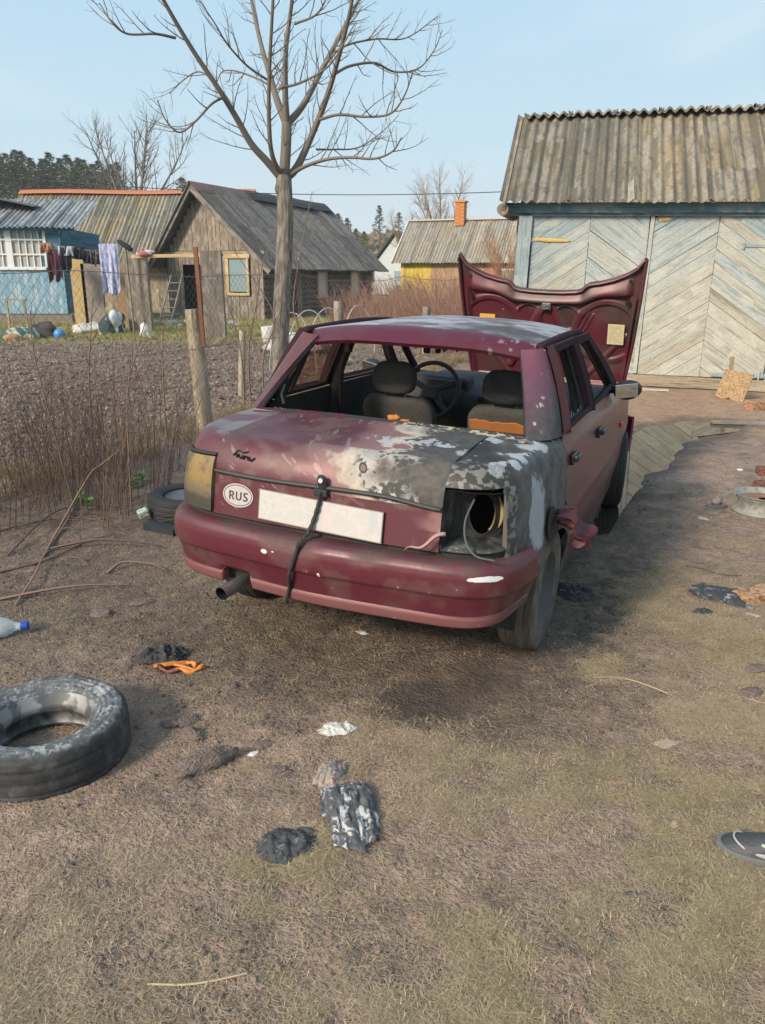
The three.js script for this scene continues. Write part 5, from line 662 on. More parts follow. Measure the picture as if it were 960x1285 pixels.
// ================================================================ BUILDINGS BEYOND THE PLOT
// gabled building in local metres: front gable at z = 0, ridge running to z = -L; x across
const winGlass = mat({ rgb: [0.22, 0.28, 0.30], roughness: 0.08 }), curtain = mat({ rgb: [0.50, 0.47, 0.41], roughness: 0.9 }), whiteP = mat({ rgb: [0.62, 0.63, 0.62], roughness: 0.7 });
function roofSheets(parent, x0, y0, z0, x1, y1, L, n, rows, pitch, amp, mats, r, over) {   // slope from eave (x0,y0) to ridge (x1,y1), along z from z0 to z0-L
  const len = Math.hypot(x1 - x0, y1 - y0), an = Math.atan2(y1 - y0, Math.abs(x1 - x0)), sg = x1 > x0 ? -1 : 1, sw = L / n;
  for (let i = 0; i < n; i++) for (let k = 0; k < rows; k++) { const l = len / rows + (k < rows - 1 ? 0.08 : 0.0), s = obj('roof_sheet', corr(sw + pitch * 0.6, l, pitch, amp, r), mats[Math.floor(r() * mats.length)], parent); const d = k * len / rows; s.position.set(x0 - sg * Math.cos(an) * d * -1 * (sg < 0 ? 1 : 1) * (x1 > x0 ? 1 : 1) + 0, y0 + Math.sin(an) * d + 0.015 * (rows - 1 - k) * -1 + (i % 2) * amp * 0.5, 0);
    // frame: across-wave axis along z, up-slope axis towards the ridge
    const up = V3((x1 - x0) / len, (y1 - y0) / len, 0), ac = V3(0, 0, -sg), nn = ac.clone().cross(up); const m = new THREE.Matrix4().makeBasis(ac, up, nn); s.quaternion.setFromRotationMatrix(m); s.position.set(x0 + up.x * d, y0 + up.y * d + (i % 2) * amp * 0.5 + (rows - k) * 0.006 * -1, sg < 0 ? z0 - (i + 1) * sw : z0 - i * sw); s.rotateZ((r() - 0.5) * 0.008); }
}
{ // weathered plank shed with a gable towards the yard
  const D = 30, r = rng(71), c0 = A(212, 400, D), cR = A(331, 402, D); const base = G(331, 402), pk = A(253, 240, D);
  const sh = thing('plank_shed', 'weathered grey plank shed with a steep gable and sagging slate roof', 'shed', V3(-4.45, 0, -30.0), -0.42);
  const Wd = 4.4, L = 9.4, eH = 2.45, rH = 4.85, XR = -2.7;
  // gable front boards
  for (let i = 0; i < 24; i++) { const w = Wd / 24, x = -Wd + (i + 0.5) * w, top = eH + (rH - eH) * (x > XR ? x / XR : (x + Wd) / (Wd + XR)) - 0.1; const up = top - 2.5; if (up > 0.05) obj('gable_board', board(w - 0.012, up, 0.03, [x, 2.5 + up / 2, 0.01 + 0.015 * r()], [0, 0, (r() - 0.5) * 0.01], r), W_GREY[1 - Math.floor(r() * 1.3)], sh); const win = x > -1.55 && x < -0.62, door = x < -2.75 && x > -3.75; if (!win && !door) obj('wall_board', board(w - 0.014, 2.35 - r() * 0.1, 0.03, [x, 1.18, 0.01 * r()], [0, 0, (r() - 0.5) * 0.012], r), W_GREY[Math.floor(r() * 3)], sh); else if (win) { obj('wall_board', board(w - 0.014, 0.85, 0.03, [x, 0.43, 0.01 * r()], [0, 0, 0], r), W_GREY[0], sh); } else obj('wall_board', board(w - 0.014, 0.4, 0.03, [x, 2.2, 0.0], [0, 0, 0], r), W_GREY[0], sh); }
  obj('tie_beam', board(Wd + 0.2, 0.10, 0.08, [-Wd / 2, 2.43, 0.05], [0, 0, 0], r), W_BEAM, sh); obj('corner_post', board(0.16, 2.4, 0.1, [-0.06, 1.2, 0.04], [0, 0, 0], r), W_GREY[1], sh);
  const w = obj('window_frame', [board(0.13, 1.45, 0.06, [-1.58, 1.65, 0.05], [0, 0, 0], r), board(0.10, 1.45, 0.06, [-0.66, 1.65, 0.05], [0, 0, 0], r), board(1.15, 0.15, 0.07, [-1.12, 2.30, 0.06], [0, 0, 0], r), board(1.0, 0.1, 0.07, [-1.12, 0.93, 0.05], [0, 0, 0], r)], W_FRESH, sh); obj('pane', box(0.80, 1.2, 0.01, [-1.12, 1.62, 0.02]), winGlass, w); obj('curtain', sheet(20, 4, (s, t) => V3(-1.48 + s * 0.72, 1.08 + t * 0.8, -0.05 + 0.02 * Math.sin(s * 30))), curtain, w);
  obj('doorway', [box(1.1, 2.1, 0.02, [-3.25, 1.05, -0.6]), box(0.02, 2.1, 0.6, [-3.78, 1.05, -0.3]), box(0.02, 2.1, 0.6, [-2.72, 1.05, -0.3])], M.black, sh);
  // log wall along the yard side
  for (let i = 0; i < 11; i++) obj('log', xf(tube([V3(0, 0, 0), V3(0, 0, -L)], 0.112, 10), [0.0, 0.13 + i * 0.212, -0.02 + 0.1 * (i % 2)]), W_LOG, sh); obj('wall_core', box(0.1, 2.3, L - 0.2, [-0.1, 1.15, -L / 2 - 0.05]), M.black, sh);
  for (const z of [-4.3, -7.4]) { const f = obj('window_frame', [box(0.06, 0.95, 0.09, [0.13, 1.25, z - 0.4]), box(0.06, 0.95, 0.09, [0.13, 1.25, z + 0.4]), box(0.06, 0.09, 0.9, [0.13, 1.76, z]), box(0.06, 0.09, 0.9, [0.13, 0.76, z])], W_BEAM, sh); obj('pane', box(0.02, 0.95, 0.75, [0.12, 1.26, z]), mat({ rgb: [0.33, 0.35, 0.32], roughness: 0.2 }), f); } obj('prop_board', board(0.18, 2.3, 0.05, [0.22, 1.15, -2.2], [0, 0.2, 0.03], r), W_GREY[1], sh); obj('wall_core', box(0.1, 2.3, L, [-Wd, 1.15, -L / 2]), M.black, sh); obj('end_wall', box(Wd, 2.3, 0.08, [-Wd / 2, 1.15, -L]), W_GREY[2], sh);
  const sg = [slate([0.115, 0.115, 0.112], [0.145, 0.14, 0.132], [0.06, 0.06, 0.058], 21), slate([0.135, 0.132, 0.127], [0.165, 0.16, 0.15], [0.066, 0.064, 0.062], 25), slate([0.10, 0.10, 0.097], [0.125, 0.12, 0.113], [0.05, 0.05, 0.049], 29)];
  const rf = new THREE.Group(); rf.name = 'roof'; sh.add(rf); roofSheets(rf, 0.62, eH - 0.62, 0.55, XR, rH, L + 1.2, 9, 2, 0.2, 0.045, sg, r); roofSheets(rf, -Wd - 0.55, eH - 0.55, 0.55, XR, rH, L + 1.2, 9, 2, 0.2, 0.045, sg, r);
  obj('barge_board', board(0.05, 0.20, 3.75, [-1.02, 3.55, 0.56], [0, Math.PI / 2, 0], r).rotateY(0), W_GREY[2], rf).visible = true; { const b = rf.children[rf.children.length - 1]; b.geometry = board(4.45, 0.2, 0.05, [0, 0, 0], [0, 0, 0], r); b.position.set((XR + 0.62) / 2, (rH + eH - 0.62) / 2 - 0.12, 0.56); b.rotation.z = -Math.atan2(rH - eH + 0.62, -XR + 0.62); }
  { const b = obj('barge_board', board(3.8, 0.2, 0.05, [0, 0, 0], [0, 0, 0], r), W_GREY[2], rf); b.position.set((XR - Wd - 0.55) / 2, (rH + eH - 0.55) / 2 - 0.12, 0.56); b.rotation.z = Math.atan2(rH - eH + 0.55, Wd + XR + 0.55); }
  const rust = mat({ rgb: [0.115, 0.062, 0.05], roughness: 0.7 }), felt = mat({ rgb: [0.03, 0.03, 0.032], roughness: 0.95 });
  obj('ridge_cap', sheet(10, 2, (s, t) => V3(XR + (t - 0.5) * 0.7, rH + 0.06 - Math.abs(t - 0.5) * 0.72, 0.6 - s * 3.6), 0.01), rust, rf); obj('ridge_cap', sheet(40, 4, (s, t) => V3(XR + (t - 0.5) * (0.7 + 0.5 * fbm(s * 9, 3, 3)), rH + 0.05 - Math.abs(t - 0.5) * 0.8 + 0.05 * fbm(s * 12, t * 3, 2), -3.0 - s * (L - 2.5)), 0.012), felt, rf);
}
{ // long shed with an orange ridge
  const r = rng(81); const ls = thing('long_shed', 'long shed with a mossy corrugated roof under an orange ridge cap', 'shed', V3(-15.5, 0, -40), 0.0); const dx = 0; // ridge from px 30 to 240
  const eH = 2.3, rH = 5.55, L = 12.0, Wd = 7.6; ls.rotation.y = 0; // long side faces the yard
  const R2 = rng(82), sm = [slate([0.215, 0.20, 0.165], [0.225, 0.18, 0.095], [0.13, 0.115, 0.085], 31), slate([0.235, 0.21, 0.16], [0.26, 0.195, 0.09], [0.15, 0.12, 0.08], 35), slate([0.20, 0.19, 0.165], [0.19, 0.165, 0.11], [0.115, 0.105, 0.085], 39)];
  const rf = new THREE.Group(); rf.name = 'roof'; ls.add(rf); rf.rotation.y = Math.PI / 2; rf.position.set(-4.6, 0, 0);   // local -z now runs along world +x... sheets laid in the roof frame
  rf.rotation.y = -Math.PI / 2; roofSheets(rf, 0.6, eH - 0.35, 0, -Wd / 2, rH, L, 14, 3, 0.2, 0.036, sm, R2); roofSheets(rf, -Wd - 0.6, eH - 0.35, 0, -Wd / 2, rH, L, 10, 2, 0.2, 0.036, sm, R2);
  obj('ridge_cap', sheet(30, 2, (s, t) => V3(-Wd / 2 + (t - 0.5) * 0.62, rH + 0.12 - Math.abs(t - 0.5) * 0.4 + 0.03 * Math.sin(s * 9), -s * L), 0.012), mat({ rgb: [0.46, 0.15, 0.06], roughness: 0.65 }), rf);
  const wl = new THREE.Group(); wl.name = 'wall'; ls.add(wl); for (let i = 0; i < 31; i++) obj('wall_board', board(0.37, 2.1, 0.03, [-4.4 + i * 0.38, 1.05, -0.2], [0, 0, 0], r), i % 3 ? W_BEAM : W_GREY[i % 3], wl); obj('core', box(11.6, 2.2, 7.0, [1.3, 1.1, -3.9]), W_GREY[2], wl);
  const hp = sheet(10, 4, (s, t) => V3(0, 0, 0)); 
  obj('gable', (() => { const s = new THREE.Shape([[0, 2.2], [-7.2, 2.2], [-3.8, 5.4]].map((p) => new THREE.Vector2(...p))); const g = new THREE.ExtrudeGeometry(s, { depth: 0.06, bevelEnabled: false }); g.rotateY(-Math.PI / 2); return xf(g, [7.2, 0, 0], [0, 0, 0]); })(), W_GREY[1], ls);
  ls.position.set(-14.0, 0, -38); ls.rotation.y = -0.06;
}
{ // blue house with a white many paned veranda window
  const D = 27, r = rng(91); const corner = A(86, 394, D); const h = thing('blue_house', 'blue boarded house with a white many paned veranda window and slate eave', 'house', V3(corner.x, 0, corner.z), 0.10);   // local: x to the left is negative, front at z = 0
  const X = (px) => (A(px, 340, D).x - corner.x), Y = (py) => A(40, py, D).y;
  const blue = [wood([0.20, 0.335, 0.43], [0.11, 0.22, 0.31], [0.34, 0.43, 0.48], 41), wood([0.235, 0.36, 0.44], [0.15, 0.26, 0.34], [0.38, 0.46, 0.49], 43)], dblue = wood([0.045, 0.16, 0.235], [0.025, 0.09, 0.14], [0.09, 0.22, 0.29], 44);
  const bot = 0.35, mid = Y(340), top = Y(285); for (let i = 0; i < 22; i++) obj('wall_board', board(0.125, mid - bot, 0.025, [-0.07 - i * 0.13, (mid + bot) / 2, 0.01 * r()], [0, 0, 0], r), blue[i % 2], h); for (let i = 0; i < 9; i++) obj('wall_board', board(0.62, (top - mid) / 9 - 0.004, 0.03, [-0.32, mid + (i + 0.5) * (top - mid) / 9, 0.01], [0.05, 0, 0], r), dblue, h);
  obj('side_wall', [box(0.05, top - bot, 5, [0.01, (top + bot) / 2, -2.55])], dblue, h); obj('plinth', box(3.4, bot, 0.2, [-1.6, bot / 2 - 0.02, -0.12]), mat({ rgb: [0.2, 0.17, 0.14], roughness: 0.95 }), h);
  const w0 = X(60), wt = Y(288), wb = Y(336), wn = obj('veranda_window', [box(2.4, 0.10, 0.08, [w0 - 1.2, wb - 0.02, 0.05])], whiteP, h); obj('glass', box(2.4, wt - wb, 0.01, [w0 - 1.2, (wt + wb) / 2, -0.03]), winGlass, wn); obj('lace_curtain', sheet(60, 2, (s, t) => V3(w0 - 2.35 * s, lerp(wb, wt - 0.45, t), -0.012 + 0.006 * Math.sin(s * 90))), mat({ rgb: [0.36, 0.345, 0.32], roughness: 0.9 }), wn);
  for (const [px, wd] of [[61, 0.09], [18, 0.20], [-24, 0.2]]) obj('mullion', box(wd, wt - wb, 0.06, [X(px), (wt + wb) / 2, 0.025]), whiteP, wn); for (const py of [301, 319.5]) obj('glazing_bar', box(2.4, 0.05, 0.05, [w0 - 1.2, Y(py), 0.02]), whiteP, wn); for (const px of [30, 38, 46, 54, 2, 9, -6]) obj('glazing_bar', box(0.035, wt - wb, 0.04, [X(px), (wt + wb) / 2, 0.015]), whiteP, wn);
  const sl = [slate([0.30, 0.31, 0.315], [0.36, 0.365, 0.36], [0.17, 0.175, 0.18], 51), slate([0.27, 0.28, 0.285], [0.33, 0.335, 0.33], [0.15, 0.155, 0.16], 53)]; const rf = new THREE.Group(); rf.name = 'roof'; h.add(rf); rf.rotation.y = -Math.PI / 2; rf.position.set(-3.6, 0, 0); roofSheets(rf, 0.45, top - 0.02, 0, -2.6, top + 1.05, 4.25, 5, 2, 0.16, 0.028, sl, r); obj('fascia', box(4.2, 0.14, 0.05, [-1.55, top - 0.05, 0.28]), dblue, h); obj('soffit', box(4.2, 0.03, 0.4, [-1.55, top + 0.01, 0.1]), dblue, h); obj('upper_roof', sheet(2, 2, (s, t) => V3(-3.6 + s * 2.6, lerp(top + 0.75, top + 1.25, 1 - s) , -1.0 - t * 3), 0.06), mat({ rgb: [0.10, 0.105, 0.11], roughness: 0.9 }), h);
}
{ // yellow house with a chimney
  const D = 45, r = rng(93), p0 = A(503, 340, D), p1 = A(648, 340, D); const h = thing('yellow_house', 'yellow and brown house with a grey slate roof and brick chimney', 'house', V3(p0.x, 0, p0.z), -0.38); const L = p1.x - p0.x + 1.8, eH = A(500, 327, D).y, rH = A(525, 278, D + 2.2).y;
  const yel = wood([0.58, 0.40, 0.06], [0.40, 0.26, 0.04], [0.62, 0.47, 0.15], 61), tan = wood([0.36, 0.23, 0.135], [0.23, 0.14, 0.085], [0.42, 0.29, 0.18], 62), pink = wood([0.40, 0.17, 0.12], [0.28, 0.11, 0.08], [0.44, 0.23, 0.17], 63);
  for (let i = 0; i < 7; i++) obj('wall_board', board(0.24, eH, 0.03, [0.16 + i * 0.25, eH / 2, 0], [0, 0, 0], r), yel, h); for (let i = 0; i < 11; i++) obj('wall_board', board(0.26, eH, 0.03, [1.92 + i * 0.27, eH / 2, 0.02], [0, 0, 0], r), tan, h); for (let i = 0; i < 12; i++) obj('wall_board', board(0.26, eH, 0.03, [4.9 + i * 0.27, eH / 2, 0.0], [0, 0, 0], r), pink, h); obj('corner_trim', box(0.16, eH, 0.06, [0.1, eH / 2, 0.02]), mat({ rgb: [0.66, 0.48, 0.12], roughness: 0.8 }), h); obj('core', box(L - 0.2, eH, 4.2, [L / 2, eH / 2, -2.15]), yel, h);
  { const w = obj('window_frame', [box(0.9, 1.0, 0.04, [6.0, 1.5, 0.03])], whiteP, h); obj('pane', box(0.75, 0.85, 0.02, [6.0, 1.5, 0.055]), winGlass, w); }
  const sl = [slate([0.27, 0.245, 0.205], [0.30, 0.25, 0.17], [0.18, 0.16, 0.13], 71), slate([0.255, 0.235, 0.20], [0.27, 0.225, 0.16], [0.17, 0.15, 0.12], 73)]; const rf = new THREE.Group(); rf.name = 'roof'; h.add(rf); rf.rotation.y = -Math.PI / 2; rf.position.set(-0.35, 0, 0); 
  // hip-sheared left end: courses of sheets stepping with the verge
  roofSheets(rf, 0.45, eH - 0.12, 0, -2.2, rH, L + 0.5, 9, 2, 0.18, 0.03, sl, r); roofSheets(rf, -4.8, eH - 0.12, 0, -2.2, rH, L + 0.5, 6, 2, 0.18, 0.03, sl, r); obj('ridge_cap', box(L + 0.5, 0.08, 0.3, [L / 2 - 0.1, rH + 0.05, -2.2]), mat({ rgb: [0.42, 0.40, 0.36], roughness: 0.8 }), h); obj('verge_board', board(0.06, 0.16, Math.hypot(2.65, rH - eH + 0.12), [-0.37, (rH + eH - 0.12) / 2, -0.88], [Math.atan2(rH - eH + 0.12, 2.65), 0, 0], r), mat({ rgb: [0.5, 0.48, 0.44], roughness: 0.8 }), h); obj('gable', (() => { const s = new THREE.Shape([[0.1, eH - 0.1], [-4.3, eH - 0.1], [-2.2, rH - 0.1]].map((p) => new THREE.Vector2(...p))); const g = new THREE.ExtrudeGeometry(s, { depth: 0.06, bevelEnabled: false }); g.rotateY(-Math.PI / 2); return g; })(), yel, h);
  const cx = A(580, 280, D + 2).x - p0.x - 0.75, ch = obj('chimney', box(0.1, 0.1, 0.1, [cx, rH + 0.3, -2.0]), mat({ rgb: [0.3, 0.12, 0.05], roughness: 0.95 }), h); const bm = [mat({ rgb: [0.50, 0.205, 0.07], roughness: 0.95 }), mat({ rgb: [0.42, 0.16, 0.055], roughness: 0.95 })]; for (let k = 0; k < 13; k++) for (let j = 0; j < 2; j++) obj('brick', box(0.255, 0.085, 0.52, [cx + (j - 0.5) * 0.262, rH - 0.25 + k * 0.092, -2.0]), bm[(k + j) % 2], ch); obj('cap', box(0.66, 0.09, 0.64, [cx, rH - 0.25 + 13 * 0.092, -2.0]), bm[0], ch);
}
{ // small grey house far behind
  const D = 72, p = A(470, 345, D), h = thing('grey_house', 'small pale grey house with a dark gable roof beyond the red twigs', 'house', V3(p.x, 0, p.z), -0.5), eH = 2.6, rH = 5.0; const rf = mat({ rgb: [0.15, 0.20, 0.18], roughness: 0.8 }); obj('wall', (() => { const s = new THREE.Shape([[0, 0], [4.2, 0], [4.2, eH], [2.1, rH - 0.1], [0, eH]].map((q) => new THREE.Vector2(...q))); return new THREE.ExtrudeGeometry(s, { depth: -6, bevelEnabled: false }); })(), mat({ rgb: [0.42, 0.44, 0.45], roughness: 0.9 }), h); obj('roof', [xf(new THREE.BoxGeometry(3.4, 0.1, 6.6), [0.85, (eH + rH) / 2 + 0.02, -3], [0, 0, Math.atan2(rH - eH, 2.1)]), xf(new THREE.BoxGeometry(3.4, 0.1, 6.6), [3.35, (eH + rH) / 2 + 0.02, -3], [0, 0, -Math.atan2(rH - eH, 2.1)])], mat({ rgb: [0.06, 0.06, 0.06], roughness: 0.9 }), h); obj('window', box(1.2, 0.8, 0.05, [2.6, 1.6, 0.02]), winGlass, h);
  const D2 = 66, q = A(487, 352, D2); const sh = single('white_shelter', sheet(16, 8, (s, t) => V3((s - 0.5) * 3.6, 1.5 * Math.sin(Math.PI * s) ** 0.6, -t * 4), 0.03), mat({ rgb: [0.62, 0.60, 0.57], roughness: 0.8 }), 'low white arched shelter beside the yellow house', 'shelter'); sh.position.set(q.x, 0.0, q.z);
}

// ================================================================ TREES
function twigTree(limbs, opts) {   // limbs: [{p:[Vector3], r0, r1}] grow twigs from them; returns merged geometry list
  const { r, levels, sides = 5 } = opts, out = [];
  const grow = (pts, r0, r1, lev) => {
    out.push(tube(pts, (i, t) => lerp(r0, r1, t), lev === 0 ? sides + 3 : lev === 1 ? sides : 3, false, false)); if (lev >= levels.length) return;
    const L = levels[lev]; let len = 0; for (let i = 1; i < pts.length; i++) len += pts[i].distanceTo(pts[i - 1]); const n = Math.max(1, Math.round(len * L.per));
    for (let k = 0; k < n; k++) {
      const t = lerp(L.from, 0.99, (k + r()) / n), x = t * (pts.length - 1), i = Math.min(pts.length - 2, Math.floor(x)), p = pts[i].clone().lerp(pts[i + 1], x - i), d = pts[i + 1].clone().sub(pts[i]).normalize(); const ax = V3(r() - 0.5, r() - 0.5, r() - 0.5).cross(d).normalize(); const dir = d.clone().multiplyScalar(Math.cos(L.ang)).addScaledVector(ax, Math.sin(L.ang)).normalize(); const l = L.len * rr(0.45, 1.15, r) * (1 - 0.45 * t), m = L.seg || 4, q = [p]; const rad = Math.min(lerp(r0, r1, t) * 0.62, L.rad);
      for (let s = 1; s <= m; s++) { dir.add(V3((r() - 0.5) * L.wig, (r() - 0.5) * L.wig + L.up / m, (r() - 0.5) * L.wig)).normalize(); q.push(q[s - 1].clone().addScaledVector(dir, l / m)); } grow(q, rad, rad * 0.35, lev + 1);
    }
  };
  for (const b of limbs) grow(b.p, b.r0, b.r1, b.lev || 0); return out;
}
const barkT = (a, b, seed) => mat({ map: ctex(128, 256, (s, t) => mix3(a, b, ss(0.35, 0.7, fbm(s * 5 + seed, t * 22, 4))), 1.5, 1.5), roughness: 0.95, bumpMap: woodBump, bumpScale: 0.01 });
{ // young ash at the fence: main limbs follow the photograph, depth given by each limb's own lean
  const D = 9.5, r = rng(111), b0 = A(350, 440, D); const Q = (x, y, dz = 0) => A(100 + x / 2, y / 2, D - dz); const t = thing('bare_ash_tree', 'young leafless tree with forked grey trunk standing in the fence line', 'tree', V3(b0.x, 0, b0.z)); const off = t.position; const loc = (L) => curve(L.map((p) => p.clone().sub(off)), (L.length - 1) * 6);
  const bark = barkT([0.12, 0.104, 0.085], [0.235, 0.207, 0.165], 3), g0 = gh(off.x, off.z);
  const base = V3(off.x, g0 - 0.05, off.z), trunk = loc([base, V3(off.x + 0.01, 0.7, off.z), Q(510, 700), Q(516, 560), Q(512, 440)]); obj('trunk', [tube(trunk, (i, s) => lerp(0.108, 0.088, s) + 0.05 * Math.max(0, 0.12 - s), 14, false, false), xf(lump(0.05, 0.09, 0.045, 0.3, 2, 3), [A(347, 236, D).x - off.x + 0.035, A(347, 236, D).y, 0.03])], bark, t);
  const B = (L, r0, r1) => ({ p: loc(L), r0, r1 });
  const limbs = [
    B([Q(510, 452), Q(470, 405, 0.1), Q(430, 360, 0.2), Q(390, 290, 0.3), Q(350, 225, 0.45), Q(280, 120, 0.65), Q(210, 0, 0.9), Q(165, -90, 1.1)], 0.046, 0.014),
    B([Q(505, 440), Q(482, 385, 0.25), Q(475, 300, 0.45), Q(476, 180, 0.7), Q(484, 20, 1.0), Q(492, -130, 1.2)], 0.030, 0.012),
    B([Q(513, 445), Q(518, 370), Q(520, 310, -0.05)], 0.062, 0.056), B([Q(520, 315, -0.05), Q(495, 250, -0.25), Q(478, 190, -0.4), Q(455, 110, -0.6), Q(430, -10, -0.9), Q(418, -150, -1.1)], 0.044, 0.014),
    B([Q(520, 312, -0.05), Q(516, 230, 0.05), Q(518, 120, 0.15), Q(535, -20, 0.2), Q(540, -170, 0.2)], 0.040, 0.012), B([Q(521, 312, -0.05), Q(560, 265, -0.2), Q(600, 190, -0.45), Q(650, 95, -0.7), Q(700, 0, -1.0), Q(750, -90, -1.2)], 0.042, 0.014),
    B([Q(517, 448), Q(545, 420, -0.1), Q(580, 345, -0.2), Q(618, 250, -0.1), Q(648, 150, 0.1), Q(680, 20, 0.4), Q(700, -120, 0.6)], 0.050, 0.013), B([Q(528, 440), Q(565, 418, 0.25), Q(620, 400, 0.5), Q(680, 395, 0.75), Q(740, 398, 0.95), Q(785, 380, 1.1), Q(808, 345, 1.2)], 0.024, 0.006),
    B([Q(603, 300, -0.12), Q(650, 288, 0.1), Q(720, 293, 0.3), Q(780, 285, 0.5), Q(815, 240, 0.6), Q(836, 180, 0.7)], 0.018, 0.006), B([Q(640, 185, 0.05), Q(680, 165, -0.2), Q(740, 158, -0.4), Q(790, 180, -0.6), Q(850, 172, -0.8), Q(890, 125, -0.9), Q(910, 75, -1.0)], 0.018, 0.005),
    B([Q(612, 165, -0.5), Q(660, 118, -0.6), Q(740, 98, -0.8), Q(820, 95, -1.0), Q(900, 40, -1.1)], 0.016, 0.005), B([Q(358, 245, 0.4), Q(330, 262, 0.6), Q(290, 305, 0.8), Q(250, 332, 0.9), Q(215, 300, 1.0), Q(195, 250, 1.05)], 0.014, 0.005), B([Q(345, 210, 0.45), Q(300, 180, 0.3), Q(255, 205, 0.2), Q(225, 235, 0.1)], 0.010, 0.004),
    B([Q(240, 95, 0.75), Q(190, 85, 0.9), Q(120, 85, 1.0), Q(80, 55, 1.1), Q(50, 8, 1.1)], 0.015, 0.005), B([Q(478, 215, -0.4), Q(440, 195, -0.6), Q(390, 178, -0.7), Q(358, 180, -0.8), Q(345, 205, -0.85)], 0.013, 0.005), B([Q(470, 200, -0.4), Q(420, 165, -0.2), Q(370, 110, 0.0), Q(340, 60, 0.2), Q(300, 0, 0.3)], 0.014, 0.005),
    B([Q(595, 375, -0.2), Q(640, 375, -0.6), Q(700, 370, -0.9), Q(760, 330, -1.1), Q(800, 290, -1.2)], 0.012, 0.004), B([Q(500, 222, 0.5), Q(560, 205, 0.7), Q(630, 160, 0.9), Q(690, 60, 1.0)], 0.016, 0.005), B([Q(540, 60, 0.2), Q(600, 30, 0.4), Q(640, -60, 0.5)], 0.014, 0.006)];
  obj('crown', twigTree(limbs, { r, sides: 6, levels: [{ per: 8.5, from: 0.2, len: 0.60, ang: 0.85, wig: 0.35, up: 0.5, rad: 0.007, seg: 5 }, { per: 7, from: 0.2, len: 0.19, ang: 0.8, wig: 0.4, up: 0.45, rad: 0.0036, seg: 3 }] }), mat({ rgb: [0.155, 0.132, 0.108], roughness: 0.95 }), t);
}
function bareTree(name, label, cat, px, py, D, H, spread, trunkR, rgb, seed, up = 0.5, group, dens = 1) {
  const r = rng(seed), p = A(px, py, D), t = thing(name, label, cat, V3(p.x, 0, p.z), 0, group); const m = mat({ rgb, roughness: 0.95 }); const tr = curve([V3(0, -0.1, 0), V3(rr(-0.1, 0.1, r), H * 0.18, 0), V3(rr(-0.2, 0.2, r), H * 0.34, 0)], 8); obj('trunk', tube(tr, (i, s) => trunkR * lerp(1, 0.75, s), 8, false, false), m, t); const limbs = []; const n = 7; for (let k = 0; k < n; k++) { const a = k / n * 6.28 + r(), sp = spread * rr(0.35, 1, r), h = H * rr(0.75, 1, r), o = tr[tr.length - 1 - Math.floor(r() * 3)]; limbs.push({ p: curve([o, V3(o.x + Math.cos(a) * sp * 0.35, o.y + (h - o.y) * 0.35, Math.sin(a) * sp * 0.35), V3(o.x + Math.cos(a) * sp * 0.75, o.y + (h - o.y) * 0.72, Math.sin(a) * sp * 0.75), V3(o.x + Math.cos(a) * sp, h, Math.sin(a) * sp)], 12), r0: trunkR * 0.5, r1: trunkR * 0.1 }); }
  const k = H / 13; obj('crown', twigTree(limbs, { r, sides: 4, levels: [{ per: 2.1 / k * dens, from: 0.18, len: 3.0 * k, ang: 0.7, wig: 0.3, up: up, rad: 0.04 * k, seg: 5 }, { per: 2.6 / k * dens, from: 0.15, len: 1.1 * k, ang: 0.75, wig: 0.4, up: up * 0.6, rad: 0.022 * k, seg: 3 }, { per: 2.8 / k * dens, from: 0.1, len: 0.5 * k, ang: 0.7, wig: 0.4, up: up * 0.4, rad: 0.011 * k, seg: 2 }] }), m, t); return t;
}
bareTree('bare_tree', 'wide leafless tree standing behind the long shed roof', 'tree', 165, 245, 56, 13.2, 4.6, 0.22, [0.17, 0.145, 0.12], 121);
bareTree('bare_tree', 'leafless pale brown tree rising behind the brick chimney', 'tree', 556, 300, 58, 8.9, 2.6, 0.13, [0.30, 0.20, 0.12], 123, 0.35, null, 1.2);
bareTree('bare_tree', 'bushy orange brown leafless tree left of the yellow house', 'tree', 512, 330, 62, 6.2, 2.6, 0.10, [0.26, 0.17, 0.10], 125, 0.4, null, 1.3);
bareTree('bare_tree', 'leafless tree with warm sunlight painted into its orange bark between yellow house and garage', 'tree', 634, 330, 26, 3.2, 1.3, 0.05, [0.40, 0.22, 0.11], 127, 0.6, null, 1.4);  // warm sunlight is put into the orange bark colour
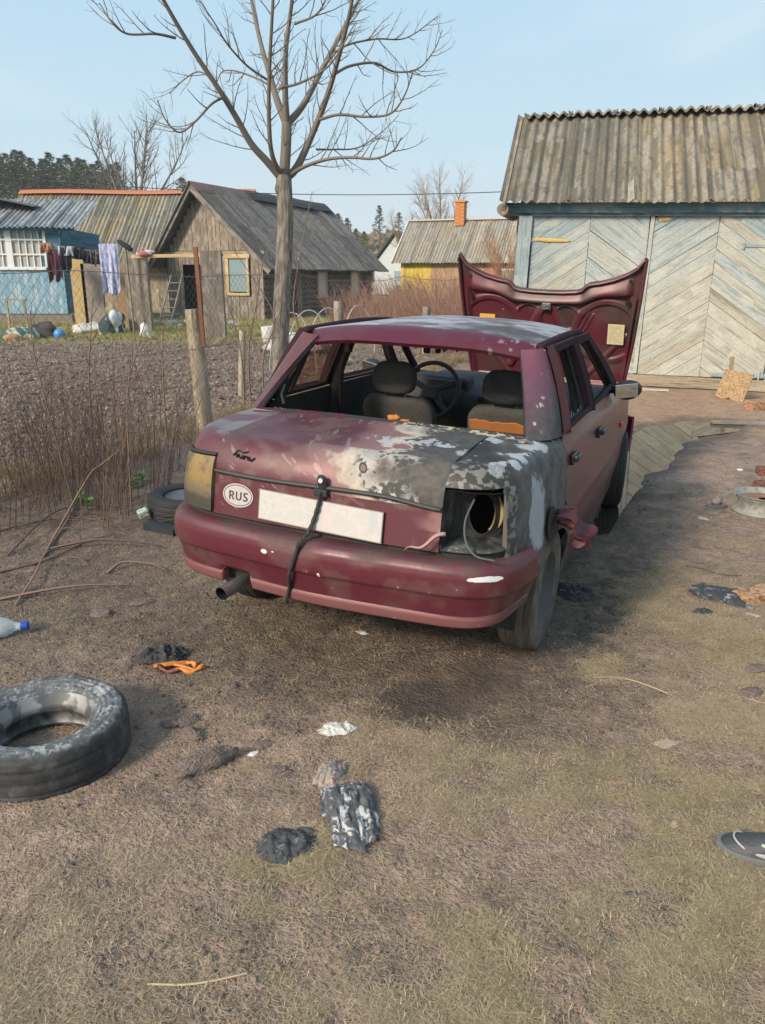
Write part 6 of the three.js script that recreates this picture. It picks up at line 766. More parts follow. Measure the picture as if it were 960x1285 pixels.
// pines
function pineGeo(H, seed, full, bare) {
  const r = rng(seed), L = [], M4 = new THREE.Matrix4(); const pos = []; const n = Math.round(420 * full);
  for (let k = 0; k < n; k++) { const t = Math.pow(r(), 0.8), y = lerp(H * bare, H, t), R = (0.19 * H * full) * Math.pow(1 - t, 0.7) * (0.55 + 0.75 * n2(t * 11 + seed, seed)) + 0.12, a = r() * 6.28, d = R * Math.sqrt(r()); const x = Math.cos(a) * d, z = Math.sin(a) * d, s = 0.035 * H * rr(0.5, 1.1, r); for (let q = 0; q < 5; q++) { const b = r() * 6.28, e = rr(-0.5, 0.8, r), dx = Math.cos(b) * Math.cos(e) * s, dy = Math.sin(e) * s * 0.8, dz = Math.sin(b) * Math.cos(e) * s, w = s * 0.16; pos.push(x - dz / s * w, y - d * 0.18, z + dx / s * w, x + dz / s * w, y - d * 0.18 + w, z - dx / s * w, x + dx, y - d * 0.18 + dy, z + dz); } }
  const g = new THREE.BufferGeometry(); g.setAttribute('position', new THREE.Float32BufferAttribute(pos, 3)); g.computeVertexNormals(); const tr = [tube([V3(0, -0.3, 0), V3(0.1, H * 0.5, 0), V3(0, H * 0.97, 0)], (i, t) => 0.013 * H * lerp(1, 0.2, t), 6, false, false)]; for (let k = 0; k < 22; k++) { const y = H * lerp(bare, 0.95, k / 22), a = r() * 6.28, l = 0.15 * H * full * (1 - k / 24); tr.push(tube([V3(0, y, 0), V3(Math.cos(a) * l, y - l * 0.1, Math.sin(a) * l)], (i, t) => 0.003 * H * lerp(1, 0.3, t), 3, false, false)); } return [g, merge(tr)];
}
{
  const nm = [mat({ rgb: [0.10, 0.112, 0.052], roughness: 0.9 }), mat({ rgb: [0.12, 0.12, 0.052], roughness: 0.9 }), mat({ rgb: [0.16, 0.135, 0.06], roughness: 0.9 })], bk = mat({ rgb: [0.16, 0.09, 0.055], roughness: 0.95 }); const geos = [pineGeo(16, 131, 1.5, 0.12), pineGeo(17, 133, 1.6, 0.1), pineGeo(18, 135, 1.4, 0.18)], tall = [pineGeo(13, 137, 0.8, 0.45), pineGeo(13, 139, 1.0, 0.2)];
  const r = rng(140), mk = (px, D, H, gi, label, group, m) => { const p = A(px, 340, D), t = thing('pine_tree', label, 'tree', V3(p.x, 0, p.z), r() * 6.28, group), [c, tk] = gi; obj('trunk', tk, bk, t); obj('crown', c, m || nm[Math.floor(r() * 2.5)], t); const s = H; t.scale.set(s, s, s); return t; };
  for (let i = 0; i < 76; i++) { const row = i % 4, px = -95 + (i / 76) * 262 + rr(-4, 4, r), D = 108 + row * 9 + rr(-4, 4, r), hT = lerp(196, 212, clamp((px + 0) / 130)) + rr(-4, 7, r); const H = A(px, hT, D).y; mk(px, D, H / 17, geos[i % 3], 'dark pine in the forest edge behind the long shed', 'pines of the forest edge'); }
  mk(236, 100, A(236, 224, 100).y / 17, geos[1], 'single small pine showing over the gap between the two sheds', null, nm[2]); mk(476, 135, A(476, 258, 135).y / 13, tall[0], 'tall slim pine with a bare stem standing alone on the skyline', null, nm[0]); mk(500, 128, A(500, 266, 128).y / 13, tall[1], 'bushy pine beside the tall slim one on the skyline', null, nm[0]);
  for (const [px, py] of [[425, 262], [436, 268], [447, 282], [457, 286]]) mk(px, 96, A(px, py, 96).y / 17, geos[0], 'dark spruce like pine behind the far end of the plank shed', 'dark trees behind the plank shed', nm[0]);
}
{ // wooded skyline far off, one mass
  const r = rng(151), pos = [], col = []; for (let k = 0; k < 26000; k++) { const x = rr(-200, 200, r), z = -rr(170, 200, r), H = 7 + 5 * fbm(x * 0.03, 3, 3) + (x < -60 ? 4 : 0), y = H * Math.pow(r(), 0.7), s = rr(0.5, 1.2, r), a = r() * 6.28; pos.push(x - s, y, z, x + s, y + s * 0.4, z + s * 0.5, x + Math.cos(a) * s, y + s * 1.5, z); const c = mix3([0.11, 0.10, 0.055], [0.19, 0.14, 0.085], r()); for (let q = 0; q < 3; q++) col.push(...c); } const g = new THREE.BufferGeometry(); g.setAttribute('position', new THREE.Float32BufferAttribute(pos, 3)); g.setAttribute('color', new THREE.Float32BufferAttribute(col, 3)); g.computeVertexNormals(); tag(obj('distant_wood', g, mat({ vertexColors: true, roughness: 0.95 })), 'brown and green wooded skyline far behind the houses', 'wood', null, 'stuff');
}
// ---- bare shrubs along the fence and red twigs beyond
const stemM = [mat({ rgb: [0.135, 0.085, 0.068], roughness: 0.85 }), mat({ rgb: [0.19, 0.125, 0.088], roughness: 0.85 }), mat({ rgb: [0.105, 0.068, 0.058], roughness: 0.85 })], redM = [mat({ rgb: [0.33, 0.165, 0.12], roughness: 0.85 }), mat({ rgb: [0.40, 0.22, 0.135], roughness: 0.85 })];
function shrub(name, label, group, pos, n, H, spread, m, seed, rad, lean = 0.35) {
  const r = rng(seed), limbs = []; for (let k = 0; k < n; k++) { const a = r() * 6.28, b = Math.sqrt(r()) * spread, h = H * rr(0.45, 1.0, r), l = rr(0.05, lean, r) * h, x = Math.cos(a) * b, z = Math.sin(a) * b, c = rr(-0.15, 0.15, r) * h; const y0 = gh(pos.x + x, pos.z + z) - pos.y - 0.02; limbs.push({ p: curve([V3(x, y0, z), V3(x + Math.cos(a) * l * 0.25, h * 0.4, z + Math.sin(a) * l * 0.25), V3(x + Math.cos(a) * l * 0.6 + c * 0.4, h * 0.75, z + Math.sin(a) * l * 0.6 - c * 0.4), V3(x + Math.cos(a) * l + c, h, z + Math.sin(a) * l - c)], 9), r0: rad * rr(0.6, 1.3, r), r1: rad * 0.25, lev: 1 }); }
  const g = twigTree(limbs, { r, sides: 4, levels: [{ per: 0 }, { per: 4.2 / H * 1.2, from: 0.3, len: 0.30 * H, ang: 0.55, wig: 0.25, up: 0.25, rad: rad * 0.5, seg: 3 }, { per: 2.0, from: 0.3, len: 0.10 * H, ang: 0.6, wig: 0.3, up: 0.2, rad: rad * 0.3, seg: 2 }] }); const o = single(name, g, m, label, 'shrub', group); o.position.copy(pos); return o;
}
{
  const r = rng(161), lab = 'bare brown many stemmed shrub in the thicket along the fence', gp = 'bare shrubs along the wire fence';
  const px = [[8, 640], [40, 622], [72, 632], [100, 600], [128, 625], [150, 592], [20, 590], [60, 575], [175, 610], [196, 588], [110, 655], [-20, 660], [150, 640], [88, 560]];
  px.forEach(([a, b], i) => { const p = G(a, b); p.y = gh(p.x, p.z); shrub('bare_shrub', lab, gp, p, 26, rr(0.7, 1.25, r), 0.30, stemM[i % 3], 170 + i, 0.0034, 0.6); });
  // taller single wands
  const wands = [[[95, 640], [62, 520], [42, 440], [38, 390]], [[165, 640], [160, 500], [172, 440], [185, 395]], [[120, 600], [112, 480], [114, 420], [116, 375]], [[210, 560], [205, 480], [204, 430], [206, 390]], [[55, 690], [110, 600], [125, 585], [150, 565]], [[0, 565], [70, 520], [130, 480], [200, 455]], [[305, 470], [300, 430], [285, 380], [262, 330]], [[330, 450], [345, 400], [318, 350], [290, 310]], [[375, 420], [368, 380], [380, 300], [392, 240]], [[312, 440], [322, 380], [330, 330], [345, 290]]];
  wands.forEach((w, i) => { const b0 = i < 6 ? G(w[0][0], w[0][1]) : A(w[0][0], w[0][1], 9.2); const D = -b0.z; const P = w.map(([x, y], k) => A(x, y, D + (k * 0.05))); if (i < 6) P[0].y = gh(P[0].x, P[0].z) - 0.02; else P.unshift(V3(P[0].x, gh(P[0].x, P[0].z) - 0.02, P[0].z)); const lim = [{ p: curve(P, 14), r0: 0.0085 * D / 6, r1: 0.003, lev: 1 }]; single('tall_sapling', twigTree(lim, { r, sides: 5, levels: [{ per: 0 }, { per: 6, from: 0.3, len: 0.35, ang: 0.6, wig: 0.2, up: 0.1, rad: 0.004, seg: 3 }, { per: 2, from: 0.3, len: 0.1, ang: 0.6, wig: 0.3, up: 0.1, rad: 0.002, seg: 2 }] }), stemM[1], i < 6 ? 'thin bare wand rising above the shrub thicket' : 'thin bare sapling by the foot of the forked tree', 'sapling', i < 6 ? 'wands above the thicket' : 'saplings by the forked tree'); });
  const rl = 'reddish bare twig bush beyond the car roof', rg = 'reddish twig bushes behind the car'; [[468, 20], [492, 22], [520, 21], [545, 19], [570, 18], [592, 20], [480, 26], [530, 27], [560, 25], [610, 22], [452, 24], [625, 18.5]].forEach(([x, D], i) => { const p = A(x, 380, D); p.y = gh(p.x, p.z); shrub('red_twig_bush', rl, rg, p, 80, rr(1.3, 1.8, r), 1.0, redM[i % 2], 200 + i, 0.011, 0.6); });
  [[250, 13], [300, 12], [385, 14], [410, 16], [335, 15], [180, 11]].forEach(([x, D], i) => { const p = A(x, 420, D); p.y = gh(p.x, p.z); shrub('dry_weed_clump', 'thin clump of dry weed stems in the dug plot by the fence', 'dry weeds in the plot', p, 9, rr(0.7, 1.2, r), 0.25, stemM[1], 230 + i, 0.004, 0.3); });
}

// ================================================================ FENCE
{
  const r = rng(401), at = (t) => V3(FP[0] + FD[0] * t, 0, FP[1] + FD[1] * t);
  const f = thing('wire_fence', 'sagging chain link fence along the edge of the garden plot', 'fence', at(0));
  const wires = [], H0 = 0.12, H1 = 1.62, cell = 0.085, t0 = -6.5, t1 = 13, N = Math.round((t1 - t0) / cell); const wire = mat({ rgb: [0.21, 0.195, 0.18], roughness: 0.6, metalness: 0.5 });
  const pt = (t, h) => { const sag = 0.10 * Math.abs(Math.sin((t + 1.5) * 0.9)) * (h / H1), o = 0.05 * (n2(t * 1.3, h * 1.2) - 0.5); const p = at(t); return V3(p.x - at(0).x - 0.9165 * o, h - sag * 0.6 + gh(p.x, p.z), p.z - at(0).z - 0.4 * o); };
  for (let i = -20; i < N; i++) for (const s of [1, -1]) { const P = []; const n = Math.round((H1 - H0) / cell); for (let k = 0; k <= n; k += 2) { const t = t0 + (i + (s > 0 ? k : 20 - k) * 1) * cell; if (t < t0 || t > t1) continue; P.push(pt(t, H0 + k * cell)); } if (P.length > 1) wires.push(tube(P, 0.0014, 3, false, false)); } obj('wire_mesh', wires, wire, f).userData.kind = 'stuff';
  for (const h of [H1, 0.9]) { const P = []; for (let t = t0; t <= t1; t += 0.4) P.push(pt(t, h)); obj('line_wire', tube(P, 0.003, 4), wire, f); }
  // posts
  const post = (px, py0, pyTop, D, w, m, label, lean = 0) => { const b = A(px, py0, D), tp = A(px, pyTop, D); const g = tube(curve([V3(0, gh(b.x, b.z) - 0.1, 0), V3(lean * 0.5, tp.y * 0.5, 0), V3(lean, tp.y, 0)], 8), (i, t) => w * (1 - 0.1 * t) * (0.94 + 0.12 * n2(i * 0.7, w * 99)), 10); const o = single('fence_post', g, m, label, 'fence post', 'posts of the wire fence'); o.position.set(b.x, 0, b.z); return o; };
  post(257, 515, 388, 8.0, 0.085, W_BEAM, 'split wooden fence post with a rusty angle iron fixed to it', -0.06); const b = A(255, 388, 8.0); const ir = single('angle_iron', [box(0.045, 0.95, 0.006, [0, 0, 0]), box(0.006, 0.95, 0.045, [0.02, 0, 0.02])], mat({ rgb: [0.20, 0.085, 0.045], roughness: 0.85 }), 'rusty angle iron fixed upright on the split fence post', 'metal bar'); ir.position.set(b.x - 0.01, 1.42, b.z + 0.085); ir.rotation.z = 0.02;
  post(425, 400, 378, 14.5, 0.10, W_GREY[1], 'short grey fence post beyond the car roof'); post(535, 400, 385, 17, 0.09, W_GREY[0], 'dark stub of a fence post before the yellow house');
  post(300, 440, 415, 10.8, 0.05, W_BEAM, 'thin leaning stake beside the tree', 0.06);
}
// hoops of a garden tunnel, sacks behind the tree
{ const r = rng(411); [[366, 13.5], [388, 14.5], [412, 15.5], [450, 17]].forEach(([px, D], i) => { const p = A(px, 395, D), P = []; for (let k = 0; k <= 16; k++) { const a = k / 16 * Math.PI; P.push(V3(Math.cos(a) * 0.42, Math.sin(a) * 1.05, 0.1 * Math.cos(a))); } const o = single('tunnel_hoop', tube(P, 0.012, 6), mat({ rgb: [0.36, 0.36, 0.34], roughness: 0.6 }), 'pale bent hoop of a garden tunnel beyond the fence', 'hoop', 'garden tunnel hoops'); o.position.set(p.x, -0.02, p.z); o.rotation.y = 0.3 * i; });
  const s = single('white_sheeting', xf(lump(0.6, 0.26, 0.4, 0.7, 2.2, 4, 30, 20), [0, 0.5, 0]), mat({ rgb: [0.44, 0.43, 0.40], roughness: 0.7 }), 'heap of white sheeting beside the tree trunk beyond the fence', 'sheeting'); const p = A(375, 400, 17); s.position.set(p.x, -0.35, p.z); const q = A(337, 398, 20); const s2 = single('white_bucket', lathe([[0, 0.02], [0.17, 0], [0.21, 0.4], [0.2, 0.4], [0.16, 0.03]], 20), mat({ rgb: [0.62, 0.62, 0.6], roughness: 0.5 }), 'white bucket behind the tree trunk', 'bucket'); s2.position.set(q.x, 0, q.z); }

// ================================================================ YARD OF THE BLUE HOUSE: laundry, gate, heaps
{
  const r = rng(421), D = 24; const p0 = A(54, 306, D), p1 = A(168, 322, D); const lw = single('clothes_line', tube([A(-30, 300, D), p0, A(110, 314, D), p1], 0.008, 4), mat({ rgb: [0.3, 0.3, 0.3] }), 'thin clothes line strung in front of the blue house', 'line');
  const cloth = (name, x0, x1, y0, y1, rgb, label, print, jag = 0.1) => { const a = A(x0, y0, D), b = A(x1, y0, D), H = a.y - A(x0, y1, D).y; const T = print || null; const g = sheet(22, 16, (s, t) => { const fold = 0.05 * Math.sin(s * 11 + t * 2) + 0.03 * Math.sin(s * 23 + 1); const l = H * (1 - jag * n2(s * 5 + x0, 2)); return V3((b.x - a.x) * (s - 0.5) * (1 - 0.08 * t), -l * t, fold * (0.3 + t)); }, 0.012); const o = single(name, g, T ? mat({ map: T, roughness: 0.95 }) : mat({ rgb, roughness: 0.95 }), label, 'laundry'); o.position.copy(a.clone().lerp(b, 0.5)); return o; };
  const printT = (a, b, f) => ctex(64, 64, (s, t) => mix3(a, b, ss(0.45, 0.55, fbt(s * f, t * f, f, 2))));
  cloth('orange_cloth', 50, 67, 305, 318, [0.36, 0.16, 0.09], 'faded orange cloth at the end of the clothes line', printT([0.40, 0.18, 0.11], [0.22, 0.12, 0.10], 8)); cloth('maroon_garment', 58, 76, 313, 356, [0.07, 0.022, 0.032], 'dark maroon garment hanging low from the clothes line', null, 0.35); cloth('dark_shirt', 75, 88, 309, 343, [0.025, 0.022, 0.032], 'dark shirt hanging beside the maroon garment', null, 0.3); cloth('grey_towel', 73, 93, 309, 321, [0.35, 0.37, 0.39], 'light grey towel folded over the clothes line', null, 0.05); cloth('black_cloth', 92, 106, 310, 326, [0.012, 0.012, 0.014], 'black cloth folded over the clothes line'); cloth('dark_jersey', 103, 115, 315, 332, [0.018, 0.018, 0.022], 'dark jersey between black cloth and patterned top', null, 0.4); cloth('patterned_top', 113, 126, 313, 338, [0.1, 0.09, 0.09], 'grey patterned top beside the lilac robe', printT([0.13, 0.11, 0.11], [0.04, 0.035, 0.04], 8), 0.3); cloth('lilac_robe', 124, 147, 306, 372, [0.4, 0.42, 0.58], 'long lilac blue patterned robe on the clothes line', printT([0.46, 0.49, 0.62], [0.27, 0.29, 0.46], 12), 0.15);
  // gate posts, rail, sheet of grey boards
  const D2 = 23, gpost = (x0, x1, y0, y1, m, lbl, d = D2) => { const a = A(x0, y1, d), b = A(x1, y0, d); const o = single('gate_post', board(b.x - a.x, b.y + 0.1, 0.22, [0, (b.y - 0.1) / 2, 0], [0, 0, 0.01], r), m, lbl, 'post'); o.position.set((a.x + b.x) / 2, 0, -d); return o; };
  gpost(163, 184, 318, 405, W_GREY[0], 'thick grey gate post left of the dark doorway'); gpost(257, 278, 315, 400, W_GREY[2], 'broad grey upright board right of the fence post iron', 21); { const a = A(165, 322, 22.5), b = A(254, 320, 22.5); const o = single('gate_rail', board(b.x - a.x, 0.09, 0.06, [0, 0, 0], [0, 0, 0.02], r), W_FRESH, 'pale wooden rail laid across the gate posts', 'rail'); o.position.copy(a.clone().lerp(b, 0.5)); const c = A(183, 318, 22.5); const rag = single('rag_on_rail', xf(lump(0.28, 0.09, 0.14, 0.5, 2, 3), [0, 0, 0]), mat({ map: printT([0.5, 0.48, 0.47], [0.35, 0.10, 0.11], 4), roughness: 0.95 }), 'rolled red and white rag lying on the gate rail', 'rag'); rag.position.copy(c); const d = A(157, 308, 22.6); const bd = single('dark_hat', xf(lump(0.26, 0.07, 0.12, 0.4, 2, 8), [0, 0, 0], [0, 0, -0.6]), mat({ rgb: [0.02, 0.02, 0.022] }), 'dark hat hung on a stick beside the gate post', 'hat'); bd.position.copy(d); const st = single('stick', tube([V3(d.x + 0.05, -0.1, d.z), V3(d.x, d.y - 0.02, d.z)], 0.03, 6), W_GREY[1], 'upright stick carrying the dark hat', 'stick'); }
  // carcass of boards left of gate, ladder, heaps
  for (const [x0, x1, y0, y1, rgb, lbl] of [[91, 104, 326, 366, [0.42, 0.30, 0.14], 'yellow plywood panel beside the blue house'], [147, 163, 330, 384, [0.26, 0.165, 0.09], 'brown plywood panel beside the gate post'], [104, 126, 332, 362, [0.24, 0.20, 0.17], 'grey brown board panel between the two plywood panels']]) { const a = A(x0, y1, 25), b = A(x1, y0, 25); const o = single('board_panel', board(b.x - a.x, b.y + 0.05, 0.04, [0, b.y / 2, 0], [0, 0, 0], r), mat({ rgb, roughness: 0.9 }), lbl, 'panel'); o.position.set((a.x + b.x) / 2, 0, -25); }
  { const a = A(206, 396, 27), b = A(222, 345, 28.5), L = thing('wooden_ladder', 'grey wooden ladder leaning at the dark doorway of the shed', 'ladder', V3(a.x, 0, a.z)); const d = b.clone().sub(a).setZ(b.z - a.z); for (const s of [-0.2, 0.2]) obj('rail', tube([V3(s, 0, 0), V3(s + d.x, b.y, d.z)], 0.035, 6), W_GREY[0], L); for (let k = 1; k < 6; k++) obj('rung', tube([V3(-0.2 + d.x * k / 6, b.y * k / 6, d.z * k / 6), V3(0.2 + d.x * k / 6, b.y * k / 6, d.z * k / 6)], 0.025, 6), W_GREY[1], L); }
  const heap = (name, px, py, d, s, m, lbl, cat, seed) => { const p = A(px, py, d); const o = single(name, xf(lump(s[0], s[1], s[2], 0.55, 1.8, seed, 22, 14), [0, s[1] * 0.55, 0]), m, lbl, cat); o.position.set(p.x, -0.03, p.z); return o; };
  heap('sack_pile', 138, 382, 22.5, [0.38, 0.46, 0.35], mat({ map: printT([0.52, 0.54, 0.52], [0.03, 0.045, 0.05], 4), roughness: 0.85 }), 'heap of white and dark bags under the lilac robe', 'bags', 3); heap('pale_heap', 108, 380, 23, [0.50, 0.20, 0.4], mat({ rgb: [0.46, 0.44, 0.40] }), 'low pale heap of sheeting left of the bags', 'heap', 5); heap('white_bag', 181, 398, 21.5, [0.15, 0.27, 0.16], mat({ rgb: [0.62, 0.6, 0.57] }), 'white bag at the foot of the gate post', 'bag', 6); heap('green_heap', 22, 402, 20.5, [0.5, 0.22, 0.4], mat({ map: printT([0.36, 0.37, 0.27], [0.05, 0.09, 0.09], 6), roughness: 0.9 }), 'heap of green and dark oddments before the blue house', 'heap', 7); heap('dark_heap', 50, 400, 21, [0.42, 0.28, 0.4], mat({ rgb: [0.05, 0.042, 0.036] }), 'dark heap beside the blue ball', 'heap', 8); heap('pumpkin_pot', 13, 408, 20, [0.17, 0.14, 0.17], mat({ rgb: [0.42, 0.20, 0.09] }), 'orange pot lying before the green heap', 'pot', 9);
  { const p = A(73, 406, 20.5); const o = single('blue_ball', xf(lump(0.145, 0.145, 0.145, 0.06, 1, 2, 20, 14), [0, 0.14, 0]), mat({ rgb: [0.06, 0.22, 0.48], roughness: 0.4 }), 'blue ball on the grass before the blue house', 'ball'); o.position.set(p.x, 0, p.z); }
  { const a = A(10, 396, 22), st = thing('wooden_trestle', 'pale wooden trestle frame standing before the blue wall', 'trestle', V3(a.x, 0, a.z)); obj('top_bar', board(0.62, 0.06, 0.06, [0.25, 0.95, 0], [0, 0, 0], r), W_BEAM, st); for (const x of [0, 0.5]) obj('leg', board(0.06, 0.98, 0.05, [x, 0.45, 0], [0, 0, x ? 0.05 : -0.02], r), W_BEAM, st); }
  // stones and rubble before the shed
  const rm = [mat({ rgb: [0.30, 0.285, 0.26] }), mat({ rgb: [0.20, 0.175, 0.15] }), mat({ rgb: [0.40, 0.38, 0.35] })]; for (let i = 0; i < 34; i++) { const px = rr(195, 300, r), py = rr(392, 408, r), q = G(px, py + 2), s = rr(0.06, 0.2, r) * -q.z / 26; const o = single('rubble_stone', lump(s * 1.3, s * 0.7, s, 0.45, 1.5, i, 9, 7), rm[i % 3], 'grey lump of rubble strewn before the plank shed', 'stone', 'rubble before the plank shed'); o.position.set(q.x, s * 0.3, q.z); }
}
{ // overhead wire
  const P = []; const a = A(120, 232, 34), b = A(700, 238, 34); for (let k = 0; k <= 20; k++) { const p = a.clone().lerp(b, k / 20); p.y -= 0.28 * Math.sin(Math.PI * k / 20); P.push(p); } const e0 = P[0].clone().add(V3(-22, 1.4, 2)), e1 = P[20].clone().add(V3(20, 1.2, 0)); const o = single('power_line', tube([e0, ...P, e1], 0.016, 4), mat({ rgb: [0.06, 0.06, 0.065] }), 'single overhead power line crossing the sky behind the tree', 'cable');
}

// ================================================================ SCRAP IN THE YARD
const onG = (px, py, dy = 0) => { const p = G(px, py); p.y = gh(p.x, p.z) + dy; return p; };
{ // burnt tyre lying in the foreground
  const r = rng(501), R = 0.288, H = 0.175, T = ctex(1024, 256, (s, t) => { const f = fbt(s * 12, t * 3, 12, 5), g = fbt(s * 60, t * 14, 60, 3); const h = fbt(s * 200, t * 40, 200, 2); let c = mix3([0.026, 0.028, 0.031], [0.065, 0.068, 0.072], f); const side = ss(0.58, 0.68, t + (f - 0.5) * 0.05); c = mix3(c, mix3([0.085, 0.09, 0.095], [0.19, 0.197, 0.20], ss(0.3, 0.7, g * 0.5 + h * 0.5)), side * 0.8); c = mix3(c, [0.33, 0.33, 0.325], side * ss(0.55, 0.60, f * 0.35 + g * 0.35 + h * 0.3) * 0.75); c = mix3(c, [0.14, 0.125, 0.105], (1 - side) * ss(0.52, 0.6, h * 0.5 + g * 0.5) * 0.5); c = mix3(c, [0.012, 0.012, 0.013], ss(0.54, 0.62, fbt(s * 6, t * 2 + 5, 6, 4)) * 0.7 * (1 - side * 0.7)); c = mix3(c, [0.20, 0.16, 0.12], ss(0.2, 0.08, t) * ss(0.45, 0.6, g) * 0.5); return c; });
  const PR = [[0.60, 0.06], [0.72, 0.02], [0.86, 0.005], [0.95, 0.03], [0.99, 0.12], [1.0, 0.28], [1.0, 0.55], [0.995, 0.78], [0.965, 0.92], [0.90, 0.985], [0.80, 1.0], [0.72, 0.97], [0.66, 0.925], [0.63, 0.88], [0.615, 0.80]];
  const tp = thing('scrap_tyre', 'worn grey burnt tyre lying flat with its steel rim ring inside', 'tyre', V3(-1.195, gh(-1.195, -2.39) - 0.012, -2.39), 0.4);
  const bumpT = gtex(512, 256, (s, t) => 0.6 * fbt(s * 24, t * 6, 24, 4) + 0.4 * fbt(s * 90, t * 22, 90, 2));
  obj('tyre', sheet(180, 84, (s, t) => { const q = t * (PR.length - 1), i = Math.min(PR.length - 2, Math.floor(q)), f = q - i, a = s * 6.28319; const p0 = PR[Math.max(0, i - 1)], p1 = PR[i], p2 = PR[i + 1], p3 = PR[Math.min(PR.length - 1, i + 2)]; const cr = (k) => 0.5 * (2 * p1[k] + (p2[k] - p0[k]) * f + (2 * p0[k] - 5 * p1[k] + 4 * p2[k] - p3[k]) * f * f + (3 * p1[k] - p0[k] - 3 * p2[k] + p3[k]) * f * f * f); const n = fb3(Math.cos(a) * 2.2, Math.sin(a) * 2.2, t * 3, 4) - 0.5, n2f = fb3(Math.cos(a) * 9, Math.sin(a) * 9, t * 9, 3) - 0.5; let rad = cr(0) * R * (1 + 0.035 * n + 0.012 * n2f), y = cr(1) * H * (1 + 0.10 * n * t) + (t > 0.6 ? 0.010 * n2f : 0); for (const q of [0.68, 0.74, 0.80]) y -= 0.0045 * ss(0.014, 0.006, Math.abs(t - q)); if (t > 0.25 && t < 0.55) { const gx = (t - 0.25) / 0.3; for (const g of [0.25, 0.5, 0.75]) if (Math.abs(gx - g) < 0.04) rad -= 0.003; } return V3(Math.cos(a) * rad, y, Math.sin(a) * rad); }), mat({ map: T, bumpMap: bumpT, bumpScale: 0.006, roughness: 0.72 }), tp);
  const RT = ctex(512, 64, (s, t) => { const f = fbt(s * 20, t * 4, 20, 4); return mix3([0.09, 0.09, 0.09], [0.26, 0.26, 0.255], ss(0.42, 0.6, f)); }); obj('rim_ring', lathe([[0.150, 0.035], [0.168, 0.03], [0.180, 0.02], [0.186, 0.05], [0.172, 0.075], [0.158, 0.085], [0.152, 0.10], [0.158, 0.118], [0.170, 0.128], [0.176, 0.146], [0.189, 0.158], [0.191, 0.152], [0.182, 0.140], [0.176, 0.122], [0.163, 0.110]].map(([a, b]) => [a, b]), 64), mat({ map: RT, roughness: 0.6, metalness: 0.45 }), tp); obj('valve_hole', xf(new THREE.CylinderGeometry(0.008, 0.008, 0.01, 10), [0.03, 0.112, -0.162], [Math.PI / 2, 0, 0]), M.black, tp);
}
{ // second tyre behind the left rear corner of the car
  const p = A(214, 660, 3.75); const t = thing('spare_tyre', 'black tyre lying flat behind the left corner of the bumper', 'tyre', V3(G(186, 648).x + 0.29, gh(-1.3, -5), G(186, 648).z - 0.05), 0); const g = obj('tyre', tyreGeo(0.29, 0.16, 0.008, 3, 80), M.rubber, t); g.position.y = 0.088; const rm = obj('rim', lathe([[0.03, 0.0], [0.10, 0.02], [0.165, 0.05], [0.17, 0.065], [0.15, -0.05]], 30), M.dull, t); rm.position.copy(g.position); rm.rotation.copy(g.rotation); }
{ // battery lying by it: dark base plank with a pale green block
  const p = onG(205, 668); const b = single('dark_plank', board(0.28, 0.045, 0.09, [0, 0.02, 0], [0, 0, 0]), mat({ rgb: [0.022, 0.026, 0.032], roughness: 0.5 }), 'dark blue grey plank piece beside the tyre behind the bumper', 'plank'); b.position.copy(p); b.rotation.y = -0.55; const q = onG(181, 657); const c = single('green_carton', rbox(0.075, 0.055, 0.06, 0.012, [0, 0.055, 0], [0.2, 0.5, 0.2]), mat({ map: ctex(64, 64, (s, t) => mix3([0.55, 0.58, 0.52], [0.16, 0.26, 0.19], ss(0.5, 0.56, fbm(s * 6, t * 6, 3)))), roughness: 0.6 }), 'small crumpled white and green carton on the dark plank', 'carton'); c.position.copy(q).y += 0.015; }
{ // bottle with a blue cap
  const p = onG(12, 800), t = thing('plastic_bottle', 'clear crumpled plastic bottle with a blue cap', 'bottle', p.clone(), 0); const bm = mat({ phys: true, rgb: [0.86, 0.92, 0.93], roughness: 0.18, transmission: 0.75, thickness: 0, ior: 1.45 }); const L = lathe([[0, -0.20], [0.03, -0.20], [0.042, -0.185], [0.044, -0.10], [0.040, -0.09], [0.044, -0.075], [0.044, 0.0], [0.036, 0.035], [0.018, 0.065], [0.0145, 0.072], [0.0145, 0.09]], 36), lp = L.attributes.position; for (let i = 0; i < lp.count; i++) { const x = lp.getX(i), y = lp.getY(i), z = lp.getZ(i), n = 1 - 0.22 * fb3(x * 20, y * 16, z * 20, 3) * (y < 0.03 ? 1 : 0); lp.setXYZ(i, x * n, y, z * n); } L.computeVertexNormals(); const g = new THREE.Matrix4(); const body = obj('bottle_body', L, bm, t), cap = obj('cap', lathe([[0, 0.112], [0.015, 0.112], [0.0175, 0.108], [0.0175, 0.086], [0.015, 0.084]], 24), mat({ rgb: [0.02, 0.06, 0.33], roughness: 0.35 }), t), lab = obj('milky_label', lathe([[0.0445, -0.07], [0.0448, -0.03], [0.0445, -0.005]], 30), mat({ rgb: [0.55, 0.60, 0.60], roughness: 0.5 }), t); for (const o of [body, cap, lab]) { o.rotation.set(0, 0.25, -Math.PI / 2 - 0.02, 'YXZ'); o.position.set(-0.055, 0.05, 0); o.scale.setScalar(1.25); } }
const ragBump = gtex(128, 128, (s, t) => fbt(s * 24, t * 24, 24, 3));
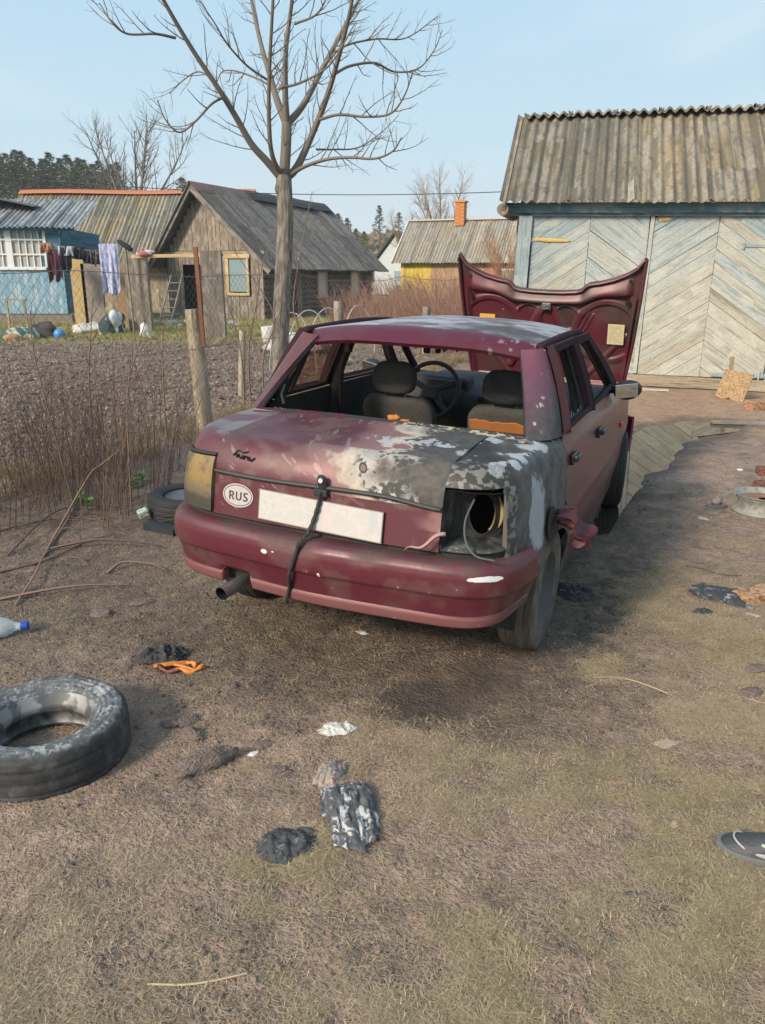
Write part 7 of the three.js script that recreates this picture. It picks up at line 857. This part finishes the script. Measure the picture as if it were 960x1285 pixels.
// crumpled sheet: outline in metres, folded height field
const sootT = () => sootT.t || (sootT.t = ctex(192, 192, ash([0.012, 0.012, 0.013], [0.055, 0.052, 0.050], [0.20, 0.20, 0.21], 0.62, 14)));
function rag(name, label, cat, px, py, w, d, h, turn, colf, seed, jag = 0.3, nu = 46) {
  const p = onG(px, py); const g = sheet(nu, nu, (s, t) => { const a = s * 2 - 1, b = t * 2 - 1, rad = Math.max(Math.abs(a), Math.abs(b)); const wv = (q, o) => 1 - jag * 1.1 * (1 - fbm(q * 1.7 + seed + o, o * 3.1 + seed, 4) * 1.15); const rx = a * wv(b, a > 0 ? 2 : 5) * (1 - 0.25 * b * b) + 0.34 * (fbm(a * 2.2 + seed, b * 2.2, 4) - 0.5), rz = b * wv(a, b > 0 ? 8 : 11) * (1 - 0.25 * a * a) + 0.34 * (fbm(a * 2.2, b * 2.2 + seed, 4) - 0.5); const f = fbm(rx * 2.6 + seed * 3, rz * 1.5 + rx, 5), rd = Math.min(1, Math.abs(fbm(rx * 3.1 + seed, rz * 1.3 - seed, 3) - 0.5) * 3.4); const y = h * (0.25 + 0.9 * f + 0.75 * (1 - rd) * (1 - rad * 0.5) - 0.35) * (1 - 0.85 * rad ** 4) ; return V3(rx * w * 0.5, Math.max(y, -0.004) + 0.003, rz * d * 0.5); }, 0.003);
  const T = colf.isTexture ? colf : ctex(192, 192, (s, t) => colf(s, t)); const o = single(name, g, mat({ map: T, roughness: 0.85, bumpMap: ragBump, bumpScale: 0.003 }), label, cat); o.position.copy(p); o.rotation.y = turn; return o;
}
var ash = (lo, hi, pale, k, seed, f = 6) => (s, t) => { const a = fbm(s * f + seed, t * f, 4), b = fbm(s * f * 4, t * f * 4 + seed, 3); return mix3(mix3(lo, hi, b), pale, ss(k, k + 0.12, a * 0.6 + b * 0.4)); };
rag('white_scrap', 'crumpled white paper like scrap on the soil', 'scrap', 424, 917, 0.18, 0.11, 0.020, 0.3, ash([0.42, 0.40, 0.36], [0.62, 0.60, 0.56], [0.20, 0.19, 0.17], 0.6, 2), 3, 0.5);
rag('charred_rag', 'long charred grey rag with pale ash on its folds', 'rag', 440, 1030, 0.21, 0.40, 0.036, 0.25, ash([0.035, 0.036, 0.038], [0.13, 0.13, 0.13], [0.42, 0.42, 0.41], 0.52, 4), 7, 0.45, 60);
rag('burnt_scrap', 'pink and white burnt scrap at the top of the long charred rag', 'scrap', 416, 975, 0.13, 0.20, 0.035, -0.4, ash([0.10, 0.085, 0.08], [0.40, 0.35, 0.30], [0.46, 0.25, 0.20], 0.55, 9), 11, 0.6);
rag('dark_burnt_wad', 'dark burnt wad of cloth left of the long charred rag', 'rag', 361, 1062, 0.23, 0.17, 0.034, 0.45, ash([0.020, 0.022, 0.024], [0.075, 0.078, 0.08], [0.14, 0.14, 0.14], 0.6, 6), 15, 0.5);
rag('charred_plastic_sheet', 'black melted plastic sheet lying under the orange brick', 'scrap', 908, 752, 0.46, 0.28, 0.04, -0.65, ash([0.018, 0.019, 0.021], [0.06, 0.063, 0.07], [0.20, 0.22, 0.26], 0.55, 8), 19, 0.5, 60);
rag('charred_fragment', 'small black charred fragment beside the melted plastic sheet', 'scrap', 882, 770, 0.13, 0.07, 0.02, 0.1, sootT(), 23, 0.6);
rag('soot_debris', 'heap of black wiry soot debris beside the rear wheel', 'debris', 720, 745, 0.26, 0.34, 0.04, 0.3, sootT(), 27, 0.6);
{ // black and orange burnt bundle
  rag('black_burnt_bundle', 'black burnt cloth bundle behind the orange melted plastic', 'bundle', 203, 828, 0.26, 0.15, 0.06, 0.1, ash([0.012, 0.013, 0.013], [0.05, 0.052, 0.055], [0.16, 0.075, 0.075], 0.62, 3), 31, 0.4);
  const p = onG(228, 840), P = []; for (let k = 0; k < 26; k++) { const a = k / 26 * 6.283, w = 1 + 0.22 * Math.sin(a * 3) + 0.1 * Math.sin(a * 7); P.push(V3(Math.cos(a) * 0.078 * w, 0.014 + 0.008 * Math.sin(a * 5), Math.sin(a) * 0.036 * w)); } const o = single('orange_melted_plastic', [tube(P, (i) => 0.0095 + 0.004 * Math.sin(i * 1.7), 8, true), tube([P[3], V3(0.0, 0.02, 0), P[16]], 0.008, 6), tube([P[20], V3(-0.05, 0.022, -0.01), V3(-0.12, 0.02, 0.006)], 0.011, 6)], mat({ map: ctex(128, 64, (s, t) => mix3([0.58, 0.20, 0.035], [0.10, 0.028, 0.02], ss(0.48, 0.62, fbm(s * 9, t * 6, 3)))), roughness: 0.55 }), 'orange melted plastic frame lying on the soil', 'plastic'); o.position.copy(p); }
{ // torn clods of earth
  const C = [[258, 962, 0.115, 0.045, 0.04, 0.62], [226, 975, 0.05, 0.03, 0.03, 0.2], [243, 925, 0.05, 0.02, 0.022, -0.8], [215, 912, 0.04, 0.018, 0.02, 0], [345, 968, 0.055, 0.014, 0.02, 0.05], [330, 935, 0.04, 0.016, 0.022, 0.4], [128, 770, 0.055, 0.02, 0.04, 0.1], [180, 757, 0.06, 0.022, 0.025, 0.3], [290, 865, 0.03, 0.016, 0.02, 0.3], [236, 908, 0.045, 0.015, 0.03, 0.9], [952, 842, 0.06, 0.02, 0.03, 0.1], [942, 872, 0.05, 0.02, 0.03, 0.4], [790, 1126, 0.028, 0.008, 0.012, 0.2], [368, 920, 0.022, 0.012, 0.016, 0]]; const m = mat({ map: ctex(128, 128, (s, t) => mix3([0.095, 0.072, 0.062], [0.20, 0.15, 0.125], fbt(s * 8, t * 8, 8, 4))), roughness: 0.98, bumpMap: ragBump, bumpScale: 0.008 });
  C.forEach(([px, py, a, b, c, t], i) => { const g = lump(a, b, c, 0.42, 2.2, i + 2, 30, 22), p = g.attributes.position, uv = new Float32Array(p.count * 2); for (let k = 0; k < p.count; k++) { uv[2 * k] = p.getX(k) * 6; uv[2 * k + 1] = p.getZ(k) * 6 - p.getY(k) * 7; } g.setAttribute('uv', new THREE.BufferAttribute(uv, 2)); const o = single('earth_clod', g, m, i === 0 ? 'largest long clod of dark earth right of the burnt tyre' : i === 1 ? 'rounded end of broken clod beside the largest clod' : 'small torn clod of dark earth on the yard soil', 'clod', i > 1 ? 'small earth clods' : undefined); o.position.copy(onG(px, py, b * 0.3)); o.rotation.y = t; }); }
{ // shoe at the right edge
  const p = onG(968, 1078), t = thing('black_shoe', 'black and grey rubber soled shoe with a pale oval patch', 'shoe', p, 0); t.rotation.y = 1.18;   // toe points to local -z
  const S = (z) => tab([[-0.145, 0.004], [-0.135, 0.026], [-0.11, 0.041], [-0.06, 0.049], [0.0, 0.043], [0.06, 0.036], [0.12, 0.034], [0.145, 0.022], [0.152, 0.003]], z), Hh = (z) => tab([[-0.145, 0.022], [-0.12, 0.042], [-0.06, 0.062], [0.0, 0.085], [0.04, 0.098], [0.15, 0.098]], z);
  const upM = mat({ rgb: [0.045, 0.047, 0.052], roughness: 0.6, bumpMap: ragBump, bumpScale: 0.002 }), soM = mat({ rgb: [0.13, 0.13, 0.125], roughness: 0.8 });
  obj('upper', sheet(60, 24, (s, q) => { const z = lerp(-0.145, 0.150, s), a = lerp(-0.05, Math.PI + 0.05, q), w = S(z), h = Hh(z), open = z > 0.02 ? ss(0.02, 0.05, z) : 0; let y = 0.016 + Math.sin(a) * (h - 0.016), x = Math.cos(a) * w * (1.0); if (open > 0) { const lim = lerp(9, 0.010, open); if (Math.abs(x) < w * 0.62) { x = Math.sign(x || 1) * lerp(Math.abs(x), w * 0.62, open); y = lerp(y, h * 0.82, open); } } return V3(x, y, z); }, 0.003), upM, t);
  const so = new THREE.Shape(); const zz = []; for (let k = 0; k <= 30; k++) zz.push(lerp(-0.150, 0.157, k / 30)); zz.forEach((z, i) => { const w = S(clamp(z, -0.144, 0.151)) + 0.005; i ? so.lineTo(w, z) : so.moveTo(w, z); }); zz.slice().reverse().forEach((z) => so.lineTo(-(S(clamp(z, -0.144, 0.151)) + 0.005), z)); const sg = new THREE.ExtrudeGeometry(so, { depth: 0.022, bevelEnabled: true, bevelSize: 0.003, bevelThickness: 0.003, bevelSegments: 2 }); sg.rotateX(Math.PI / 2); sg.translate(0, 0.026, 0); obj('sole', sg, soM, t);
  obj('toe_seam', tube(curve([V3(-0.043, 0.030, -0.055), V3(-0.028, 0.050, -0.095), V3(0, 0.053, -0.108), V3(0.028, 0.050, -0.095), V3(0.043, 0.030, -0.055)], 24), 0.003, 6), mat({ rgb: [0.34, 0.35, 0.34], roughness: 0.8 }), t); for (const x of [-1]) { obj('side_patch', xf(new THREE.SphereGeometry(1, 20, 12), [x * 0.044, 0.036, -0.02], [0, 0, x * -0.35], [0.004, 0.011, 0.032]), mat({ rgb: [0.36, 0.37, 0.37], roughness: 0.6 }), t); obj('strap_mark', tube([V3(x * 0.030, 0.066, -0.035), V3(x * 0.036, 0.058, -0.005)], 0.005, 6), mat({ rgb: [0.42, 0.42, 0.34], roughness: 0.7 }), t); }
  obj('lining', box(0.05, 0.006, 0.10, [0, 0.035, 0.09]), M.black, t);
}
{ // rusty wheel rim at the right, bits beside it
  const p = onG(955, 642), t = thing('rusty_wheel_rim', 'steel wheel rim lying flat, pale outside and rusty inside', 'wheel rim', p); const outM = mat({ map: ctex(512, 64, (s, q) => { const f = fbt(s * 20, q * 5, 20, 4), g = fbt(s * 60, q * 12, 60, 3); let c = mix3([0.24, 0.26, 0.23], [0.38, 0.39, 0.355], f); c = mix3(c, [0.20, 0.14, 0.10], ss(0.54, 0.66, f * 0.5 + g * 0.5) * 0.6); return c.map((v) => v * 0.8); }), roughness: 0.7, metalness: 0.2 }); obj('barrel', lathe([[0.190, 0.006], [0.196, 0.002], [0.200, 0.014], [0.185, 0.026], [0.172, 0.040], [0.168, 0.075], [0.172, 0.098], [0.182, 0.108], [0.182, 0.118], [0.186, 0.126], [0.197, 0.134], [0.198, 0.139], [0.190, 0.139], [0.182, 0.130], [0.160, 0.10]], 56), outM, t); const rust = mat({ map: ctex(128, 128, (s, q) => mix3([0.16, 0.075, 0.045], [0.26, 0.15, 0.10], fbt(s * 10, q * 10, 10, 4))), roughness: 0.95 }); obj('disc', lathe([[0.030, 0.10], [0.06, 0.10], [0.085, 0.085], [0.12, 0.09], [0.162, 0.098], [0.162, 0.09]], 48), rust, t);
  const q = onG(899, 636); const b = single('slate_piece', rbox(0.14, 0.025, 0.08, 0.004, [0, 0.015, 0], [0, 0.35, 0.03]), mat({ rgb: [0.105, 0.105, 0.12], roughness: 0.7 }), 'dark grey slate piece left of the rusty wheel rim', 'slate'); b.position.copy(q); const st = single('small_stone', xf(lump(0.042, 0.028, 0.03, 0.5, 2, 3), [0, 0.05, 0]), mat({ rgb: [0.22, 0.175, 0.15] }), 'small brown stone lying on the slate piece', 'stone'); st.position.copy(q).add(V3(0, 0, -0.005));
  for (const [px, py, s, lbl, rgb] of [[928, 593, 0.04, 'white chip of paper on the yard soil behind the wheel rim', [0.66, 0.63, 0.58]], [882, 650, 0.045, 'pale curled leaf on the soil before the slate piece', [0.40, 0.34, 0.27]], [945, 776, 0.035, 'pale oval pebble before the melted plastic sheet', [0.42, 0.36, 0.31]], [836, 932, 0.05, 'dry beige leaf on the matted grass', [0.34, 0.26, 0.19]], [318, 946, 0.022, 'small white chip near the earth clods', [0.60, 0.58, 0.54]], [846, 1036, 0.02, 'tiny pinkish chip on the matted grass', [0.46, 0.35, 0.30]], [455, 796, 0.03, 'white splinter under the bumper', [0.62, 0.61, 0.6]]]) { const o = single('ground_chip', xf(lump(s, s * 0.14, s * 0.55, 0.9, 2.6, px, 18, 10), [0, s * 0.06, 0]), mat({ rgb, roughness: 0.8 }), lbl, 'chip'); o.position.copy(onG(px, py)); o.rotation.y = px; }
}
{ // sticks and twigs on the ground
  const r = rng(601), tw = stemM, sp = [[[0, 722], [60, 705], [110, 682], [145, 672]], [[0, 755], [60, 748], [110, 742], [160, 737]], [[10, 700], [60, 660], [100, 645], [150, 640]], [[55, 700], [85, 655], [110, 610], [125, 585]], [[20, 760], [45, 730], [60, 700], [90, 690]], [[60, 690], [120, 690], [160, 692], [205, 690]], [[0, 668], [50, 655], [100, 652], [140, 660]], [[135, 720], [155, 713], [190, 715], [208, 718]]];
  sp.forEach((L, i) => { const P = L.map(([x, y], k) => onG(x, y, 0.012 + 0.03 * (i % 3) * Math.sin(k))); single('fallen_stick', tube(curve(P, 20), (k, t) => lerp(0.0075, 0.003, t) * (1 + 0.3 * (i % 2)), 5), tw[i % 3], 'thin brown stick lying on the dark soil by the shrubs', 'stick', 'fallen sticks by the shrubs'); });
  const rs = [[[745, 850], [780, 852], [810, 862], [838, 872]], [[905, 742], [930, 752], [948, 760], [965, 764]], [[860, 712], [885, 718], [900, 724], [930, 726]], [[940, 880], [952, 884], [962, 886], [972, 888]], [[185, 1235], [232, 1238], [270, 1232], [310, 1222]]]; rs.forEach((L, i) => { const P = L.map(([x, y]) => onG(x, y, 0.006)); single('dry_stalk', tube(curve(P, 16), 0.003, 5), i === 1 || i === 2 ? stemM[2] : mat({ rgb: [0.42, 0.33, 0.2] }), ['long straw stalk on the grass right of the rear wheel', 'dark stem beside the orange brick', 'dark bent stem above the melted plastic sheet', 'pale stalk beside the clods at the yard edge', 'straw stalk lying on the bare soil patch'][i], 'stalk'); });
  const L = []; for (let k = 0; k < 650; k++) { const t = rr(-4.6, 2.4, r), s = rr(-1.5, 0.5, r), x = FP[0] + FD[0] * t - 0.9165 * s, z = FP[1] + FD[1] * t - 0.4 * s; const [u, w] = carUW(x, z); if (Math.abs(w) < 0.85 && u > -0.1 || z > -3.0) continue; const a = r() * 6.28, l = rr(0.06, 0.4, r), y = gh(x, z) + rr(0.003, 0.03, r), c = rr(-0.1, 0.1, r); L.push(tube([V3(x, y, z), V3(x + Math.cos(a) * l * 0.5 - c * 0.3, y + rr(0, 0.03, r), z + Math.sin(a) * l * 0.5 + c * 0.3), V3(x + Math.cos(a) * l, gh(x + Math.cos(a) * l, z + Math.sin(a) * l) + 0.008, z + Math.sin(a) * l)], (i, q) => lerp(0.0035, 0.0015, q), 3, false, false)); } tag(obj('twig_litter', L, stemM[1]), 'litter of broken twigs under the fence shrubs', 'twigs', null, 'stuff');
  // green weed sprigs
  const lf = (n, s, seed) => { const q = rng(seed), pos = []; for (let k = 0; k < n; k++) { const a = q() * 6.28, e = rr(0.2, 1.2, q), l = s * rr(0.6, 1.2, q), dx = Math.cos(a) * Math.cos(e), dy = Math.sin(e), dz = Math.sin(a) * Math.cos(e), w = l * 0.28, bx = dx * s * 0.2 * q(), by = 0.01 + dy * s * q(), bz = dz * s * 0.2; pos.push(bx, by, bz, bx + dx * l * 0.5 - dz * w, by + dy * l * 0.5, bz + dz * l * 0.5 + dx * w, bx + dx * l, by + dy * l * 0.8, bz + dz * l, bx, by, bz, bx + dx * l, by + dy * l * 0.8, bz + dz * l, bx + dx * l * 0.5 + dz * w, by + dy * l * 0.5, bz + dz * l * 0.5 - dx * w); } const g = new THREE.BufferGeometry(); g.setAttribute('position', new THREE.Float32BufferAttribute(pos, 3)); g.computeVertexNormals(); return g; }; const gm = mat({ phys: true, rgb: [0.13, 0.24, 0.05], roughness: 0.8, transmission: 0.25, thickness: 0 }); [[112, 640], [165, 612], [178, 606], [98, 632], [60, 590], [140, 575]].forEach(([x, y], i) => { const o = single('green_weed', lf(26, 0.075, 610 + i), gm, 'fresh green weed sprig under the bare shrubs', 'weed', 'green weeds under the shrubs'); o.position.copy(onG(x, y)); });
}

renderer.render(scene, camera);
